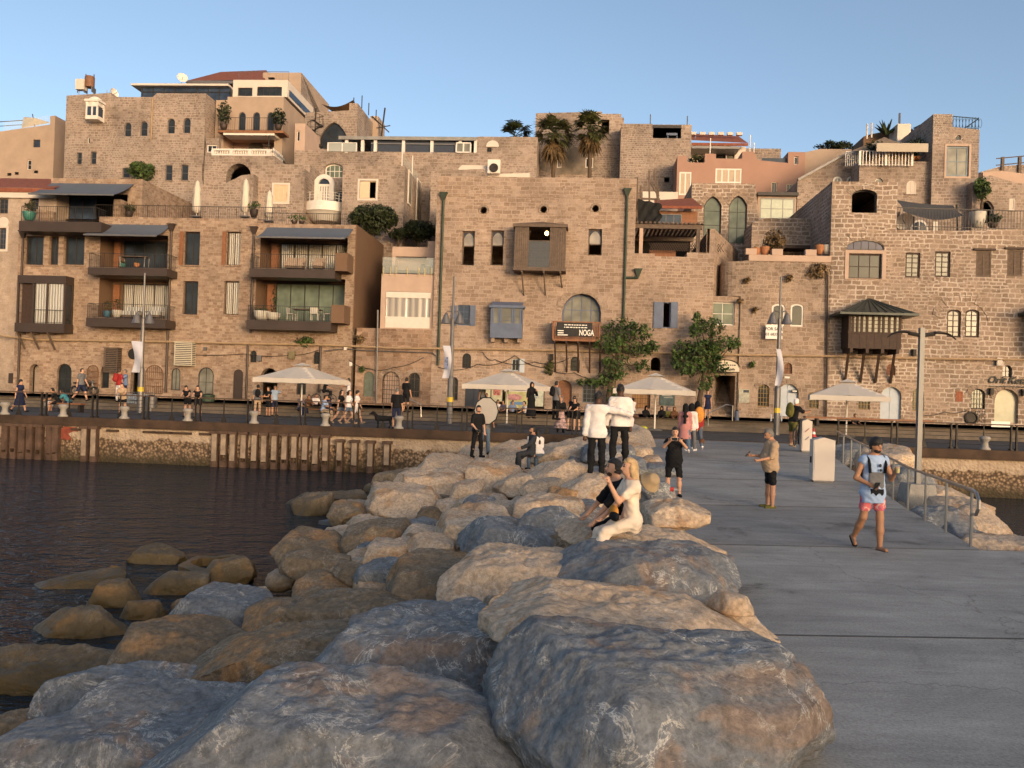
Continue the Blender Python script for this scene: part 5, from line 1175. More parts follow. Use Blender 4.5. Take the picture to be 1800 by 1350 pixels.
b.win(1336,348,1396,386,'rect','glass',GREYM,plain('pane_green',(.33,.36,.27),.15,var=.1,spec=.8),3,2,rec=.1,fw=.1); b.done(); q=b.rect(1331,343,1401,347); b.part('roof',MB().box(q[0],q[1],-.4,4.1,q[3]-.1,q[3]+.15),STEEL_D)
b=Bld('timber_shed','brown timber shed with a tiled roof above the dark roof terrace','shed',vA-.5,[(1152,372),(1226,370)],4,WOOD_R,y1=404)
b.win(1157,376,1198,400,'rect','glass',GREYM,G_BL,3,1,rec=.1); b.done(); q0,q1,r0,r1=b.loc(1148,371),b.loc(1231,367),b.loc(1150,352,2.5),b.loc(1217,348,2.5); m=MB(); m.add([(q0[0],-.9,q0[1]),(q1[0],-.9,q1[1]),(r1[0],2.5,r1[1]),(r0[0],2.5,r0[1])],[(0,1,2,3)]); m.box(q0[0],q1[0],-.9,-.8,q1[1]-.2,q1[1]-.01); b.part('tile_roof',m,TILE)
b=Bld('white_terrace','white plastered roof terrace behind the ruined lattice','wall',vA+3,[(1130,336),(1192,338)],3,P_WHITE,y1=380,snap=.2); b.done()
vp=V_WALL+.6; u0,z0=onv(1182,448,vp); t=thing('roof_pergola','dark weathered timber pergola over the mansion annex terrace','pergola',W(u0,vp,z0),TH)
def TL(px,py):u,z=onv(px,py,vp); return u-u0,z-z0
zt=TL(1180,402)[1]; xa,xb=TL(1117,0)[0],TL(1247,0)[0]; m=MB()
m.box(xa,xb,0,.25,zt,zt+.3); m.box(xa,xb,4.5,4.75,zt,zt+.3)
for i in range(18):x=xa+(xb-xa)*i/17; m.box(x-.07,x+.07,-.2,5,zt+.301,zt+.42)
for i in range(9):m.box(xa,xb,.5+i*.5,.56+i*.5,zt+.421,zt+.46)
m.build('roof_beams',WOOD_G,t)
for px,mt in((1119,WOOD_G),(1123.5,WOOD_G),(1140,P_PEACH),(1240,WOOD_G)):
 x=TL(px,0)[0]; MB().box(x-.12,x+.12,.0,.24,-.3,zt-.001).build('post',mt,t)
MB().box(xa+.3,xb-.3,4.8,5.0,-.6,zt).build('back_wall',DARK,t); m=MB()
for i in range(30):x=TL(1155,0)[0]+i*.16; m.bar((x,.6,.35),(x+.35,.6,.9),.035); m.bar((x+.35,.6,.35),(x,.6,.9),.035)
m.build('lattice',WOOD_D,t); MB().box(TL(1158,0)[0],TL(1205,0)[0],1.2,2.0,-.3,.5).build('bench',WOOD_R,t)
t=thing('torn_lattice','ruined screen of poles with torn black cloth beside the mansion roof','screen',W(*(lambda q:(q[0],V_WALL+1.2,q[1]))(onv(1140,400,V_WALL+1.2))),TH); u0,z0=onv(1140,400,V_WALL+1.2)
def TL(px,py):u,z=onv(px,py,V_WALL+1.2); return u-u0,z-z0
m=MB()
for a_,c_ in(((1120,312),(1119,402)),((1126,326),(1126,402)),((1141,300),(1142,402)),((1150,300),(1156,350)),((1139,312),(1158,345)),((1117,349),(1160,350)),((1157,330),(1157,372)),((1117,312),(1117,402))):
 p,q=TL(*a_),TL(*c_); m.bar((p[0],0,p[1]),(q[0],.05,q[1]),.12)
m.build('poles',WOOD_G,t); m=MB(); N=14; vs=[]
for j in range(N+1):
 for i in range(N+1):
  px=1121+40*i/N+(3*math.sin(j))*(i/N); py=351+(48+4*math.sin(i*.9))*j/N+8*(i/N)*(1-j/N); p=TL(px,py); vs.append((p[0],-.15-.12*math.sin(i*1.1+j*.7),p[1]))
m.add(vs,[(j*(N+1)+i,j*(N+1)+i+1,(j+1)*(N+1)+i+1,(j+1)*(N+1)+i)for j in range(N)for i in range(N)]); m.build('cloth',BLACK,t,fixn=False,smooth=True)
b=Bld('gable_house','tall plain stone gable wall rising behind the old terrace','house',vA+5,[(1402,318),(1410,315),(1487,272),(1530,271)],6,S_U,snap=.1)
for r in((1464,309.5,1481,330),(1488,309.5,1504,330)):b.win(*r,'arch','glass',WHITE,G_PA,2,1,rec=.15,fw=.14)
b.done(); m=MB(); p=b.out; m.bar((p[0][0],-.05,p[0][1]+.05),(p[2][0],-.05,p[2][1]+.05),.3,.18); b.part('coping',m,GREYM)
b=Bld('tan_stair_house','tan plastered block behind the gable','house',vB+2,[(1414,268),(1441,262),(1497,262)],4,P_TAN,snap=.1); b.done()
b=Bld('white_rail_house','stone house with a white railed roof garden next to the tower on the right','house',vA+3,[(1511,285),(1644,282)],8,S_U)
b.win(1538,313,1552,335,'arch','glass',WHITE,G_PA,1,1); b.win(1593.5,317.5,1610,341,'arch','shutter',P_WHITE,P_WHITE,2,1,rec=.08,sill=True); b.done()
q=b.rect(1513,265,1602,291,-.4); b.rail(q[0],q[1],q[2],q[3]-q[2],-.35,WHITE,step=.24,ends=.3,t=.06,name='white_railing')
q=b.rect(1487,268,1511,292,1.2); m=MB()
for i in range(8):X=q[0]+(q[1]-q[0])*i/7; m.box(X-.03,X+.03,1.2,1.26,q[2],q[3])
m.box(q[0],q[1],1.19,1.27,q[3],q[3]+.08); b.part('white_railing',m,WHITE)
a0,a1=b.loc(1533,256),b.loc(1622,267); m=MB(); m.add([(a0[0],.3,a0[1]+.3),(a1[0],.3,a1[1]+.2),(a1[0],-1,a1[1]-.2),(a0[0],-1,a0[1]-.2)],[(0,1,2,3)]); m.box(a0[0],a1[0],-1.05,-.95,a1[1]-.3,a0[1]-.1); b.part('awning',m,plain('cream_awning',(.42,.36,.29),.8,var=.06)); b.part('garden_room',MB().box(a0[0]+.3,a1[0]-1,.4,3,b.out[1][1]-.1,a1[1]+.1),P_TAN)
p0,p1,p2=b.loc(1500,262),b.loc(1555,241,2.5),b.loc(1620,262); m=MB(); m.add([(p0[0],.5,p0[1]),(p1[0],2.5,p1[1]),(p2[0],.5,p2[1]),(p1[0],4.5,p1[1]-.5)],[(0,1,2),(0,3,1),(1,3,2)]); b.part('slanting_canopy',m,plain('canopy_brown',(.20,.15,.11),.8))
for px,py,lab in((1532,286,'shrub behind the left part of the white railing'),(1545,287,'second shrub behind the white railing'),(1603,283,'dark shrub at the right end of the white railing'),(1613,282,'trailing shrub beside the stone tower')):pot_plant(px,py,vA+4,.25,.3,TERRA,lab,LEAF_D,260,.6,1.4,size=.13)
b=Bld('white_roof_house','white plastered roof house with a slanting glazed edge left of the stone tower','house',vB+1,[(1578,218),(1601,217),(1601,244),(1645,222)],6,P_WHITE,snap=.15,y1=290); b.done()
m=MB(); p0,p1=b.out[2],b.out[3]
for i in range(3):f0,f1=i/3+.02,(i+1)/3-.02; m.add([(p0[0]+(p1[0]-p0[0])*f0,-.1,p0[1]+(p1[1]-p0[1])*f0+.05),(p0[0]+(p1[0]-p0[0])*f1,-.1,p0[1]+(p1[1]-p0[1])*f1+.05),(p0[0]+(p1[0]-p0[0])*f1,1.5,p0[1]+(p1[1]-p0[1])*f1+1.0),(p0[0]+(p1[0]-p0[0])*f0,1.5,p0[1]+(p1[1]-p0[1])*f0+1.0)],[(0,1,2,3)])
b.part('roof_glazing',m,G_DK); rods(((1581,199,217),),vB+3,'pale chimney pipe on the white roof house',.09,GREYM,'chimney_pipe','pipe'); rods(((1524,218,238),(1532,216,236)),vB+2,'thin pipe on the roof left of the agave',.07,P_WHITE,'chimney_pipe','pipe',group='roof pipes by the agave')
b=Bld('roof_block','dark roof block with plants left of the white roof house','house',vB+3,[(1518,240),(1530,236),(1580,226)],4,P_BROWN,snap=.1,y1=280); b.done()
u,z=onv(1558,236,vB+2); t=thing('agave_plant','big dark agave against the sky on the right roofs','plant',W(u,vB+2,z),0); m=MB()
for i in range(16):a=i*.8; e=.5+.9*((i*7)%5)/5; L=1.3; d=Vector((math.cos(a)*math.cos(e),math.sin(a)*math.cos(e),math.sin(e))); m.tube([(0,0,0),d*L*.5,d*L],[.12,.1,.01],4)
m.build('leaf_rosette',LEAF_D,t)
for px,w,lab in((1455,3.0,'dark roof hedge left of the roof block'),(1478,2.5,'ragged dark shrub on the tan block')):bush(px,258,w,.9,vB+3,lab,LEAF_D,500,int(px))
b=Bld('right_tower','slim stone tower with a large grey window and a small round hole','tower',vA+2.5,[(1641,199),(1674,202),(1675,223),(1722,228)],7,S_V,snap=.2)
b.win(1679.5,237,1689.5,247,'round','glass',P_WHITE,G_DK,1,1); b.win(1664.5,257,1702,310,'rect','glass',plain('blue_grey_frame',(.13,.17,.2),.5),G_PA,2,2,rec=.18,fw=.14,trim=P_PEACH); b.done()
q=b.loc(1676,223); q1=b.loc(1721,228); m=MB(); zt=b.loc(1690,204)[1]; xa,xb=q[0],q1[0]
for y in(.1,):
 m.tube([(xa,y,zt),(xb,y,zt-.15)],.04,5); m.tube([(xa,y,q1[1]+.1),(xb,y,q1[1]+.1)],.03,5)
 for i in range(9):X=xa+(xb-xa)*i/8; m.tube([(X,y,q1[1]),(X,y,zt-.05)],.02,4); m.tube([(X+.12+.12*math.cos(k*.8),y,(zt+q1[1])/2+.35*math.sin(k*.8))for k in range(9)],.015,4,cap=False)
m.tube([(xb,.1,zt-.15),(xb,5,zt-.15)],.04,5)
for i in range(8):m.tube([(xb,.1+i*.6,q1[1]),(xb,.1+i*.6,zt-.15)],.02,4)
b.part('iron_railing',m,plain('blue_iron',(.06,.09,.11),.5,.2))
b=Bld('right_edge_house','low stone house with a pointed dark doorway right of the slim tower','house',vA+1.5,[(1710,320),(1740,308),(1788,322),(1960,330)],7,S_U,snap=.1)
b.win(1724,352,1747,388,'point','open',WHITE,rec=.4); b.win(1774,349,1783,370,'rect','shutter',P_WHITE,P_WHITE,1,1,rec=.08,sill=True); b.done()
b=Bld('far_right_block','pale yellow plastered block at the far right behind the pointed doorway','house',vB,[(1728,303),(1758,300),(1900,318)],5,P_PEACH,snap=.1,y1=340); b.done()
b=Bld('far_right_terrace','dry stone terrace with a post fence at the upper right edge','wall',vB+8,[(1724,302),(1760,292),(1900,282)],4,S_V,snap=.1,y1=330); b.done(); m=MB()
for px in(1761,1791,1830):p=b.loc(px,300); m.box(p[0]-.12,p[0]+.12,-.2,.04,p[1]-.5,p[1]+1.2)
p,q=b.loc(1750,291),b.loc(1860,281); m.tube([(p[0],-.1,p[1]),(q[0],-.1,q[1])],.05,5); m.tube([(p[0],-.1,p[1]+.6),(q[0],-.1,q[1]+.6)],.05,5); b.part('fence',m,WOOD_G)
bush(1726,334,1.3,2.3,vA+1.0,'green shrub hanging from the wall by the pointed doorway',LEAF,900,41)
vs_=V_WALL+2; u0,z0=onv(1632,368,vs_); t=thing('shade_sail','dark grey shade cloth stretched over the right mansion roof terrace','shade sail',W(u0,vs_,z0),TH)
def TL(px,py):u,z=onv(px,py,vs_); return u-u0,z-z0
m=MB(); n=14; vs=[]
for j in range(9):
 for i in range(n+1):
  s_=i/n; f=j/8; px=1580+105*s_+4*(1-2*s_)*math.sin(math.pi*f); top=346+10*s_+4*math.sin(math.pi*s_); bot=376+7*s_+12*math.sin(math.pi*s_); p=TL(px,top+(bot-top)*f); vs.append((p[0],.8-1.6*f-.2*math.sin(math.pi*s_),p[1]))
m.add(vs,[(j*(n+1)+i,j*(n+1)+i+1,(j+1)*(n+1)+i+1,(j+1)*(n+1)+i)for j in range(8)for i in range(n)]); m.build('cloth',plain('sail_grey',(.055,.055,.06),.9,var=.15),t,fixn=False,smooth=True); m=MB()
p=TL(1685,358); m.tube([(p[0],.3,p[1]),(p[0]+.1,.3,TL(1686,404)[1])],.06,6); p=TL(1600,384); m.tube([(p[0],-.6,p[1]),(p[0],-.6,TL(1600,408)[1])],.04,6); m.build('mast',STEEL_D,t)
u0,z0=onv(1690,404,V_WALL+.5); t=thing('roof_railing','thin iron railing along the right mansion roof terrace','railing',W(u0,V_WALL+.5,z0),TH)
def TL(px,py):u,z=onv(px,py,V_WALL+.5); return u-u0,z-z0
m=MB(); xa,xb=TL(1582,0)[0],TL(1900,0)[0]; zt=TL(1690,368)[1]; n=60; zf=lambda x:-.012*x
m.bar((xa,0,zt+zf(xa)),(xb,0,zt+zf(xb)),.05); m.bar((xa,0,.15+zf(xa)),(xb,0,.15+zf(xb)),.04)
for i in range(n+1):x=xa+(xb-xa)*i/n; m.box(x-.012,x+.012,-.012,.012,-.2+zf(x),zt+zf(x))
m.build('bars',STEEL_D,t)
pot_plant(1718,400,V_WALL+.9,.5,1.0,POTW,'large pale urn with red flowers on the right mansion roof terrace',leafmat('leaf_red',(.14,.03,.03)),120,.45,.2); pot_plant(1745,401,V_WALL+1.0,.3,.3,BRONZE,'spiky dark plant right of the pale urn',LEAF_D,140,.6,.6,size=.15)
b=Bld('roof_room','low stone roof room with a white arched window under the grey shade cloth','house',V_WALL+5,[(1582,372),(1690,372)],3,S_U,y1=410); b.win(1601,386,1631,410,'arch','glass',WHITE,G_BL,2,2,rec=.1,fw=.14); b.win(1640,390,1648,409,'rect','shutter',WHITE,WHITE,1,1,rec=.05); b.done()
dish(1592,392,V_WALL+2.5,.6,'dark satellite dish under the left corner of the grey shade cloth',75,-40)
# ================================================================ WATER, QUAY, PIER, ROCKS
def posz(n,l,lo,hi):
 g=n.new('ShaderNodeNewGeometry'); sx=n.new('ShaderNodeSeparateXYZ'); l.new(g.outputs['Position'],sx.inputs[0])
 m=n.new('ShaderNodeMapRange'); m.inputs['From Min'].default_value=lo; m.inputs['From Max'].default_value=hi; l.new(sx.outputs['Z'],m.inputs['Value']); return m.outputs[0],g
def addv(n,l,a,b,k=1.0,op='ADD'):
 m=n.new('ShaderNodeMath'); m.operation='MULTIPLY_ADD' if op=='ADD' else op; l.new(b,m.inputs[0]); m.inputs[1].default_value=k; l.new(a,m.inputs[2]); return m.outputs[0]
def mat_water():
 m,n,l,p=nmat('sea_water'); tc=n.new('ShaderNodeTexCoord'); mp=n.new('ShaderNodeMapping'); mp.inputs['Scale'].default_value=(.75,1.5,1); mp.inputs['Rotation'].default_value=(0,0,rad(12)); l.new(tc.outputs['Object'],mp.inputs['Vector'])
 a=noise_n(n,l,mp.outputs[0],1.1,3,.55,.4); b=noise_n(n,l,mp.outputs[0],3.6,3,.6,.3)
 c_=noise_n(n,l,mp.outputs[0],11,2,.6); s=addv(n,l,addv(n,l,a.outputs[0],b.outputs[0],.5),c_.outputs[0],.12)
 l.new(bumpn(n,l,s,1.0,.55),p.inputs['Normal']); p.inputs['Base Color'].default_value=(.010,.018,.026,1)
 p.inputs['Roughness'].default_value=.09; p.inputs['IOR'].default_value=1.33; p.inputs['Specular IOR Level'].default_value=.5; return m
struct('water',MB().add([(-400,-300,0),(400,-300,0),(400,39,0),(-400,39,0)],[(0,1,2,3)]),mat_water(),fixn=False)
def mat_ground(name,c,c2,scale,streak=None,joints=None,bump=.3,rough=.85,cell=None):
 m,n,l,p=nmat(name); tc=n.new('ShaderNodeTexCoord'); mp=n.new('ShaderNodeMapping'); l.new(tc.outputs['Object'],mp.inputs['Vector'])
 if streak:mp.inputs['Scale'].default_value=streak
 a=noise_n(n,l,mp.outputs[0],scale,6,.68,.3); r=ramp(n,[(.3,c),(.7,c2)]); l.new(a.outputs[0],r.inputs[0]); col=r.outputs[0]
 g=noise_n(n,l,tc.outputs['Object'],38,3,.8); gr=ramp(n,[(.3,(.66,)*3),(.7,(1.3,)*3)]); l.new(g.outputs[0],gr.inputs[0]); col=mixc(n,l,.8,col,gr.outputs[0],'MULTIPLY')
 d=noise_n(n,l,tc.outputs['Object'],.55,5,.75,.6); dr=ramp(n,[(.30,(.42,.41,.40)),(.41,(.88,.88,.88)),(.55,(1.02,1.02,1.02)),(.7,(1.16,1.16,1.16))]); l.new(d.outputs[0],dr.inputs[0]); col=mixc(n,l,.9,col,dr.outputs[0],'MULTIPLY')
 sp=noise_n(n,l,mp.outputs[0],5.5,4,.8); spr=ramp(n,[(.30,(.55,.54,.53)),(.36,(1,1,1))]); l.new(sp.outputs[0],spr.inputs[0]); col=mixc(n,l,.8,col,spr.outputs[0],'MULTIPLY')
 nb=bumpn(n,l,g.outputs[0],bump,.01)
 if cell:
  b=n.new('ShaderNodeTexBrick'); l.new(tc.outputs['UV'],b.inputs['Vector']); b.inputs['Scale'].default_value=1; b.inputs['Brick Width'].default_value=cell[0]; b.inputs['Row Height'].default_value=cell[1]; b.inputs['Mortar Size'].default_value=.012
  b.inputs['Color1'].default_value=(.8,.8,.8,1); b.inputs['Color2'].default_value=(1.15,1.1,1.08,1); b.inputs['Mortar'].default_value=(.35,.33,.32,1); col=mixc(n,l,1,col,b.outputs['Color'],'MULTIPLY')
  nb=bumpn(n,l,b.outputs['Fac'],-.4,.02,nb)
 gi=n.new('ShaderNodeNewGeometry'); ri=ramp(n,[(0,(.84,.84,.85)),(1,(1.14,1.13,1.11))]); l.new(gi.outputs['Random Per Island'],ri.inputs[0]); col=mixc(n,l,1,col,ri.outputs[0],'MULTIPLY')
 ck=n.new('ShaderNodeTexVoronoi'); ck.feature='DISTANCE_TO_EDGE'; ck.inputs['Scale'].default_value=.35; wv=n.new('ShaderNodeVectorMath'); wv.operation='MULTIPLY_ADD'; wv.inputs[1].default_value=(1.2,1.2,0); l.new(d.outputs['Color'],wv.inputs[0]); l.new(tc.outputs['Object'],wv.inputs[2]); l.new(wv.outputs[0],ck.inputs['Vector']); cr=ramp(n,[(.0,(.45,.44,.43)),(.006,(1,1,1))]); l.new(ck.outputs['Distance'],cr.inputs[0]); col=mixc(n,l,.6,col,cr.outputs[0],'MULTIPLY')
 l.new(col,p.inputs['Base Color']); l.new(nb,p.inputs['Normal']); p.inputs['Roughness'].default_value=rough; p.inputs['Specular IOR Level'].default_value=.3; return m
CONC=mat_ground('pier_concrete',(.25,.235,.215),(.385,.36,.33),1.1,(.5,2.2,1))
PAVE=mat_ground('quay_pavers',(.075,.07,.068),(.115,.107,.102),.8,cell=(.6,.3)); ASPH=mat_ground('road_asphalt',(.05,.047,.045),(.08,.075,.072),.7)
STEPM=plain('step_stone',(.125,.10,.08),.9,var=.3,scale=1.5,bump=.4)
L_,R_=-60,90
def strip(m,v0,v1,z0,z1=None):z1=z0 if z1 is None else z1; m.quadf(W(L_,v0,z0),W(R_,v0,z0),W(R_,v1,z1),W(L_,v1,z1))
m=MB(); strip(m,V_EDGE+.3,V_STEP,Z_QUAY); struct('quay_paving',m,PAVE,fixn=False)
m=MB(); strip(m,V_STEP+1.05,V_WALL+4,Z_UP); struct('upper_road',m,ASPH,fixn=False)
m=MB(); h=(Z_UP-Z_QUAY)/3
for i in range(3):
 v=V_STEP+.35*i; strip(m,v,v,Z_QUAY+h*i,Z_QUAY+h*(i+1)); strip(m,v,v+.36,Z_QUAY+h*(i+1)-(.004 if i==2 else 0))
struct('quay_steps',m,STEPM,fixn=False)
def mat_quay():
 m,n,l,p=nmat('quay_face'); tc=n.new('ShaderNodeTexCoord'); co=tc.outputs['UV']; z,g=posz(n,l,0,1.9)
 w=noise_n(n,l,co,.9,4,.7); h=addv(n,l,z,w.outputs[0],.55)
 ag=n.new('ShaderNodeTexVoronoi'); ag.inputs['Scale'].default_value=9; l.new(co,ag.inputs['Vector'])
 agc=ramp(n,[(.0,(.46,.33,.22)),(.35,(.27,.18,.11)),(.7,(.08,.05,.03))]); l.new(ag.outputs['Distance'],agc.inputs[0])
 r=ramp(n,[(.80,(0,0,0)),(.84,(1,1,1))]); l.new(h,r.inputs[0])
 cn=noise_n(n,l,co,1.5,5,.7); cr=ramp(n,[(.3,(.32,.235,.165)),(.7,(.50,.385,.28))]); l.new(cn.outputs[0],cr.inputs[0])
 c=mixc(n,l,r.outputs[0],agc.outputs[0],cr.outputs[0])
 mp=n.new('ShaderNodeMapping'); mp.inputs['Scale'].default_value=(2.2,.12,1); l.new(co,mp.inputs['Vector']); st=noise_n(n,l,mp.outputs[0],1.3,4,.7); sr=ramp(n,[(.56,(0,0,0)),(.68,(1,1,1))]); l.new(st.outputs[0],sr.inputs[0])
 k=n.new('ShaderNodeMath'); k.operation='MULTIPLY'; k.inputs[1].default_value=.45; l.new(sr.outputs[0],k.inputs[0]); c=mixc(n,l,k.outputs[0],c,(.13,.07,.04))
 wl=ramp(n,[(.33,(1,1,1)),(.62,(0,0,0))]); l.new(h,wl.inputs[0]); c=mixc(n,l,wl.outputs[0],c,(.05,.035,.015))
 l.new(c,p.inputs['Base Color']); p.inputs['Roughness'].default_value=.85
 inv=addv(n,l,cn.outputs[0],ag.outputs['Distance'],-.8); l.new(bumpn(n,l,inv,.9,.06),p.inputs['Normal']); return m
RUST=plain('rust_steel',(.10,.06,.042),.85,.1,var=.5,scale=2.5,bump=.5); PALEP=plain('pale_pile',(.30,.225,.165),.9,var=.4,scale=2.2,bump=.4)
qw=thing('quay_wall','long stained quay wall with rusty piles dropping to the water','quay wall',W(0,V_EDGE,0),TH)
m=MB(); N=300; U0,U1=-55.0,90.0; rows=[(-1.2,0),(.0,0),(.4,0),(.8,0),(1.2,0),(1.55,0)]; vs=[]
for z,_ in rows:
 for i in range(N+1):u=U0+(U1-U0)*i/N; vs.append((u,0.02+(.12*fbm([(u*.9,z*1.4,3)],3)[0]if z<1.3 else 0),z))
m.add(vs,[(j*(N+1)+i,j*(N+1)+i+1,(j+1)*(N+1)+i+1,(j+1)*(N+1)+i)for j in range(len(rows)-1)for i in range(N)]); m.build('face',mat_quay(),qw,fixn=False,smooth=True)
CAPM=plain('cap_timber',(.06,.035,.022),.85,var=.5,scale=1.2,bump=.5); m=MB(); m.box(U0,U1,-.14,.36,1.55,Z_QUAY+.004); m.box(U0,U1,-.17,-.141,1.60,1.68); m.build('cap_beam',CAPM,qw)
for px in[9,24,39,53,69,87,98,149,165.5,378,394,410,429,448,465,483,501,518,537,555.5,573,598,624,652,681]:
 u=onv(px,770,V_EDGE-.2)[0]; short=px>590; top=1.28 if short else 1.46; rg=random.Random(int(px)); m=MB()
 m.box(u-.11,u+.11,-.30,-.10,.25+rg.uniform(0,.3),top); o=m.build('pile',PALEP if px>120 else RUST,qw)
 m=MB(); m.box(u-.2,u+.2,-.36,.0,top+.001,top+.13); m.box(u-.14,u-.111,-.28,-.02,-.5,top); m.box(u+.111,u+.14,-.28,-.02,-.5,top); m.box(u-.1,u+.1,-.27,-.11,-.6,.25+rg.uniform(0,.05)); m.build('pile_flange',RUST,o)
for px in(137,199,263,280,296,311,328,362):u=onv(px,750,V_EDGE)[0]; MB().box(u-.26,u+.26,-.12,.06,1.36,1.46).build('sawn_stub',CAPM,qw)
u=onv(124,750,V_EDGE)[0]; MB().plate([(u-.4,.95),(u+.3,.9),(u+.45,1.2),(u+.3,1.5),(u-.3,1.52),(u-.45,1.3)],[],-.04,-.0).build('red_paint',plain('red_paint',(.22,.05,.03),.8,var=.4,scale=5),qw)
def zpier(y):return Z_PIER if y<18.5 else Z_PIER+(Z_QUAY-.01-Z_PIER)*min(1,(y-18.5)/15)
def Xl(y):return 2.0+.12*(y-5.4)
_a,_b=onz(1706,961,Z_PIER),EYE+ray(1472,797)*29
def Xr(y):return _a.x+.12+(y-_a.y)*(_b.x-_a.x)/(_b.y-_a.y)
k=math.tan(rad(3.5)); J=[-6,-1,3.6,8.6,13.75,18.7,23,27.3,31.2,38]; m=MB()
def slab(P,e):
 zz=[zpier(y)for x,y in P]; n=len(P); c=(sum(p[0]for p in P)/n,sum(p[1]for p in P)/n); s=e
 Q=[(x,y-s if y>c[1]else y+s)for x,y in P]
 top=[(x,y,z)for(x,y),z in zip(Q,zz)]; bot=[(x,y,z-.55)for(x,y),z in zip(Q,zz)]
 m.add(top+bot,[tuple(range(n))]+[(i,i+n,(i+1)%n+n,(i+1)%n)for i in range(n)])
for y0,y1 in zip(J,J[1:]):
 f=lambda x,y:(x,y+k*(x-4))
 if y1<14:slab([f(Xl(y0)-.5,y0),f(34,y0),f(34,y1),f(Xl(y1)-.5,y1)],.022)
 else:
  ym=min(y1,36); slab([f(Xl(y0)-.5,y0),f(Xr(y0),y0),f(Xr(ym),ym),f(Xl(ym)-.5,ym)],.022)
struct('pier',m,CONC,fixn=False); m=MB()
for y0 in J[1:-1]:x1=34 if y0<14 else Xr(y0); f=lambda x,dy:(x,y0+k*(x-4)+dy,zpier(y0+k*(x-4)+dy)+.004); m.quadf(f(Xl(y0)-.45,-.02),f(x1-.05,-.02),f(x1-.05,.02),f(Xl(y0)-.45,.02))
struct('pier_joints',m,plain('joint_filler',(.10,.095,.088),.9),fixn=False)
m=MB(); m.add([(-.5,-8,.7),(34,-8,.7),(34,13.5,.7),(-.5,13.5,.7),(-.5,-8,-1),(34,-8,-1),(34,13.5,-1),(-.5,13.5,-1)],[(0,1,2,3),(3,2,6,7),(0,3,7,4),(1,2,6,5)]); m.add([(1.5,13,.75),(8,13,.75),(12,36.6,1.3),(5,36.6,1.3),(1.5,13,-1),(8.6,13,-1),(12.6,36.6,-1),(5,36.6,-1)],[(0,1,2,3),(1,2,6,5),(0,3,7,4)]); struct('pier_core',m,CONC,fixn=False)
# ---- rock material
def mat_rock(name,a,b,orange,vein,grey):
 m,n,l,p=nmat(name); tc=n.new('ShaderNodeTexCoord'); oi=n.new('ShaderNodeObjectInfo'); ad=n.new('ShaderNodeVectorMath'); ad.operation='MULTIPLY_ADD'; ad.inputs[1].default_value=(17,31,23)
 l.new(oi.outputs['Random'],ad.inputs[0]); l.new(tc.outputs['Object'],ad.inputs[2]); co=ad.outputs[0]
 n1=noise_n(n,l,co,1.1,6,.65,.8); r1=ramp(n,[(.3,a),(.7,b)]); l.new(n1.outputs[0],r1.inputs[0]); c=r1.outputs[0]
 n2=noise_n(n,l,co,.9,4,.6,1.2); r2=ramp(n,[(.54,(0,0,0)),(.62,(1,1,1))]); l.new(n2.outputs[0],r2.inputs[0]); k=n.new('ShaderNodeMath'); k.operation='MULTIPLY'; k.inputs[1].default_value=orange; l.new(r2.outputs[0],k.inputs[0]); c=mixc(n,l,k.outputs[0],c,(.40,.21,.085))
 n3=noise_n(n,l,co,1.7,7,.72,1.1); r3=ramp(n,[(.483,(0,0,0)),(.5,(1,1,1)),(.517,(0,0,0))]); l.new(n3.outputs[0],r3.inputs[0])
 n3b=noise_n(n,l,co,1.6,3); r3b=ramp(n,[(.44,(0,0,0)),(.6,(1,1,1))]); l.new(n3b.outputs[0],r3b.inputs[0]); k=n.new('ShaderNodeMath'); k.operation='MULTIPLY'; l.new(r3.outputs[0],k.inputs[0]); l.new(r3b.outputs[0],k.inputs[1]); k2=n.new('ShaderNodeMath'); k2.operation='MULTIPLY'; k2.inputs[1].default_value=vein; l.new(k.outputs[0],k2.inputs[0]); c=mixc(n,l,k2.outputs[0],c,(.62,.57,.50))
 n4=noise_n(n,l,co,14,5,.75); r4=ramp(n,[(.3,(.5,)*3),(.5,(1,)*3),(.7,(1.5,)*3)]); l.new(n4.outputs[0],r4.inputs[0]); c=mixc(n,l,.9,c,r4.outputs[0],'MULTIPLY')
 n5=noise_n(n,l,co,3.1,4,.8); r5=ramp(n,[(.27,(.35,.33,.3)),(.36,(1,1,1))]); l.new(n5.outputs[0],r5.inputs[0]); c=mixc(n,l,.7,c,r5.outputs[0],'MULTIPLY')
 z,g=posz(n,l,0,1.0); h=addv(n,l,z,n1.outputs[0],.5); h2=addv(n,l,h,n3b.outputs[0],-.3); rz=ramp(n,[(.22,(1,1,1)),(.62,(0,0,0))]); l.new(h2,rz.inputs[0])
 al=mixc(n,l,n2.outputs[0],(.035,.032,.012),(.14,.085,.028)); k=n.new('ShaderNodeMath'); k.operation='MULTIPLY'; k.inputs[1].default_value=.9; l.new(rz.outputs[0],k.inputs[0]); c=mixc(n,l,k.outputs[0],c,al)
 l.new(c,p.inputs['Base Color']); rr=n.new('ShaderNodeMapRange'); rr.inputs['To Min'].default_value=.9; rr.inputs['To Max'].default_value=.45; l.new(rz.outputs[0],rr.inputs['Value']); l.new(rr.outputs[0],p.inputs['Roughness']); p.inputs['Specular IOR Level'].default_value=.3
 nb=bumpn(n,l,n3.outputs[0],.3,.04); nb=bumpn(n,l,n4.outputs[0],.7,.04,nb); l.new(nb,p.inputs['Normal']); return m
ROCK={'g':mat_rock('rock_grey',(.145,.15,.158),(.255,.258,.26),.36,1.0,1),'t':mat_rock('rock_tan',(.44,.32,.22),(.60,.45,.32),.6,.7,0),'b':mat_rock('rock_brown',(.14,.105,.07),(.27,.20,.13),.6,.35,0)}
_ICO={}
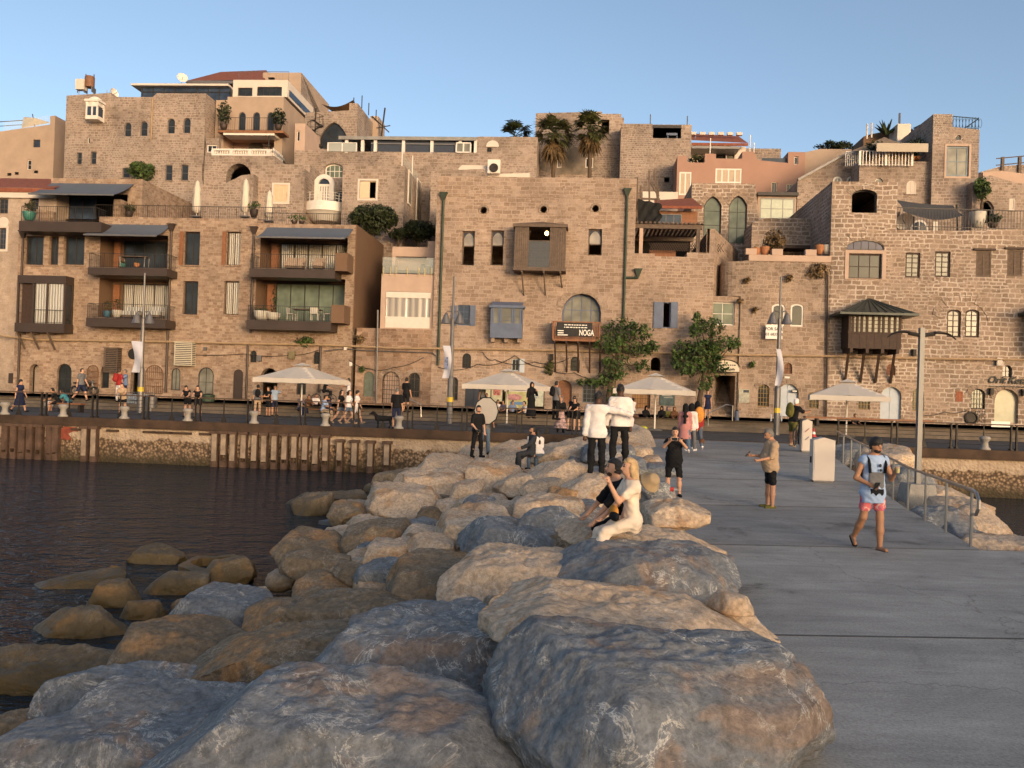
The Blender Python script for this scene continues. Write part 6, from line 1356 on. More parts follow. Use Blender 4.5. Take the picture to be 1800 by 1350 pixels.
def ico(k):
 if k not in _ICO:
  bm=bmesh.new(); bmesh.ops.create_icosphere(bm,subdivisions=k,radius=1); _ICO[k]=(np.array([v.co[:]for v in bm.verts]),[tuple(v.index for v in f.verts)for f in bm.faces]); bm.free()
 return _ICO[k]
def boulder(seed,dims,sub=5,sharp=44,rough=1.0):
 rg=np.random.default_rng(seed); D,fs=ico(sub); pl=[]
 for ax in range(3):
  for s_ in(-1,1):
   nv=rg.normal(size=3)*(.13 if ax==2 else.24); nv[ax]+=s_; pl.append((nv/np.linalg.norm(nv),rg.uniform(.78,1.0)))
 for i in range(9):nv=rg.normal(size=3)*(1,1,.8); nv/=np.linalg.norm(nv); pl.append((nv,rg.uniform(.9,1.2)))
 acc=0
 for nv,d in pl:acc=acc+np.maximum(0,D@nv/d)**sharp
 R=acc**(-1/sharp); P=D*R[:,None]*np.array(dims)/2; s=float(np.mean(dims)); Q=P/s
 o=rg.random(3)*20
 a=fbm(Q*1.6+o,3); rid=1-np.abs(fbm(Q*2.4+o+9,4)); lay=Q[:,2]*5+a*1.3; ter=np.abs(lay-np.round(lay))
 f5=fbm(Q*5+o,4,.6); disp=.028*a+.022*(rid-.7)+.022*np.round(f5*2.5)/2.5+.014*f5+.02*(1-np.abs(fbm(Q*4.3+o+3,3))-.7)-.018*np.maximum(0,.12-ter)/.12
 P=P+D*(disp*s*rough*.85)[:,None]
 for i in range(13):
  nv=rg.normal(size=3)*(1,1,.9); nv/=np.linalg.norm(nv); q=P@nv; d=np.quantile(q,rg.uniform(.955,.995)); P=P-np.outer(np.maximum(0,q-d)*.97,nv)
 ext=P.max(0)-P.min(0); P=(P-(P.max(0)+P.min(0))/2)*(np.array(dims)*1.06/ext)
 P=P+D*((.014*np.round(fbm(Q*3.2+o+4,3,.5)*2)/2+.012*fbm(Q*7+o+4,3,.6)+.006*fbm(Q*19+o,3,.6))*s)[:,None]
 return P,fs
def zslope(x,y):
 xe=Xl(y)+.2; x0=-5.4; t=max(0.0,min(1.0,(x-x0)/(xe-x0))); top=1.85 if y<24 else 1.85+(y-24)*.045
 if x>xe+.3 and y<40:return max(zpier(y),top)
 return top*t**.85 if x>x0 else-.3
NROCK=[0]
def rock(px,py,w,h,tone='t',label=None,yaw=None,hz=None,depth=None,dist=None,group=None,dz=0.0,name='boulder'):
 r=ray(px,py); NROCK[0]+=1; seed=NROCK[0]*13+5; rg=random.Random(seed)
 if dist is None:
  t=3.2
  while t<45:
   q=EYE+r*t
   if q.z<max(.06,zslope(q.x,q.y)+.1):break
   t+=.05
 else:t=dist
 q=EYE+r*t; k=t/F; wm,hm=w*k,h*k; al=math.atan2(EYE.z-q.z,t)
 wet=q.z<.25; Hz=hz or min(hm*(.95 if wet else.62 if t<12 else.78),wm*.75); D=depth or max(wm*.5,min(wm*1.25,(hm-Hz*math.cos(al)*.75)/max(.12,math.sin(al))))
 sub=6 if wm*F/t>170 else(5 if w>60 else 4)
 P,fs=boulder(seed,(wm*1.06,D,Hz*1.15),sub,rough=.55 if t<12 else.8)
 P[:,:2]*=(1.06-.34*np.clip(P[:,2]/Hz,-.6,.6))[:,None]
 c=math.cos(yaw if yaw is not None else rg.uniform(-.3,.3)); s=math.sin(yaw if yaw is not None else rg.uniform(-.3,.3)); ty=rg.uniform(-.12,.12)
 P=np.stack([P[:,0]*c-P[:,1]*s,P[:,0]*s+P[:,1]*c,P[:,2]+P[:,0]*ty+P[:,1]*rg.uniform(.02,.16)],1)
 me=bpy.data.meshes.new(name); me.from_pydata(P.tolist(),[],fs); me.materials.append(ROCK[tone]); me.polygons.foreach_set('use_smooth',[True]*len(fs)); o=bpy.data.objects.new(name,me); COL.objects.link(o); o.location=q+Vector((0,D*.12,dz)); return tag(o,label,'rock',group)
bed=MB(); nx,ny=60,90; vs=[]
for j in range(ny+1):
 y=-3+40*j/ny
 for i in range(nx+1):
  x=-11+(Xl(y)+1.6+11)*i/nx; vs.append((x,y,min(zslope(x,y)-.55,zpier(y)-.35 if x>Xl(y)-1.2 else 9)-(.9 if x<-5.2 else 0)*min(1,(-5.2-x)/2 if x<-5.2 else 0)+.16*fbm([(x*.9,y*.9,1)],3)[0]if x<Xl(y)+.8 else-.2))
bed.add(vs,[(j*(nx+1)+i,j*(nx+1)+i+1,(j+1)*(nx+1)+i+1,(j+1)*(nx+1)+i)for j in range(ny)for i in range(nx)]); struct('rubble_bed',bed,ROCK['b'],fixn=False,smooth=True)
R_LIST=[
 (1178,1275,545,320,'g','huge grey and orange veined boulder nearest the camera at the pier edge'),(640,1345,640,270,'g','broad smooth blue grey boulder filling the bottom middle of the shore'),
 (735,1160,340,180,'g','rounded grey boulder with white streaks behind the broad blue grey one'),(1110,1120,470,170,'t','long boulder with an orange cut left face behind the nearest one'),
 (1128,1000,310,105,'g','flat pale slab topped boulder in front of the seated couple'),(1130,950,240,50,'t','flat bench like boulder the seated couple sits on'),(1182,903,100,52,'t','low boulder with the plastic bottle lying on it'),
 (900,1025,220,140,'t','pinkish boulder with a sharp split face left of the flat slab'),(770,1022,150,90,'b','coarse brown boulder left of the split pink one'),(720,1098,190,75,'g','pale low boulder above the streaked grey one'),
 (500,1160,290,130,'b','long dark overhanging boulder above the tidal gap'),(270,1215,330,110,'g','long narrow dark grey slab sloping to the water'),(350,1262,370,130,'g','scratched pale slab below the long narrow one'),
 (190,1325,400,120,'g','pinkish grey boulder at the bottom left corner'),(470,1325,200,70,'g','small grey boulder wedged behind the bottom blue grey one'),(330,1145,230,95,'b','dark brown weathered boulder rising from the shallows'),
 (390,1085,170,110,'g','greenish grey boulder at the waterline in the middle left'),(490,1090,110,80,'b','olive brown rounded boulder beside the greenish grey one'),(610,1075,200,70,'b','flat dark wet slab under the brown boulders'),
 (80,1195,290,90,'b','wide dark flat boulder at the left edge by the water'),(25,1285,90,70,'b','small dark boulder cut off by the left edge'),(137,1108,150,66,'b','broad algae covered boulder standing in the water'),(250,1079,66,46,'b','small round orange brown boulder in the water'),
 (198,1056,80,62,'b','pointed dark boulder in the water left of the round one'),(312,1035,105,54,'b','sunlit low boulder with a green foot in the water'),(402,1006,76,44,'b','round boulder in front of the concrete trough'),(278,983,80,36,'b','sloping boulder left of the concrete trough'),
 (132,1024,145,22,'b','long low rock just breaking the water on the left'),(535,975,130,62,'b','large worn boulder standing in the shallows right of the trough'),(560,992,110,40,'b','green low rock at the foot of the large worn boulder'),(545,898,74,50,'b','craggy yellow boulder off the slipway'),(572,884,130,34,'b','flat rock behind the craggy yellow boulder'),(612,905,66,40,'b','pointed brown boulder at the foot of the slipway'),
 (660,948,105,62,'b','round brown boulder at the lower end of the slipway'),(685,970,80,42,'t','orange boulder below the round brown one'),(685,1010,100,52,'g','smooth purple grey boulder in the middle shore'),(760,960,80,40,'t','flat brown boulder right of the orange one'),(750,938,70,24,'t','thin flat rock at the slipway edge'),
 (835,935,130,90,'t','tan squarish boulder below the slipway end'),(910,950,140,66,'g','pale grey boulder left of the couple'),(965,935,110,80,'g','grey boulder at the feet of the couple'),(960,900,120,60,'t','tan boulder behind the feet boulder'),(880,905,110,50,'t','long pale boulder along the upper slipway'),
 (710,885,118,56,'t','big pale orange boulder at the head of the slipway'),(760,860,130,70,'t','large sloping tan boulder above the pale orange one'),(825,866,56,44,'t','small squarish orange boulder in the middle of the heap'),(908,853,70,40,'t','rounded boulder right of the small squarish one'),(700,850,80,50,'b','brown boulder at the far waterline'),
 (870,840,90,60,'t','boulder below the man in the suit'),(800,830,110,50,'t','boulder at the foot of the photographer'),(925,805,110,44,'t','yellowish boulder the man in the suit sits on'),(985,835,100,56,'t','boulder left of the men in white shirts'),(1000,800,110,44,'t','long boulder in front of the quay rail'),(1040,785,90,40,'t','topmost tan boulder left of the white shirts'),
 (1110,768,66,36,'t','orange topped boulder right of the men in white shirts'),(1075,800,90,40,'g','boulder behind the legs of the men in white shirts'),(955,862,70,40,'t','small boulder under the men in white shirts'),(1050,868,130,76,'t','squared boulder under the standing men and behind the couple'),(990,880,70,50,'b','dark recessed boulder left of the squared one'),
 (1150,865,60,46,'g','boulder behind the blonde woman'),(1100,820,70,36,'g','flat boulder at the pier edge by the standing men'),(850,800,70,30,'t','small boulder at the feet of the reflector man'),
 (1290,1060,60,50,'t','small orange corner block at the pier edge'),(900,1075,100,50,'b','dark rock in the cleft under the split pink boulder'),(620,1010,70,40,'b','wet brown rock at the waterline below the slipway')]
for a in R_LIST:rock(*a)
rg=random.Random(99)
for i in range(130):
 y=5+31*rg.random()**.8; x=-5.2+(Xl(y)+5.2)*rg.random(); c=Vector((x,y,zslope(x,y)-.12)); d=c-EYE; q=MC.transposed()@d; t=-q.z; px,py=900+q.x/t*F,675-q.y/t*F
 if 0<px<1330:rock(px,py,rg.uniform(.5,1.1)*F/t,rg.uniform(.35,.6)*F/t,rg.choice('ttbg'),'smaller stone wedged between the big shore boulders',dist=t,group='stones wedged between the boulders',name='wedged_stone')
for a in[(1640,862,130,60,'t','tan boulder under the tall double lamp',21.5),(1700,900,110,70,'t','pale boulder between the lamp and the inlet water',19),(1715,935,80,50,'g','boulder leaning on the rail end',16.5),(1762,948,130,56,'t','big sunlit boulder at the corner of the pier by the inlet',15.6),(1660,900,90,50,'g','low boulder behind the middle rail posts',18.5),(1560,800,90,50,'t','boulder behind the upper rail posts',30),(1600,830,90,50,'g','pale boulder behind the walking man',26),(1500,790,70,40,'g','boulder at the top end of the steel rail',31),(1830,960,120,60,'t','boulder cut off by the right edge',15.4),(1690,955,60,30,'t','small stone at the foot of the rail end',15.2)]:rock(*a[:6],dist=a[6],dz=-.22)
c=onz(381,992,.12); t=thing('concrete_trough','U shaped old concrete trough lying in the shallows','trough',c,rad(4)); m=MB(); k=(c.y)/F; a,b_=60*k,.62
O=[(a*math.cos(i*math.pi/12)*(1+.08*math.sin(i*5)),b_*math.sin(i*math.pi/12))for i in range(24)]; I_=[(x*.74,y*.62+.1)for x,y in O]; zt=lambda x,y:.02+.05*(y/b_)+.02*math.sin(x*9)
n=24; vs=[(x,y,-.4)for x,y in O]+[(x,y,zt(x,y))for x,y in O]+[(x,y,zt(x,y))for x,y in I_]+[(x,y,-.4)for x,y in I_]
m.add(vs,[(r*n+i,r*n+(i+1)%n,(r+1)*n+(i+1)%n,(r+1)*n+i)for r in range(3)for i in range(n)]); m.build('basin',ROCK['b'],t)
p=[onz(560,915,.1),onz(640,925,.1),onz(880,888,.75),onz(800,880,.75)]; t=tag(MB().add([tuple(v)for v in p]+[(v.x,v.y,v.z-.4)for v in p],[(0,1,2,3),(0,4,5,1),(1,5,6,2),(2,6,7,3),(3,7,4,0)]).build('slipway_slab',plain('wet_slab',(.11,.11,.115),.5,var=.3,scale=1.5,bump=.3)),'smooth dark slanting concrete slab between the boulders','slab')
t=thing('added_shade_wall','long concrete parapet added unseen behind the camera to shade the foreground','wall',(10,-8,.6),rad(3)); MB().box(-26,30,-.5,.5,0,2.35).build('wall',CONC,t); MB().box(-26.1,30.1,-.6,.6,2.352,2.5).build('coping',CONC,t)  # unseen parapet, added behind the camera to keep low sun off the foreground
# ================================================================ STREET FURNITURE
def gnd(px,py,z):p=onz(px,py,z); return p
def railpanel():
 t=thing('metal_railing','dark steel railing panel along the quay edge with thin wires','railing',(0,0,0),TH,'railing panels along the quay edge'); w=2.2
 m=MB(); m.bar((-w/2-.06,0,1.05),(w/2+.06,0,1.05),.09,.05); m.build('top_rail',plain('rail_wood',(.07,.04,.026),.7,var=.3),t)
 for x in(-w/2,w/2):m=MB(); m.box(x-.025,x+.025,-.05,.05,.06,1.024); m.box(x-.05,x+.05,-.11,.11,0,.059); m.build('post',IRON,t)
 m=MB(); m.add([(-.14,-.02,0),(.14,-.02,0),(.02,-.02,.3),(.02,-.02,1.02),(-.02,-.02,1.02),(-.02,-.02,.3),(-.14,.02,0),(.14,.02,0),(.02,.02,.3),(.02,.02,1.02),(-.02,.02,1.02),(-.02,.02,.3)],[tuple(range(6)),tuple(range(11,5,-1))]+[(i,(i+1)%6,(i+1)%6+6,i+6)for i in range(6)]); m.build('leg',IRON,t)
 for z in(.2,.36,.52,.68,.84):MB().tube([(-w/2+.03,0,z),(w/2-.03,0,z)],.009,4).build('wire',IRON,t)
 return t
proto=railpanel(); first=True
def place_rail(u):
 global first
 o=proto if first else copy_tree(proto); first=False; o.location=W(u,V_EDGE+.42,Z_QUAY+.005)
ua,ub=onv(1105,760,V_EDGE)[0],onv(1478,780,V_EDGE)[0]
u=ua-1.1
while u>-27:place_rail(u); u-=2.42
u=ub+1.1
while u<24:place_rail(u); u+=2.42
bp=thing('mooring_bollard','pale iron mooring bollard on the quay edge in front of the railing','bollard',(0,0,0),0,'mooring bollards on the quay edge')
m=MB(); m.lathe([(.22,0),(.22,.05),(.14,.12),(.12,.32),(.2,.42),(.22,.5),(.16,.56),(.0,.57)],16); m.build('post',plain('bollard_paint',(.30,.27,.24),.6,var=.2),bp,smooth=True)
for i,px in enumerate((4,107,215,327,444,570,700,1735)):
 o=bp if i==0 else copy_tree(bp); o.location=W(onv(px,745,V_EDGE)[0],V_EDGE+.14,Z_QUAY+.004)
UMB=plain('umbrella_cloth',(.56,.50,.44),.9,var=.06,scale=1.5)
for px,vv,sz,lab in((530,46.6,3.8,'big square cream umbrella furthest left, over the seated group'),(892,45.6,3.8,'big square cream umbrella in front of the lit snack kiosk'),(1152,45.4,3.8,'big square cream umbrella behind the men in white shirts'),(1489,46.0,3.8,'big square cream umbrella on the right by the dark info stand')):
 u,z=onv(px,700,vv); t=thing('market_umbrella',lab,'umbrella',W(u,vv,Z_QUAY),TH+rad(-13),'cream umbrellas on the quay'); h=sz/2; zr=2.15; m=MB(); N=12
 P=lambda i,j:((i/N*2-1)*h,(j/N*2-1)*h,2.95-(2.95-zr-.0)*max(abs(i/N*2-1),abs(j/N*2-1))**.93-.05*abs(math.sin(math.atan2(j-N/2,i-N/2+.001)*2))*max(abs(i/N*2-1),abs(j/N*2-1)))
 for i in range(N):
  for j in range(N):m.quadf(P(i,j),P(i+1,j),P(i+1,j+1),P(i,j+1))
 can=m.build('canopy',UMB,t,fixn=True,smooth=False); m=MB()
 for(a,c)in(((-h,-h),(h,-h)),((h,-h),(h,h)),((h,h),(-h,h)),((-h,h),(-h,-h))):
  for k in range(6):f0,f1=k/6,(k+1)/6; g=lambda f:(a[0]+(c[0]-a[0])*f,a[1]+(c[1]-a[1])*f); p,q=g(f0),g(f1); e=lambda f:zr-.05*abs(math.sin(math.pi*f))*0; m.quadf((p[0],p[1],zr-.02),(q[0],q[1],zr-.02),(q[0]*1.005,q[1]*1.005,zr-.26-.02*(k%2)),(p[0]*1.005,p[1]*1.005,zr-.26-.02*((k+1)%2)))
 m.build('valance',UMB,can); m=MB(); m.add([(sx*.42,sy*.42,2.86)for sx,sy in((-1,-1),(1,-1),(1,1),(-1,1))]+[(0,0,3.03)],[(0,1,4),(1,2,4),(2,3,4),(3,0,4)]); m.build('vent_cap',UMB,can)
 MB().tube([(0,0,.08),(0,0,2.9)],.045,10).build('pole',WHITE,t)
 for k in range(8):a=k*math.pi/4; L=h*(1.38 if k%2 else.98); MB().bar((.05*math.cos(a),.05*math.sin(a),2.42),(L*.55*math.cos(a),L*.55*math.sin(a),2.46),.03).build('rib',WHITE,t)
 MB().box(-.4,.4,-.4,.4,0,.09).build('base',GREYM,t)
for px,base,top,ban,lab in((246,716,480,(236,600,249,655),'slim grey lamp post at the left with a curled pale banner'),(790,739,485,(780,608,790,665),'slim grey lamp post with bell lanterns left of the blue bay'),(1365,757,487,(1362,614,1370,678),'slim grey lamp post in front of the for sale board')):
 vv=44.8; u,_=onv(px,base,vv); H=onv(px+4,top,vv)[1]-Z_QUAY; zl=onv(px,560,vv)[1]-Z_QUAY; t=thing('lamp_post',lab,'lamp post',W(u,vv,Z_QUAY),TH,'slim lamp posts on the quay')
 m=MB(); m.lathe([(.16,0),(.16,2.4),(.12,2.5),(.10,zl),(.06,zl+.05),(.05,H),(.01,H+.02)],10); m.build('pole',GREYM,t); m=MB(); m.lathe([(.165,1.15),(.165,1.4)],10); m.build('yellow_band',plain('band_yellow',(.6,.42,.04),.5),t)
 for s_ in(-1,1):m=MB(); m.tube([(0,0,zl+.35),(s_*.3,0,zl+.4),(s_*.36,0,zl+.3)],.03,6); m.lathe([(.06,.25),(.14,.1),(.2,-.1),(.28,-.32)],12,(s_*.36,0,zl+.05)); m.build('lantern',GREYM,t)
 a,b_=onv(ban[0],ban[1],vv),onv(ban[2],ban[3],vv); x0,x1,z0,z1=a[0]-u,b_[0]-u,b_[1]-Z_QUAY,a[1]-Z_QUAY; m=MB(); vs=[]
 for i in range(13):
  for j in range(4):vs.append((x0+(x1-x0)*j/3+.12*math.sin(i/12*3.1),-.2+.10*math.sin(j+i*.4),z0+(z1-z0)*i/12))
 m.add(vs,[(i*4+j,i*4+j+1,i*4+j+5,i*4+j+4)for i in range(12)for j in range(3)]); b2=tag(m.build('hanging_banner',plain('banner_pale',(.45,.45,.52),.8,var=.06),None,loc=W(u,vv,Z_QUAY),rz=TH,fixn=False,smooth=True),{246:'curled pale blue banner on the left lamp post',790:'pale blue banner with faint print on the bell lantern post',1365:'narrow white banner seen edge on at the right lamp post'}[px],'banner')
 if px==790:MB().box(x0+.12,x1-.05,-.36,-.34,z0+.5,z0+1.1).build('print',plain('print_blue',(.15,.18,.3),.8,var=.8,scale=9),b2)
q=EYE+ray(1612,882)*21.0; t=thing('double_lamp','tall square grey lamp post with two leaf shaped heads on the inlet side','lamp post',(q.x,q.y,q.z),0); H=5.62-q.z
MB().box(-.058,.058,-.058,.058,0,H).build('pole',plain('lamp_grey',(.17,.165,.16),.5,.3,var=.08),t); m=MB(); m.add([(-.5,-.4,-.8),(.5,-.4,-.8),(.5,.4,-.8),(-.5,.4,-.8),(-.3,-.28,.45),(.3,-.28,.45),(.3,.28,.45),(-.3,.28,.45)],[(0,1,5,4),(1,2,6,5),(2,3,7,6),(3,0,4,7),(4,5,6,7)]); m.box(-1.1,1.1,-.9,.9,-1.5,-.81); m.build('concrete_base',CONC,t)
for s_ in(-1,1):
 MB().tube([(s_*.07,0,H-.18),(s_*.32,0,H-.14)],.05,8).build('arm',IRON,t); m=MB(); n=10; vs=[]
 for i in range(n+1):f=i/n; w=.13*math.sin(math.pi*min(1,.25+f*.78))+.01; x=s_*(.3+.55*f); z=H-.13+.07*math.sin(f*2)-.18*f*f; vs+=[(x,-w,z),(x,0,z+.05*(1-f)),(x,w,z),(x,0,z-.03)]
 m.add(vs,[(i*4+j,i*4+(j+1)%4,i*4+4+(j+1)%4,i*4+4+j)for i in range(n)for j in range(4)]+[(0,1,2,3)]); m.build('lamp_head',IRON,t,smooth=True)
def railpt(f):y=_a.y+15*f; return Vector((Xr(y)-.12,y,zpier(y)))
STEEL=plain('brushed_steel',(.42,.40,.38),.28,.9,var=.1); b0=railpt(0); t=thing('steel_handrail','brushed steel handrail with slim posts sloping down the right side of the pier','handrail',b0,0); P=[railpt(i/10)-b0 for i in range(11)]; up=Vector((0,0,.95))
for p in P[:-1]:MB().tube([p,p+Vector((0,0,.93))],.024,8).build('post',STEEL,t)
d=(P[0]-P[1]).normalized(); m=MB(); m.tube([p+up for p in reversed(P)]+[P[0]+up+d*.25+Vector((0,0,-.03)),P[0]+up+d*.38+Vector((0,0,-.14)),P[0]+up+d*.38+Vector((0,0,-.26)),P[0]+up+d*.25+Vector((0,0,-.38)),P[0]+up+Vector((0,0,-.40))],.03,8); m.build('top_rail',STEEL,t)
def cabinet(px,py,dist,w,d,h,rz,label,mat,stickers=False,ridge=.08):
 q=EYE+ray(px,py)*dist; q.z=zpier(q.y); t=thing('utility_cabinet',label,'cabinet',q,rz); m=MB(); m.box(-w/2,w/2,-d/2,d/2,.05,h); m.add([(-w/2-.015,-d/2-.015,h+.001),(w/2+.015,-d/2-.015,h+.001),(w/2+.015,d/2+.015,h+.001),(-w/2-.015,d/2+.015,h+.001),(0,-d/2-.015,h+ridge),(0,d/2+.015,h+ridge)],[(0,1,4),(2,3,5),(0,4,5,3),(1,2,5,4),(0,3,2,1)]); m.build('case',mat,t); MB().box(-w/2+.03,w/2-.03,-d/2+.03,d/2-.03,0,.049).build('plinth',GREYM,t)
 MB().box(-w/2+.03,w/2-.03,-d/2-.012,-d/2-.001,.1,h-.05).build('door',mat,t)
 if stickers:
  for zz,mt in((.72,INKR),(.45,plain('sticker_blue',(.04,.12,.3),.5))):m=MB(); m.bar((-w*.18,-d/2-.018,h*zz-.06),(w*.18,-d/2-.018,h*zz+.06),.09,.01); m.build('sticker',mt,t)
 else:MB().box(-w/2-.03,-w/2-.001,-.05,.05,h*.45,h*.6).build('lock',INKB,t)
cabinet(1444,840,23.2,.56,.5,1.13,rad(-8),'larger white utility cabinet standing on the pier near the handrail',P_WHITE); cabinet(1416,781,31.5,.36,.34,1.12,rad(-5),'slimmer white cabinet with a red and a blue sticker at the head of the pier',P_WHITE,True)
def at(px,py,z=Z_QUAY):return onz(px,py,z)
def bench(px,py,z,L,label,mat=WOOD_R,back=False):
 t=thing('wooden_bench',label,'bench',at(px,py,z),TH); MB().box(-L/2,L/2,-.25,.25,.38,.46).build('seat',mat,t)
 for x in(-L*.4,L*.4):MB().box(x-.06,x+.06,-.2,.2,0,.379).build('leg',IRON,t)
 if back:MB().box(-L/2,L/2,.21,.27,.55,.85).build('backrest',mat,t)
bench(560,733,Z_QUAY,1.8,'brown wooden bench under the left umbrella'); bench(612,735,Z_QUAY,1.6,'brown wooden bench at the right of the left umbrella'); bench(935,745,Z_QUAY,3.0,'long dark wooden bench under the second umbrella'); bench(880,742,Z_QUAY,2.0,'wooden bench left of the second umbrella pole'); bench(1525,752,Z_UP,6.0,'very long brown bench on the upper road behind the info stand'); bench(1470,757,Z_QUAY,5.5,'long brown bench at the steps left of the right umbrella'); bench(125,724,Z_QUAY,1.3,'low dark bench behind the bollard at the left')
q=at(1474.5,733,Z_UP); t=thing('info_stand','dark free standing information stand with a white panel','information stand',q,TH); MB().box(-.5,.5,-.16,.16,0,1.9).build('case',plain('stand_grey',(.035,.037,.04),.5),t); o=MB().box(-.44,.44,-.185,-.161,.75,1.35).build('panel',INKW,t); m=MB(); m.ell((-.08,-.188,1.12),(.09,.01,.09)); m.box(.06,.10,-.192,-.186,.98,1.22); m.box(-.15,.12,-.192,-.186,.85,.87); m.build('symbol',INKB,o)
def drum(px,py,z,r,h,label,mat,cat='bin',name='litter_bin'):
 t=thing(name,label,cat,at(px,py,z),0); m=MB(); m.lathe([(r,0),(r,h*.9),(r*1.05,h*.92),(r*1.05,h),(r*.8,h+.03)],16); m.build('body',mat,t,smooth=False); m=MB(); m.lathe([(r*.82,h+.031),(r*.5,h+.08),(.02,h+.1)],16); m.build('lid',IRON,t)
drum(265,723,Z_QUAY,.32,.85,'grey round litter bin right of the fenced barrier',GREYM); drum(365,723,Z_QUAY,.38,1.0,'dark green bin beside the women leaning on the railing',plain('bin_green',(.03,.05,.03),.6)); drum(1295,739,Z_UP,.12,.5,'small blue post at the foot of the stairway',BLUE_P,'post','low_post'); drum(1380,752,Z_QUAY,.35,1.0,'dark round bin behind the cyclist',IRON)
q=at(243,722,Z_QUAY); t=thing('crowd_barrier','metal crowd barrier wrapped in bluish sheeting behind the railing','barrier',q,TH); m=MB(); m.tube([(-.95,0,0),(-.95,0,1.05),(.95,0,1.05),(.95,0,0)],.025,6)
for i in range(15):x=-.9+i*.13; m.box(x-.008,x+.008,-.008,.008,.1,1.03)
m.build('frame',GREYM,t); MB().box(-.88,.88,.012,.06,.15,.95).build('sheet',plain('sheet_blue',(.22,.26,.32),.6,var=.6,scale=5),t)
q=at(1648,760,Z_QUAY); t=thing('dark_crate','dark slatted crate in front of the right wall','crate',at(1528,762,Z_QUAY),TH); MB().box(-.55,.55,-.3,.3,0,.5).build('case',IRON,t)
for i in range(4):MB().box(-.57,.57,-.33,-.301,.03+i*.125,.1+i*.125).build('slat',STEEL_D,t)
q=at(1758,768,Z_QUAY); t=thing('notice_sign','small white notice panel fixed behind the right railing','sign',q,TH); MB().box(-.55,.55,-.03,0,.45,.95).build('board',INKW,t); m=MB();
for x in(-.5,.5):m.box(x-.03,x+.03,.001,.05,0,.9)
m.build('leg',IRON,t)
def hrail(pts,z,label):
 P=[onv(x,y,V_STEP+.1)for x,y in pts]; c=W(P[0][0],V_STEP+.1,z); m=MB(); m.tube([W(u,V_STEP+.1,max(zz,z))-c for u,zz in P],.03,8); tag(m.build('stair_rail',STEEL,None,loc=c),label,'handrail')
hrail(((709,716),(709,697),(740,711),(740,738)),Z_QUAY,'bent steel handrail on the quay steps by the man with the dog'); hrail(((1245,748),(1244,727),(1277,711),(1288,713),(1287,740)),Z_QUAY,'bent steel handrail in front of the covered stairway')
def wheel(m,x,z,r,tt=.022):
 m.tube([(x+r*math.cos(a),0,z+r*math.sin(a))for a in[math.pi*i/12 for i in range(25)]],tt,6,cap=False)
def bicycle(q,rz,label,col,name='bicycle'):
 t=thing(name,label,'bicycle',q,rz)
 for x in(-.52,.52):
  m=MB(); wheel(m,x,.34,.32); o=m.build('wheel',INKB,t); m=MB(); [m.bar((x,0,.34),(x+.3*math.cos(k*.63),0,.34+.3*math.sin(k*.63)),.006)for k in range(10)]; m.build('spokes',STEEL,o)
 m=MB(); [m.tube(p,.018,6)for p in([(-.52,0,.34),(-.1,0,.3),(.38,0,.72),(-.18,0,.78),(-.52,0,.34)],[(-.1,0,.3),(-.2,0,.9)],[(.52,0,.34),(.36,0,.95)])]; m.build('frame',col,t)
 MB().ell((-.22,0,.93),(.14,.07,.04)).build('saddle',INKB,t); m=MB(); m.tube([(.3,-.26,1.0),(.38,-.1,.98),(.38,.1,.98),(.3,.26,1.0)],.016,6); m.build('handlebar',INKB,t); return t
bicycle(at(391,711,Z_QUAY)+Vector((0,1.5,0)),TH,'pale bicycle leaning behind the green bin',POTW); bicycle(EYE+ray(1401,783)*31.6,rad(62),'black bicycle held by the helmeted cyclist',INKB)
SC.view_layers[0].update()if False else None
q=at(148,695,Z_UP); t=thing('motorbike','black motorbike parked at the wall behind the grey shirted man','motorbike',q,TH)
for x in(-.7,.7):m=MB(); wheel(m,x,.32,.27,.07); m.build('wheel',INKB,t)
m=MB(); m.ell((.12,0,.82),(.34,.16,.17)); m.ell((0,0,.5),(.32,.18,.22)); m.build('tank',INKB,t); MB().ell((-.45,0,.84),(.42,.14,.08)).build('seat',BLACK,t); m=MB(); m.tube([(.7,0,.32),(.5,0,1.0)],.045,6); m.tube([(.45,-.36,1.08),(.5,0,1.0),(.45,.36,1.08)],.025,6); m.tube([(-.7,0,.32),(0,0,.45)],.05,6); m.build('fork',GREYM,t); MB().ell((.6,0,.92),(.1,.1,.1)).build('headlight',GREYM,t)
for dx,lab in((-9,'left blue and white folding stand at the foot of the right lamp post'),(9,'right blue and white folding stand at the foot of the right lamp post')):
 q=at(1364+dx,759,Z_QUAY); t=thing('parking_stand',lab,'stand',q,TH); m=MB(); m.bar((0,0,0),(.0,0,1.0),.07); m.build('upright',BLUE_L,t); m=MB(); m.bar((0,0,.02),(.28 if dx>0 else-.28,-.25,.02),.05); m.bar((0,0,.02),(-.2,.2,.02),.05); m.build('foot',WHITE,t)
q=at(1360,752,Z_QUAY); t=thing('push_scooter','black kick scooter leaning on the right lamp post','scooter',q,TH+rad(70)); m=MB(); m.bar((-.4,0,.1),(.35,0,.1),.12,.04); m.bar((.35,0,.1),(.25,0,1.15),.04); m.bar((.25,-.22,1.15),(.25,.22,1.15),.035); m.build('frame',INKB,t)
for x in(-.45,.42):m=MB(); wheel(m,x,.09,.07,.02); m.build('wheel',INKB,t)
q=onz(1180,886,1.75); q.z=2.02
t=thing('plastic_bottle','clear plastic bottle with a red label lying on the low boulder','bottle',q,rad(-15)); m=MB(); m.tube([(-.14,0,0),(.06,0,0),(.1,0,0),(.14,0,0)],[.04,.04,.015,.014],10); m.build('bottle',CLEAR,t); MB().tube([(-.03,0,0),(.04,0,0)],.041,10).build('bottle_label',INKR,t)
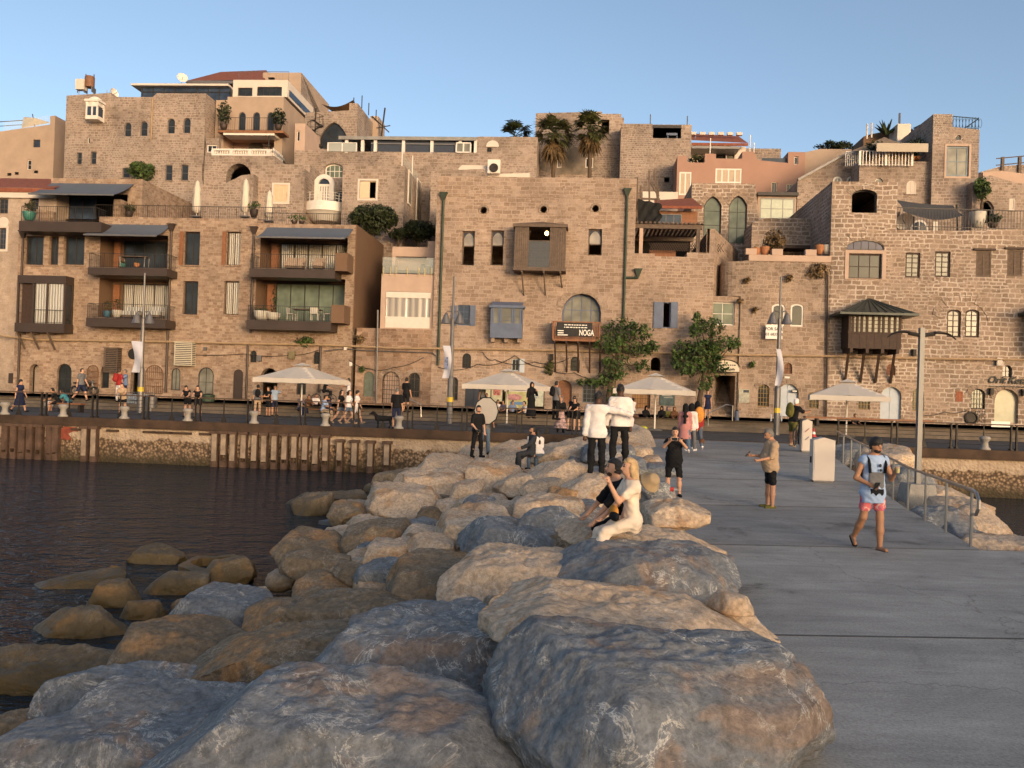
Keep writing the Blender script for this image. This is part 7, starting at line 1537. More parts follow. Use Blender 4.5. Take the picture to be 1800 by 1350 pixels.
q=onz(1018+420,768,Z_QUAY); t=thing('traffic_cone','small red and white traffic cone between the two white cabinets','cone',EYE+ray(1430,768)*36,0); m=MB(); m.lathe([(.14,0),(.14,.03),(.09,.04),(.03,.38)],12); m.build('cone',INKR,t); m=MB(); m.lathe([(.081,.12),(.062,.22)],12); m.build('band',INKW,t)
# ================================================================ TREES AT THE FOOT OF THE WALL
def wall_tree(px,v,blobs,trunk,n,label,seed,leaf=LEAF,size=.13,name='leafy_tree'):
 u,_=onv(px,700,v); t=thing(name,label,'tree',W(u,v,Z_UP),TH); rg=np.random.default_rng(seed)
 L=lambda x,y,dv=0:(onv(x,y,v+dv)[0]-u,dv,onv(x,y,v)[1]-Z_UP)
 m=MB(); T=[L(*p)for p in trunk]; T[0]=(T[0][0],0,-.1); m.tube(T,.2,8,r2=.09)
 for(x,y,w,h,dv)in blobs:c=Vector(L(x,y,dv)); s=Vector(T[-1]).lerp(Vector(T[len(T)//2]),rg.random()); m.tube([s,(s+c)/2+Vector((rg.uniform(-.2,.2),0,-.15)),c],.06,5,r2=.02)
 m.build('trunk',BARK,t); bl=[]
 for(x,y,w,h,dv)in blobs:
  c=L(x,y,dv); k=mpp(x,y,v); bl.append((c,(w*k/2,.55,h*k/2)))
  for i in range(5):a=rg.random()*6.28; bl.append(((c[0]+w*k*.42*math.cos(a),c[1]+rg.uniform(-.4,.3),c[2]+h*k*.4*math.sin(a)),(w*k*.17,.3,h*k*.15)))
 m=MB(); leaves(m,bl,n,size,rg,droop=.25); m.build('crown',leaf,t,fixn=False,uv=False)
wall_tree(1072,V_WALL-.9,[(1090,575,60,36,0),(1130,580,42,26,-.2),(1068,600,46,40,-.3),(1110,610,70,40,0),(1085,640,52,46,-.2),(1130,640,26,20,0),(1065,665,30,26,0),(1040,668,50,14,-.3),(1148,605,22,16,.2),(1080,690,26,30,0)],[(1068,705),(1072,680),(1082,640),(1092,600)],2900,'climbing leafy tree against the wall right of the timber balcony',51)
wall_tree(1232,V_WALL-1.2,[(1250,570,44,36,0),(1222,580,22,26,-.2),(1268,600,56,40,0),(1235,615,60,40,-.3),(1200,610,40,30,0),(1290,600,22,20,.2),(1215,640,52,34,-.2),(1255,640,50,36,0),(1190,632,24,26,0),(1238,668,26,30,0),(1224,555,14,18,0)],[(1228,737),(1230,700),(1236,670),(1244,630),(1252,590)],3300,'leafy tree with a crooked trunk left of the covered stairway',52)
# ================================================================ PEOPLE (one continuous body surface each, clothes fitted over it)
def surfnets(f,lo,hi,h):
 lo=np.array(lo); n=np.maximum(4,np.ceil((np.array(hi)-lo)/h).astype(int)+1); ax=[lo[i]+h*np.arange(n[i])for i in range(3)]
 G=np.stack(np.meshgrid(*ax,indexing='ij'),-1); S=f(G.reshape(-1,3)).reshape(n); I=S<0
 c=np.zeros(n-1,int)
 for a in(0,1):
  for b in(0,1):
   for d in(0,1):c+=I[a:n[0]-1+a,b:n[1]-1+b,d:n[2]-1+d]
 act=(c>0)&(c<8); idx=-np.ones(n-1,int); k=np.argwhere(act); idx[act]=np.arange(len(k))
 P=np.zeros((len(k),3)); w=np.zeros(len(k))
 C=[(a,b,d)for a in(0,1)for b in(0,1)for d in(0,1)]
 for i,p in enumerate(C):
  for q in C[i+1:]:
   if sum(abs(p[j]-q[j])for j in range(3))!=1:continue
   s0=S[tuple((k+p).T)]; s1=S[tuple((k+q).T)]; m=(s0<0)!=(s1<0); t=np.where(m,s0/np.where(m,s0-s1,1),0)
   P+=m[:,None]*(np.array(p)+t[:,None]*(np.array(q)-np.array(p))); w+=m
 V=lo+h*(k+P/w[:,None]); Fs=[]
 for a in range(3):
  b,d=(a+1)%3,(a+2)%3; sl=[slice(1,-1)]*3; sl[a]=slice(0,-1); s2=list(sl); s2[a]=slice(1,None)
  e=I[tuple(sl)]!=I[tuple(s2)]; q=np.argwhere(e); o=np.array([1,1,1]); o[a]=0; q=q+o; fl=I[tuple(q.T)]
  B=np.zeros(3,int); B[b]=1; D_=np.zeros(3,int); D_[d]=1; g=lambda z:idx[tuple(z.T)]
  quad=np.stack([g(q-B-D_),g(q-D_),g(q),g(q-B)],1); quad[~fl]=quad[~fl][:,::-1]; Fs.append(quad)
 return V,np.concatenate(Fs)
def cone(P,a,b,ra,rb,fl=None):
 a=np.asarray(a,float); b=np.asarray(b,float)
 if fl is not None:
  P=P.copy(); P=P-a; y=P@fl[0]; P=P+np.outer(y*(fl[1]-1),fl[0]); b=b-a; a=np.zeros(3)
 d=b-a; L=max(1e-6,d@d); t=np.clip((P-a)@d/L,0,1); return np.linalg.norm(P-a-t[:,None]*d,axis=1)-(ra+(rb-ra)*t)
def ellp(P,c,R,M=None):
 Q=P-np.asarray(c); Q=Q@M if M is not None else Q; k=np.linalg.norm(Q/R,axis=1); return(k-1)*min(R)
def smin(l,k=.03):
 s=l[0]
 for x in l[1:]:h=np.maximum(k-np.abs(s-x),0)/k; s=np.minimum(s,x)-h*h*k/4
 return s
def rotx(a):c,s=math.cos(a),math.sin(a); return np.array([[1,0,0],[0,c,-s],[0,s,c]])
def rotz(a):c,s=math.cos(a),math.sin(a); return np.array([[c,-s,0],[s,c,0],[0,0,1]])
SKIN={k:plain('skin_'+k,c,.55,var=.1,scale=4,spec=.35)for k,c in(('fair',(.52,.29,.19)),('tan',(.36,.18,.10)),('mid',(.42,.22,.135)),('dark',(.075,.035,.022)))}
HAIR={k:plain('hair_'+k,c,.5,var=.35,scale=14,bump=.6)for k,c in(('black',(.013,.011,.01)),('brown',(.05,.028,.016)),('blonde',(.46,.31,.16)),('grey',(.15,.135,.12)))}
CL={k:plain('cloth_'+k,c,.9,var=.14,scale=3.5,bump=.25,spec=.15)for k,c in dict(black=(.012,.012,.014),white=(.68,.63,.62),grey=(.14,.14,.15),navy=(.02,.025,.06),blue=(.16,.22,.36),pale=(.31,.41,.60),beige=(.40,.285,.19),cream=(.72,.60,.48),pink=(.45,.2,.19),red=(.30,.03,.03),orange=(.55,.24,.05),olive=(.12,.11,.03),jean=(.10,.14,.20),teal=(.06,.22,.27),brown=(.12,.06,.035),suit=(.035,.037,.045),plum=(.16,.13,.17)).items()}
def _short():
 m,n,l,p=nmat('cloth_flower'); tc=n.new('ShaderNodeTexCoord'); v=n.new('ShaderNodeTexVoronoi'); v.inputs['Scale'].default_value=13; l.new(tc.outputs['Object'],v.inputs['Vector']); r=ramp(n,[(.22,(.13,.08,.40)),(.30,(.55,.12,.14)),(.62,(.58,.13,.14)),(.72,(.7,.42,.40))]); l.new(v.outputs['Distance'],r.inputs[0]); l.new(r.outputs[0],p.inputs['Base Color']); p.inputs['Roughness'].default_value=.85; return m
CL['flower']=_short()
def person(label,px,py,z=None,dist=None,ht=1.72,face=0,skin='mid',hair='black',hs='short',top='grey',sl=.55,hem=-.06,bot='navy',bl=1.95,skirt=None,lean=0,legs=((0,0,3),(0,0,3)),arms=((5,8,15,4),(5,8,15,4)),head=(0,0),seat=None,shoe='black',res=.022,beard=None,fat=1.0,loc=None,group=None,twist=0,prints=(),fem=False):
 """face: 0 looks at the camera, 90 to the right of the picture, 180 away. legs: (thigh forward, knee bend, spread); arms: (upper forward, out, fore forward, out)"""
 S=ht/1.75
 if loc is None:loc=(EYE+ray(px,py)*dist)if dist else onz(px,py,z)
 root=thing('person',label,'person',loc,rad(face),group)
 A=np.array; D2=lambda a,o,s:A([s*math.sin(rad(o)),-math.sin(rad(a))*math.cos(rad(o)),-math.cos(rad(a))*math.cos(rad(o))])
 hipw=(.095 if not fem else.10)*S; J={}; low=9
 for s,L in((1,legs[0]),(-1,legs[1])):
  h=A([s*hipw,0,0.]); kn=h+D2(L[0],L[2],s)*.43*S; an=kn+D2(L[0]-L[1],L[2]*.5,s)*.42*S; J[s]=(h,kn,an); low=min(low,an[2]-.07*S)
 pz=(-low if seat is None else seat); o=A([0,0,pz]); J={s:[p+o for p in v]for s,v in J.items()}
 pel=o; up=rotx(rad(lean))@A([0,0,1.]); fw=rotx(rad(lean))@A([0,-1.,0]); RT=rotz(rad(twist)); fw=RT@fw; sx=RT@A([1.,0,0])
 che=pel+up*.33*S; nek=pel+up*.53*S; shw=(.178 if not fem else.155)*S*(1+(fat-1)*.4)
 RH=rotz(rad(head[0]+twist))@rotx(rad(lean*.35+head[1])); hc=nek+up*.045*S+RH@A([0,-.025,.115])*S; hf=RH@A([0,-1.,0]); hu=RH@A([0,0,1.]); hx=RH@A([1.,0,0])
 arm={}
 for s,a in((1,arms[0]),(-1,arms[1])):
  sh=nek-up*.082*S+sx*s*shw; el=sh+RT@D2(a[0],a[1],s)*.285*S; wr=el+RT@D2(a[2],a[3],s)*.25*S; arm[s]=(sh,el,wr)
 fl=(fw,1.45/fat)
 def torso(P,e=0.0):
  r=[cone(P,pel-up*.02*S,pel+up*.2*S,(.135+.02*fem)*S*fat+e,(.125-.015*fem)*S*fat+e,fl),cone(P,pel+up*.2*S,nek-up*.10*S,(.125-.015*fem)*S*fat+e,.150*S+e,fl),cone(P,nek-up*.088*S-sx*shw*.85,nek-up*.088*S+sx*shw*.85,.06*S+e,.06*S+e)]+[cone(P,nek-up*.02*S,nek-up*.085*S+sx*k*shw*.9,.05*S+e*.7,.048*S+e*.7)for k in(1,-1)]
  r.append(ellp(P@rotz(rad(twist)),rotz(rad(twist)).T@(pel-up*.035*S),A([.172+.01*fem,.118*fat,.13])*S+e))
  if fem:r+=[ellp(P,che+up*.03*S+fw*.085*S+sx*k*.07*S,A([.07,.065,.07])*S+e)for k in(1,-1)]
  if fat>1.05:r.append(ellp(P,pel+up*.13*S+fw*.06*S,A([.15,.13,.15])*S*fat+e))
  return smin(r,.06)
 def leg(P,s,f=2.0,e=0.0,e2=None):
  h,k,a=J[s]; t=min(1,f); e2=e if e2 is None else e2; r=[cone(P,h,h+(k-h)*t,.080*S*(1+(fat-1)*.5)+e,(.080+(.056-.080)*t)*S+(e2 if f<=1 else e))]
  if f>1:t=f-1; r+=[cone(P,k,k+(a-k)*t*.45,.056*S+e,(.056+.004*t)*S+e),cone(P,k+(a-k)*.45*t,k+(a-k)*t,.058*S+e,(.058+(.038-.058)*t)*S+e2)]
  return smin(r,.03)
 def armf(P,s,f=2.0,e=0.0):
  a,b,c=arm[s]; t=min(1,f); r=[cone(P,a,a+(b-a)*t,.050*S+e,(.050-.010*t)*S+e)]
  if f>1:t=f-1; r.append(cone(P,b,b+(c-b)*t,.041*S+e,(.041-.014*t)*S+e))
  return smin(r,.02)
 hr=A([.075,.095,.118])*S
 def headf(P):
  j=[ellp(P,hc,hr,RH),ellp(P,hc+hf*.022*S-hu*.06*S,A([.058,.066,.062])*S,RH),cone(P,nek-up*.03*S,hc-hu*.05*S-hf*.015*S,.062*S*(1-.12*fem),.054*S)]
  if res<.018:j+=[cone(P,hc+hf*.088*S+hu*.012*S,hc+hf*.112*S-hu*.022*S,.008*S,.014*S)]+[ellp(P,hc+hx*k*.075*S-hu*.005*S,A([.012,.02,.03])*S,RH)for k in(1,-1)]+[cone(P,hc+hf*.085*S-hu*.058*S-hx*.018*S,hc+hf*.085*S-hu*.058*S+hx*.018*S,.010*S,.010*S)]
  return smin(j,.02)
 def footp(s):h,k,a=J[s]; d=rotz(rad(8*s))@A([0,-1.,0]); sh=(a-k)/np.linalg.norm(a-k); d=d-sh*(d@sh)*.8; d/=np.linalg.norm(d); return a+sh*.045*S-d*.045*S,a+sh*.05*S+d*.15*S
 def handf(P,s):
  a,b,c=arm[s]; d=(c-b)/np.linalg.norm(c-b); return[cone(P,c,c+d*.085*S,.030*S,.036*S,(fw if abs(d@fw)<.7 else up,1.25))]
 def body(P):return smin([torso(P),headf(P)]+[leg(P,s)for s in J]+[armf(P,s)for s in arm]+sum([handf(P,s)for s in arm],[])+[cone(P,*footp(s),.036*S,.030*S)for s in J],.022)
 pts=[pel,nek,hc+hu*.1,hc-hu*.1]+[q for s in J for q in J[s]]+[q for s in arm for q in arm[s]]+[q for s in J for q in footp(s)]+[arm[s][2]*1.35-arm[s][1]*.35 for s in arm]
 lo,hi=np.min(pts,0)-.19*S*fat,np.max(pts,0)+.19*S*fat
 def mk(name,f,mat,par=root,l=lo,hh=hi,r=res,extra=None):
  V,Fq=surfnets(f,l,hh,r)
  if len(V)==0:return None
  me=bpy.data.meshes.new(name); V=V.tolist(); Fq=Fq.tolist()
  if extra:k=len(V); V+=extra[0]; Fq+=[[i+k for i in q]for q in extra[1]]
  me.from_pydata(V,[],Fq); me.materials.append(mat); me.polygons.foreach_set('use_smooth',[True]*len(me.polygons)); ob=bpy.data.objects.new(name,me); COL.objects.link(ob); ob.parent=par; return ob
 ex=None
 if res<.018:
  EV,EF=[],[]
  for s in arm:
   a,b,c=arm[s]; d=(c-b)/np.linalg.norm(c-b); n_=fw if abs(d@fw)<.7 else up; n_=n_-d*(n_@d); n_/=np.linalg.norm(n_); w_=np.cross(d,n_); pc=c+d*.07*S; r=[]
   for i,(o_,l_)in enumerate(((-.030,.070),(-.010,.080),(.010,.076),(.029,.060))):b1=pc+w_*o_*S; b2=b1+(d*.85+n_*.3)*l_*.55*S; b3=b2+(d*.4+n_*.85)*l_*.5*S; r.append((b1,b2,.0105,.0095)); r.append((b2,b3,.0095,.008))
   t1=c+d*.03*S+w_*s*.03*S; t2=t1+(d*.7+w_*s*.6+n_*.4)*.045*S; r+=[(t1,t2,.013,.011),(t2,t2+(d*.8+n_*.5)*.03*S,.011,.009)]
   fh=lambda P:smin([cone(P,p,q,x*S,y*S)for p,q,x,y in r]+handf(P,s),.008)
   V,Fq=surfnets(fh,c-.18*S,c+.18*S,.0065); k=len(EV); EV+=V.tolist(); EF+=(Fq+k).tolist()
  ex=(EV,EF)
 bo=mk('body',body,SKIN[skin],extra=ex)
 if res<.018:
  me=bo.data; me.materials.append(INKB); me.materials.append(plain('lip',(.24,.08,.06),.5)); C=np.empty(len(me.polygons)*3); me.polygons.foreach_get('center',C); C=C.reshape(-1,3); mi=np.zeros(len(C),int)
  for k in(1,-1):mi[np.linalg.norm((C-(hc+hx*k*.030*S+hf*.088*S+hu*.014*S))/A([1,1,1]),axis=1)<.0125*S]=1; mi[np.linalg.norm(C-(hc+hx*k*.032*S+hf*.088*S+hu*.036*S),axis=1)<.010*S]=1
  mi[(np.abs((C-hc)@hx)<.022*S)&(np.abs((C-hc)@hu+.058*S)<.008*S)&((C-hc)@hf>.06*S)]=2; me.polygons.foreach_set('material_index',mi)
 wr=lambda P:.006*np.sin(P@A([23.,31,40]))*np.sin(P@A([37.,-19,28]))+.012*np.clip(fbm(P*9,2),-1,1)if res<.018 else 0
 if top:
  e=.016 if hem>-.03 or skirt else.024
  def shirt(P):
   t=smin([torso(P,e)]+([cone(P,pel+up*.05,pel+up*hem,.155*S+e,.162*S+e,(fw,1.5/fat))]if hem<-.03 and seat is None else[])+([armf(P,s,sl,e+.004)for s in arm]if sl>0 else[]),.03)+wr(P)
   if skirt:t=smin([t,cone(P,pel+up*.05,pel-A([0,0,skirt[0]])-fw*skirt[0]*.0,.15*S,skirt[1],(fw,1.2))],.05); t=np.maximum(t,(pel[2]-skirt[0])-P[:,2])
   else:t=np.maximum(t,hem-(P-pel)@up)
   return np.maximum(t,(P-nek)@up-.012)
  mk('dress' if skirt else 'shirt',shirt,CL[top])
  for pm,z0_,z1_,xh in prints:mk('shirt_print',lambda P:np.maximum.reduce([shirt(P)-.006,z0_-(P-pel)@up+.02*np.sin(P[:,0]*60),(P-pel)@up-z1_,np.abs((P-pel)@sx)-xh,.02-(P-pel)@fw]),CL[pm])
 if bot:
  def trou(P):return np.maximum(smin([np.maximum(torso(P,.004),-.17*S-(P-pel)@up)]+[leg(P,s,bl,.014,.018)for s in J],.03)+wr(P),(P-pel)@up-.13*S)
  mk('trousers' if bl>1.3 else 'shorts',trou,CL[bot])
 if shoe=='sandal':
  for s in J:p,q=footp(s); dn=q-p; dn/=np.linalg.norm(dn); nn=np.cross(dn,A([1.,0,0])); nn=-nn if nn[2]<0 else nn; mk('sandal',lambda P:np.maximum(cone(P,p,q,.055*S,.050*S),(P-p)@nn+.022),CL['black'],l=np.minimum(p,q)-.09,hh=np.maximum(p,q)+.09,r=.01)
 elif shoe:
  for s in J:p,q=footp(s); dn=(J[s][2]-J[s][1]); dn/=np.linalg.norm(dn); mk('shoe',lambda P:np.maximum(smin([cone(P,p,q,.046*S,.040*S)],.01),(P-J[s][2])@-dn-.02),CL.get(shoe,INKB),l=np.minimum(p,q)-.09,hh=np.maximum(p,q)+.09,r=min(res,.014))
 if hs:
  hm=CL[hair[1:]]if hair[0]=='*' else HAIR[hair]
  def hairf(P):
   q=P-hc; f,u=q@hf,q@hu
   cap=ellp(P,hc+hu*.006*S-hf*.006*S,hr+.014,RH)+(.004*np.sin(P@A([90.,40,120]))if res<.018 else 0)
   if hs in('hijab','hood'):
    c=smin([cap-.012,cone(P,hc-hu*.05*S,nek-up*.02*S,.085*S,.10*S),cone(P,nek-up*.02*S,nek-up*.13*S,.11*S,.15*S,(fw,1.2))],.05)
    return np.maximum(c,-ellp(P,hc+hf*.10*S-hu*.015*S,A([.058,.08,.085])*S,RH))
   cap=np.maximum(cap,-np.maximum(np.maximum(.012*S-f,u-.062*S),-.2)); cap=np.maximum(cap,-(u+(.055 if hs!='buzz' else.03)*S)-.25*np.maximum(0,-f))
   if hs=='buzz':return cap+.007
   r=[cap]
   if hs=='long':r+=[cone(P,hc-hf*.05*S,nek-up*.22*S-fw*.11*S,.085*S,.05*S,(fw,1.3))]+[cone(P,hc+hx*k*.07*S,nek-up*.03*S+sx*k*.075*S-fw*.03,.032*S,.03*S)for k in(1,-1)]
   if hs=='bun':r.append(ellp(P,hc-hf*.09*S+hu*.05*S,A([.05,.05,.05])*S))
   if hs=='full':r.append(ellp(P,hc+hu*.045*S-hf*.01*S,A([.095,.105,.09])*S,RH))
   return smin(r,.02)
  mk('headscarf' if hs=='hijab' else 'hair',hairf,hm,l=hc-.26*S-(.32 if hs=='long' else.12),hh=hc+.26*S,r=min(res,.016)if res>.018 else.009)
 if beard:mk('beard',lambda P:np.maximum(smin([ellp(P,hc+hf*.026*S-hu*.062*S,A([.062,.070,.058])*S,RH)],.01),np.maximum((P-hc)@hu+.050*S,-((P-hc)@hf)+.0)),HAIR[beard],l=hc-.2,hh=hc+.2,r=.009 if res<.018 else res)
 root['hand_l']=list(arm[1][2]*1.3-arm[1][1]*.3); root['hand_r']=list(arm[-1][2]*1.3-arm[-1][1]*.3); root['top']=list(hc); root['chest']=list(che); root['fw']=list(fw); root['hf']=list(hf)
 return root
def wpos(p,k,off=(0,0,0)):M_=Matrix.Rotation(p.rotation_euler.z,3,'Z'); return p.location+M_@(Vector(p[k])+Vector(off))
def phone(p,k,label,off=(0,-.03,.03),tilt=(rad(60),0,0),mat=INKB):t=thing('phone',label,'phone',wpos(p,k,off),0); MB().box(-.038,.038,-.005,.005,-.075,.075).build('case',mat,t); MB().box(-.034,.034,-.0065,-.0051,-.068,.068).build('screen',G_DK,t); t.rotation_euler=(tilt[0],tilt[1],p.rotation_euler.z+tilt[2]); return t
def backpack(p,label,mat,sc=1.0):fwv=Vector(p['fw']); t=thing('backpack',label,'backpack',wpos(p,'chest',tuple(-fwv*.19*sc)),p.rotation_euler.z); m=MB(); m.ell((0,.03,.02),(.15*sc,.10,.24*sc),14,10); t1=m.build('bag',mat,t,smooth=True); m=MB(); m.ell((0,.12,-.08),(.11*sc,.05,.11*sc)); m.build('pocket',mat,t,smooth=True); return t
UPZ=Z_UP; Q_=Z_QUAY+.005; N_=.0125
walk=person('man in a pale blue tank top and pink flowered shorts walking towards the camera',1532,966,Z_PIER,ht=1.82,skin='tan',hs='full',hair='black',beard='black',top='pale',sl=0,hem=-.20,bot='flower',bl=.62,legs=((4,2,1),(-8,30,3)),arms=((5,18,118,-12),(0,20,62,-38)),face=4,head=(14,6),shoe='sandal',res=N_,fat=1.04,prints=(('grey',.05,.30,.125),('black',-.06,.03,.11)))
phone(walk,'hand_r','black phone in the walking man\'s lowered hand',(0,-.03,.02),(rad(30),0,0))
t=thing('drink_cup','clear cup with a yellow drink in the walking man\'s raised hand','cup',wpos(walk,'hand_l',(-.01,-.05,-.03)),0); m=MB(); m.lathe([(.028,0),(.038,.12),(.039,.125)],12); m.build('cup',CLEAR,t); m=MB(); m.lathe([(.027,.004),(.033,.075)],12); m.build('drink',plain('drink_yellow',(.5,.4,.1),.3),t)
c=Vector(walk['chest']); t=thing('shoulder_bag_strap','dark backpack strap over the shoulders of the walking man','backpack',walk.location,walk.rotation_euler.z); m=MB()
for s_ in(1,-1):m.tube([(s_*.12,-.125,c.z-.06),(s_*.135,-.13,c.z+.08),(s_*.13,-.05,c.z+.20),(s_*.12,.10,c.z+.13)],.022,6)
m.ell((0,.19,c.z-.02),(.15,.09,.2)); m.build('strap',CL['black'],t,smooth=True)
t=thing('shirt_sunglasses','dark sunglasses hooked on the neck of the pale blue tank top','sunglasses',wpos(walk,'chest',(.02,-.17,.03)),walk.rotation_euler.z); m=MB(); m.ell((0,0,.03),(.022,.012,.028)); m.ell((.01,0,-.045),(.02,.012,.024)); m.build('lenses',INKB,t)
bm_=person('man in a beige t shirt and black shorts looking at his phone',1353,893,Z_PIER,ht=1.76,skin='mid',hair='grey',hs='short',beard='grey',top='beige',sl=.95,hem=-.14,bot='black',bl=.85,face=-84,arms=((20,6,78,0),(20,10,92,-10)),head=(0,24),shoe='olive',res=N_,fat=1.16)
phone(bm_,'hand_r','dark phone held out by the man in the beige t shirt',(0,-.04,.03),(rad(-40),0,0))
m1=person('left of two men in white shirts, reaching his arm round the other',1047,838,dist=18.3,ht=1.86,skin='dark',hs='buzz',top='white',sl=1.9,hem=-.14,bot='black',face=168,arms=((-6,8,0,4),(30,80,25,75)),legs=((0,0,1),(0,0,2)),res=N_,head=(-12,4))
m2=person('right of two men in white shirts, hand hanging at his side',1087,822,dist=18.5,ht=1.84,skin='dark',hs='buzz',top='white',sl=1.9,hem=-.07,bot='black',face=184,arms=((10,12,12,6),(8,12,16,2)),legs=((0,0,4),(0,0,4)),res=N_,head=(0,6))
pl=person('woman in black holding a phone up to photograph on the pier',1183,872,dist=19.8,ht=1.62,skin='fair',hs='bun',hair='black',top='black',sl=.35,hem=-.18,bot='black',bl=.95,face=-8,arms=((62,22,132,-30),(62,22,132,-30)),legs=((0,0,5),(0,0,5)),head=(0,5),res=N_,fat=1.14,fem=True)
t=phone(pl,'hand_r','pale pink phone held level by the woman in black',(.07,-.05,.02),(rad(8),rad(90),0),plain('phone_pink',(.6,.4,.33),.4))
kb=dict(res=N_,seat=.48)
bw=person('blonde woman in cream sitting on the flat boulder, hand at her mouth',1092,940,dist=14.6,ht=1.68,skin='fair',hair='blonde',hs='long',top='cream',sl=.55,hem=-.02,bot='cream',bl=1.75,face=-78,lean=3,legs=((72,58,4),(66,48,4)),arms=((52,4,150,2),(25,6,50,-6)),head=(0,-4),shoe='grey',fem=True,loc=EYE+ray(1110,915)*10.7-Vector((0,0,.48)),**kb)
bm2=person('man in a black t shirt with glasses sitting beyond the blonde woman',1085,900,dist=15.2,ht=1.76,skin='fair',hair='black',hs='short',beard='brown',top='black',sl=.9,hem=-.06,bot='black',bl=.95,face=-82,lean=20,legs=((72,60,8),(66,56,8)),arms=((42,8,34,-6),(40,10,44,-10)),head=(0,-12),shoe='grey',loc=EYE+ray(1104,912)*11.2-Vector((0,0,.48)),**kb)
t=thing('waist_bag','orange and black waist bag lying between the seated couple','bag',wpos(bw,'chest',(.0,-.22,-.20)),rad(-80)); m=MB(); m.ell((0,0,0),(.14,.05,.08)); m.build('bag',CL['orange'],t,smooth=True); m=MB(); m.ell((.09,-.02,-.05),(.15,.05,.06)); m.build('flap',CL['black'],t,smooth=True)
t=thing('straw_hat','straw hat with a dark band behind the blonde woman','hat',EYE+ray(1142,848)*11.6,rad(0)); m=MB(); m.lathe([(.15,0),(.15,.015),(.10,.03),(.09,.12),(.06,.14),(.0,.14)],20); o=m.build('brim',plain('straw',(.34,.25,.15),.9,bump=.4),t,smooth=True); o.rotation_euler=(rad(60),0,rad(30))
t=thing('wristwatch','white faced watch on the raised wrist of the blonde woman','watch',wpos(bw,'hand_r',(0,.02,-.11)),0); m=MB(); m.lathe([(.03,0),(.03,.02),(.02,.024)],14); m.build('dial',INKW,t).rotation_euler=(rad(90),0,0)
su=person('man in a dark suit sitting on the yellowish boulder',925,808,dist=27,ht=1.78,skin='mid',hs='short',beard='black',top='suit',sl=1.9,hem=-.12,bot='suit',face=-76,lean=-8,legs=((80,88,5),(58,62,5)),arms=((38,8,70,-4),(-25,12,-5,4)),res=.016,seat=.22,loc=EYE+ray(932,800)*27-Vector((0,0,.12)))
m=MB(); m.box(-.05,.05,-.145,-.135,-.06,.16); cz=Vector(su['chest']); m.build('shirt_front',INKW,su).location=(cz.x,cz.y+.0,cz.z)
person('dark haired woman in a white blouse half hidden behind the man in the suit',946,796,dist=27.6,ht=1.62,skin='mid',hs='long',hair='black',top='white',sl=.9,bot='jean',face=-150,lean=10,legs=((70,70,5),(70,70,5)),seat=.3,res=.018,loc=EYE+ray(947,795)*27.6-Vector((0,0,.30)),fem=True)
ph=person('man in a black t shirt holding a camera at his hip by the quay edge',838,803,dist=29.5,ht=1.80,skin='fair',hs='short',beard='brown',top='black',sl=.8,hem=-.10,bot='black',face=38,arms=((0,14,10,4),(10,18,48,-12)),head=(-10,4),legs=((4,2,4),(-4,4,4)),res=.016)
t=thing('camera','black camera in the hand of the man in black by the quay edge','camera',wpos(ph,'hand_r',(0,-.04,0)),rad(30)); m=MB(); m.box(-.07,.07,-.03,.03,-.045,.045); m.build('body',INKB,t); m=MB(); m.tube([(0,-.03,0),(0,-.1,0)],.035,12); m.build('lens',INKB,t)
rf=person('person in dark clothes standing behind the round reflector',851,798,dist=30.3,ht=1.78,skin='tan',top='grey',sl=.6,bot='jean',face=10,arms=((30,15,60,0),(60,10,120,-10)),res=.02)
t=thing('photo_reflector','pale round photo reflector with a dark rim held beside the photographer','reflector',wpos(rf,'top',(-.02,-.30,-.10)),rad(-8)); m=MB(); n=10; m.add([(.42*math.cos(2*math.pi*i/n),0,.48*math.sin(2*math.pi*i/n))for i in range(n)]+[(.42*math.cos(2*math.pi*i/n),.02,.48*math.sin(2*math.pi*i/n))for i in range(n)],[tuple(range(n)),tuple(range(2*n-1,n-1,-1))]+[(i,(i+1)%n,(i+1)%n+n,i+n)for i in range(n)]); m.build('disc',plain('reflector_grey',(.38,.35,.32),.5,var=.05),t); m=MB(); m.tube([(.43*math.cos(2*math.pi*i/n),.01,.49*math.sin(2*math.pi*i/n))for i in range(n+1)],.022,6); m.build('rim',INKB,t)
p1=person('woman in a long pink tunic and black headscarf walking away on the pier',1203,794,dist=28.8,ht=1.63,skin='mid',hair='*black',hs='hijab',top='pink',sl=1.9,skirt=(.42,.21),bot='jean',face=172,res=.017,shoe='white',legs=((8,2,2),(-8,14,2)),fem=True)
m=MB(); m.tube([(.02,.17,1.42),(.02,.21,1.2),(.03,.22,.95)],.055,6); m.build('headscarf_tail',CL['black'],p1)
person('woman in grey jeans between the pink tunic and the orange backpack',1213,792,dist=29.2,ht=1.62,skin='mid',hair='*black',hs='hijab',top='white',sl=1.9,hem=-.15,bot='grey',face=150,res=.018,shoe='white',legs=((-6,10,2),(10,4,2)),head=(-70,0),fem=True)
p3=person('woman in a red jacket with an orange backpack walking away on the pier',1224,789,dist=29.6,ht=1.66,skin='mid',hair='*black',hs='hijab',top='red',sl=1.9,hem=-.2,bot='jean',face=184,res=.018,shoe='white',legs=((10,2,2),(-10,20,2)),fem=True)
backpack(p3,'large orange backpack on the woman in the red jacket',CL['orange'],1.15)
t=thing('handbag','small brown handbag hanging beside the orange backpack','handbag',EYE+ray(1234,777)*29.4,0); m=MB(); m.ell((0,0,0),(.10,.06,.12)); m.build('bag',CL['brown'],t,smooth=True); MB().tube([(-.06,0,.1),(-.02,0,.62),(.05,0,.1)],.008,5).build('strap',CL['brown'],t)
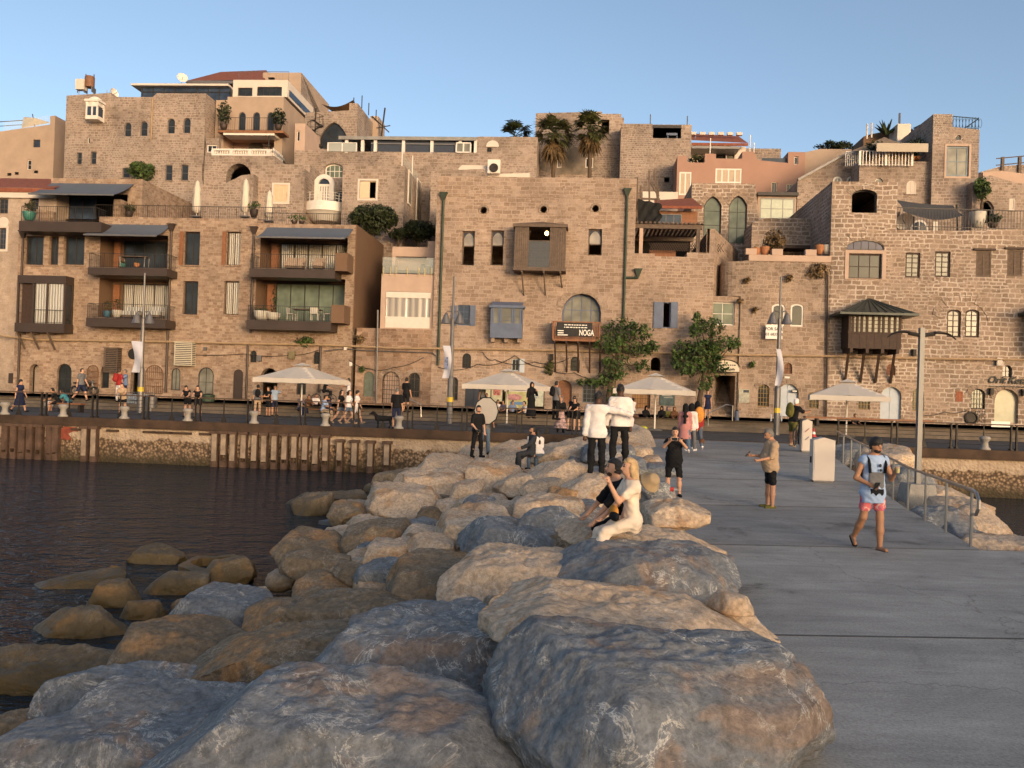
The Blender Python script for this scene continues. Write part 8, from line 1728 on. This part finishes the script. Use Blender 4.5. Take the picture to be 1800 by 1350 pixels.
cy=person('helmeted cyclist in black with an olive backpack standing astride his bicycle',1393,784,dist=31.6,ht=1.80,skin='tan',hair='*white',hs='short',top='black',sl=.7,bot='olive',bl=.8,face=120,lean=12,arms=((60,8,110,-5),(60,8,100,-8)),legs=((8,4,6),(-10,10,6)),res=.017,shoe='beige')
backpack(cy,'olive green backpack on the cyclist',CL['olive'],1.2)
lp=lambda f,**k:{**dict(face=f,arms=((48,10,70,-12),(48,10,70,-12)),lean=24),**k}
wk=lambda f,**k:{**dict(face=f,legs=((20,4,2),(-18,22,2)),arms=((18,6,30,2),(-16,6,-5,2))),**k}
st=lambda f,**k:dict(face=f,**k)
si=lambda f,**k:{**dict(face=f,legs=((82,80,8),(78,84,8)),arms=((35,8,75,-10),(35,8,75,-10)),seat=.47,lean=10),**k}
FAR=[
 ('woman in a dark knee length dress walking along the quay at the far left',34,724,Q_,wk(75,skin='fair',top='navy',skirt=(.50,.30),sl=0,bot=None,hs='full',fem=True)),
 ('woman in black bending down beside a white bag at the left bench',103,722,Q_,si(-70,lean=30,top='black',bot='black',bl=1)),('person in a turquoise top leaning over the left bench',121,722,Q_,si(-90,lean=40,top='teal',bot='navy')),
 ('man in a grey t shirt and dark shorts beside the motorbike',142,704,UPZ,wk(80,skin='fair',top='grey',bot='navy',bl=.9)),('person with a red backpack and white trousers by the grey lamp post',208,706,UPZ,st(150,top='red',bot='white',hair='brown')),
 ('person in a blue shirt facing the white trousered one',219,705,UPZ,st(-60,top='blue',bot='navy',hair='grey',arms=((60,10,110,-8),(10,6,15,4)))),('woman in a pale top leaning on the railing beside the bollard',215,729,Q_,lp(10,skin='fair',top='beige',bot='black',bl=.5,hair='brown',hs='bun',fem=True)),
 ('left of two women in black vests leaning on the railing',329,733,Q_,lp(0,skin='fair',top='black',sl=0,bot='black',bl=.5,hs='bun',fem=True,head=(0,20))),('right of two women in black vests leaning on the railing',347,735,Q_,lp(12,skin='fair',top='black',sl=0,bot='black',bl=.5,hs='bun',fem=True)),
 ('man with a grey backpack standing left of the first umbrella',452,731,Q_,st(-165,skin='fair',top='grey',bot='beige',bl=1.1)),('woman in a black top left of the man in light blue',471,732,Q_,st(-40,top='black',sl=.2,bot='black',bl=.8,hs='bun',fem=True,arms=((40,8,90,-10),(40,8,90,-10)))),
 ('man in a light blue shirt pointing beside the dark arch',482,731,Q_,st(40,skin='fair',top='pale',bot='navy',bl=.9,hair='grey',arms=((70,30,85,20),(10,8,20,4)))),('person seated at the left end of the bench under the first umbrella',526,732,Q_,si(60,top='plum',bot='navy')),
 ('woman seated by the first umbrella pole in a brown top',541,730,Q_,si(30,top='brown',bot='brown',fem=True,hs='long')),('man in a white shirt seated behind the first umbrella pole',553,728,Q_,si(40,top='white',bot='navy')),
 ('man in a blue shirt and khaki trousers seated on the bench under the first umbrella',567,736,Q_,si(85,top='pale',bot='beige')),('man in dark clothes seated right of the blue shirted man',580,734,Q_,si(-80,top='navy',bot='navy')),
 ('man in black seated high on a bicycle behind the umbrella',569,710,UPZ,si(95,top='black',bot='black')),('man in a white t shirt behind the first umbrella corner',612,712,UPZ,st(-95,top='white',bot='black',arms=((60,10,80,0),(55,10,75,0)))),
 ('woman in a black top striding right under the umbrella',598,744,Q_,wk(85,skin='fair',top='black',sl=.3,bot='jean',bl=.5,hs='long',fem=True,shoe='beige')),('woman in a white shirt and denim shorts walking right',612,745,Q_,wk(80,skin='fair',top='white',sl=.6,bot='jean',bl=.5,hs='long',fem=True,shoe='beige')),
 ('woman in a white top walking behind the denim shorts',626,744,Q_,wk(95,skin='fair',top='white',sl=.5,bot='white',bl=.7,hs='full',fem=True,shoe='beige')),('man in a black t shirt with a black dog on a lead seen from behind',696,753,Q_,st(172,skin='fair',hair='grey',hs='buzz',top='black',sl=.8,bot='navy',bl=.95,ht=1.8)),
 ('man in black standing by the arched grilled windows',713,724,UPZ,st(150,top='black',sl=.7,bot='black',bl=.9)),('man in a grey t shirt standing left of the snack kiosk',847,726,UPZ,wk(70,top='grey',bot='navy')),
 ('woman in a pink top and dark headscarf beside the snack kiosk',853,736,Q_,st(60,hair='*navy',hs='hijab',top='plum',sl=1.9,bot='navy',fem=True,arms=((40,8,100,-10),(40,8,100,-10)))),('person in white carrying a tray left of the second umbrella pole',872,738,Q_,si(40,top='white',bot='black')),
 ('person in lilac seated left of the second umbrella pole',886,740,Q_,si(-40,top='plum',bot='navy')),('boy with dark hair seated right at the second umbrella pole',899,741,Q_,si(20,top='blue',bot='navy')),
 ('woman in a long black dress, hand at her face, before the kiosk',933,735,UPZ,st(20,hair='*black',hs='hijab',top='black',sl=1.9,skirt=(.78,.25),bot=None,fem=True,arms=((35,12,140,-20),(30,20,50,20)))),('man in a white t shirt seated drinking on the long bench',924,744,Q_,si(-60,skin='fair',top='white',bot='beige',bl=.9,arms=((50,8,130,-10),(30,8,70,-5)))),
 ('person with a dark backpack in front of the brown arched door',976,737,UPZ,st(130,top='grey',sl=.8,bot='black')),('woman with a dark headscarf and patterned white pink skirt at the railing',985,760,Q_,st(5,hair='*grey',hs='hijab',top='black',sl=1.9,hem=.05,bot='black',fem=True,arms=((35,6,75,-25),(35,6,75,-25)))),
 ('person in black leaning on the railing looking at a phone',1001,757,Q_,lp(40,skin='fair',top='black',sl=.4,bot='black',bl=.6,hs='short')),('woman in black with long hair leaning on the railing at the right',1013,758,Q_,lp(-30,skin='fair',top='black',sl=.4,bot='black',bl=.6,hs='long',fem=True)),
 ('woman in a white shirt with a ponytail by the rusty gate',1112,744,Q_,st(-150,hs='bun',top='white',sl=.8,bot='jean',fem=True,arms=((30,8,80,-5),(30,8,80,-5)))),('woman in black seated behind the wires left of the third umbrella pole',1133,752,Q_,si(20,hair='*black',hs='hijab',top='black',bot='black',fem=True,sl=1.9)),
 ('woman in a dark robe seated right of the third umbrella pole',1163,752,Q_,si(-20,hair='*black',hs='hijab',top='black',bot='black',fem=True,sl=1.9)),('woman in a mustard and black outfit seated under the third umbrella',1172,751,Q_,si(10,hair='*plum',hs='hijab',top='olive',bot='black',fem=True,sl=1.9)),
 ('person in brown seated behind the woman holding up her phone',1184,753,Q_,si(0,hair='*brown',hs='hijab',top='brown',bot='navy',fem=True,sl=1.9)),('woman in a short navy strap dress standing by the tree at the stairway',1243,737,UPZ,st(0,skin='fair',hair='brown',hs='long',top='navy',sl=0,skirt=(.30,.2),bot=None,fem=True)),
 ('boy in a dark t shirt seated on the bench right of the umbrella pole',1500,764,Q_,si(15,top='black',bot='grey',bl=.9,ht=1.55)),
]
for lab,px,py,z,kw in FAR:
 kw.setdefault('skin','mid'); kw.setdefault('ht',1.66 if kw.get('fem')else 1.75); p=person(lab,px,py,z,**kw)
 if 'patterned' in lab:m=MB(); m.lathe([(.15,.95),(.20,.6),(.29,.35),(.31,.2)],18,cap=False); m.build('skirt',plain('skirt_check',(.45,.30,.28),.9,var=.8,scale=9),p,smooth=True,fixn=False)
 if 'red backpack' in lab:backpack(p,'dark red backpack on the white trousered person',CL['red'])
 if 'grey backpack' in lab:backpack(p,'dark grey backpack on the man left of the first umbrella',CL['black'])
 if 'dark backpack' in lab:backpack(p,'dark backpack in front of the brown arched door',CL['black'])
 if 'high on a bicycle' in lab:bicycle(p.location+Vector((0,0,-.02)),TH,'bicycle carrying the man in black behind the umbrella',GREYM); p.location.z+=.42
q=onz(674,752,Q_); t=thing('dog','black dog standing on the quay on a lead','dog',q,rad(8))
def dogf(P):A=np.array; leg=lambda x,y,b:[cone(P,A([x,y,.36]),A([x+.04*b,y,.19]),.06,.035),cone(P,A([x+.04*b,y,.19]),A([x,y,.03]),.032,.026),cone(P,A([x,y,.025]),A([x-.05,y,.025]),.028,.024)]; return smin([cone(P,A([-.26,0,.42]),A([.28,0,.42]),.135,.10),cone(P,A([-.28,0,.46]),A([-.42,0,.62]),.09,.065),ellp(P,A([-.46,0,.64]),A([.10,.075,.08])),cone(P,A([-.5,0,.62]),A([-.62,0,.59]),.05,.035),cone(P,A([.30,0,.46]),A([.50,0,.55]),.035,.015)]+sum([leg(x,y,b)for x,y,b in((-.24,.07,0),(-.24,-.07,0),(.27,.07,1),(.27,-.07,1))],[])+[cone(P,A([-.42,s*.07,.68]),A([-.44,s*.09,.60]),.028,.015)for s in(1,-1)],.03)
V,Fq=surfnets(dogf,(-.75,-.22,-.03),(.6,.22,.8),.016); m=MB(); m.v=V.tolist(); m.f=Fq.tolist(); m.m=[0]*len(m.f); m.build('body',CL['black'],t,smooth=True,fixn=False)
t=thing('dog_lead','thin dark lead between the man and the black dog','lead',q,0); MB().tube([(-.35,0,.62),(.1,.0,.55),(.42,0,.85)],.008,5).build('cord',INKB,t)
t=thing('white_bag','round white bag on the ground by the bending woman','bag',onz(86,718,Q_),0); m=MB(); m.ell((0,0,.22),(.24,.18,.22)); m.build('bag',CL['white'],t,smooth=True)
t=thing('yellow_bag','yellow green bag lying under the third umbrella','bag',onz(1130,756,Q_),0); m=MB(); m.ell((0,0,.1),(.25,.16,.12)); m.build('bag',plain('bag_lime',(.4,.42,.04),.6),t,smooth=True)
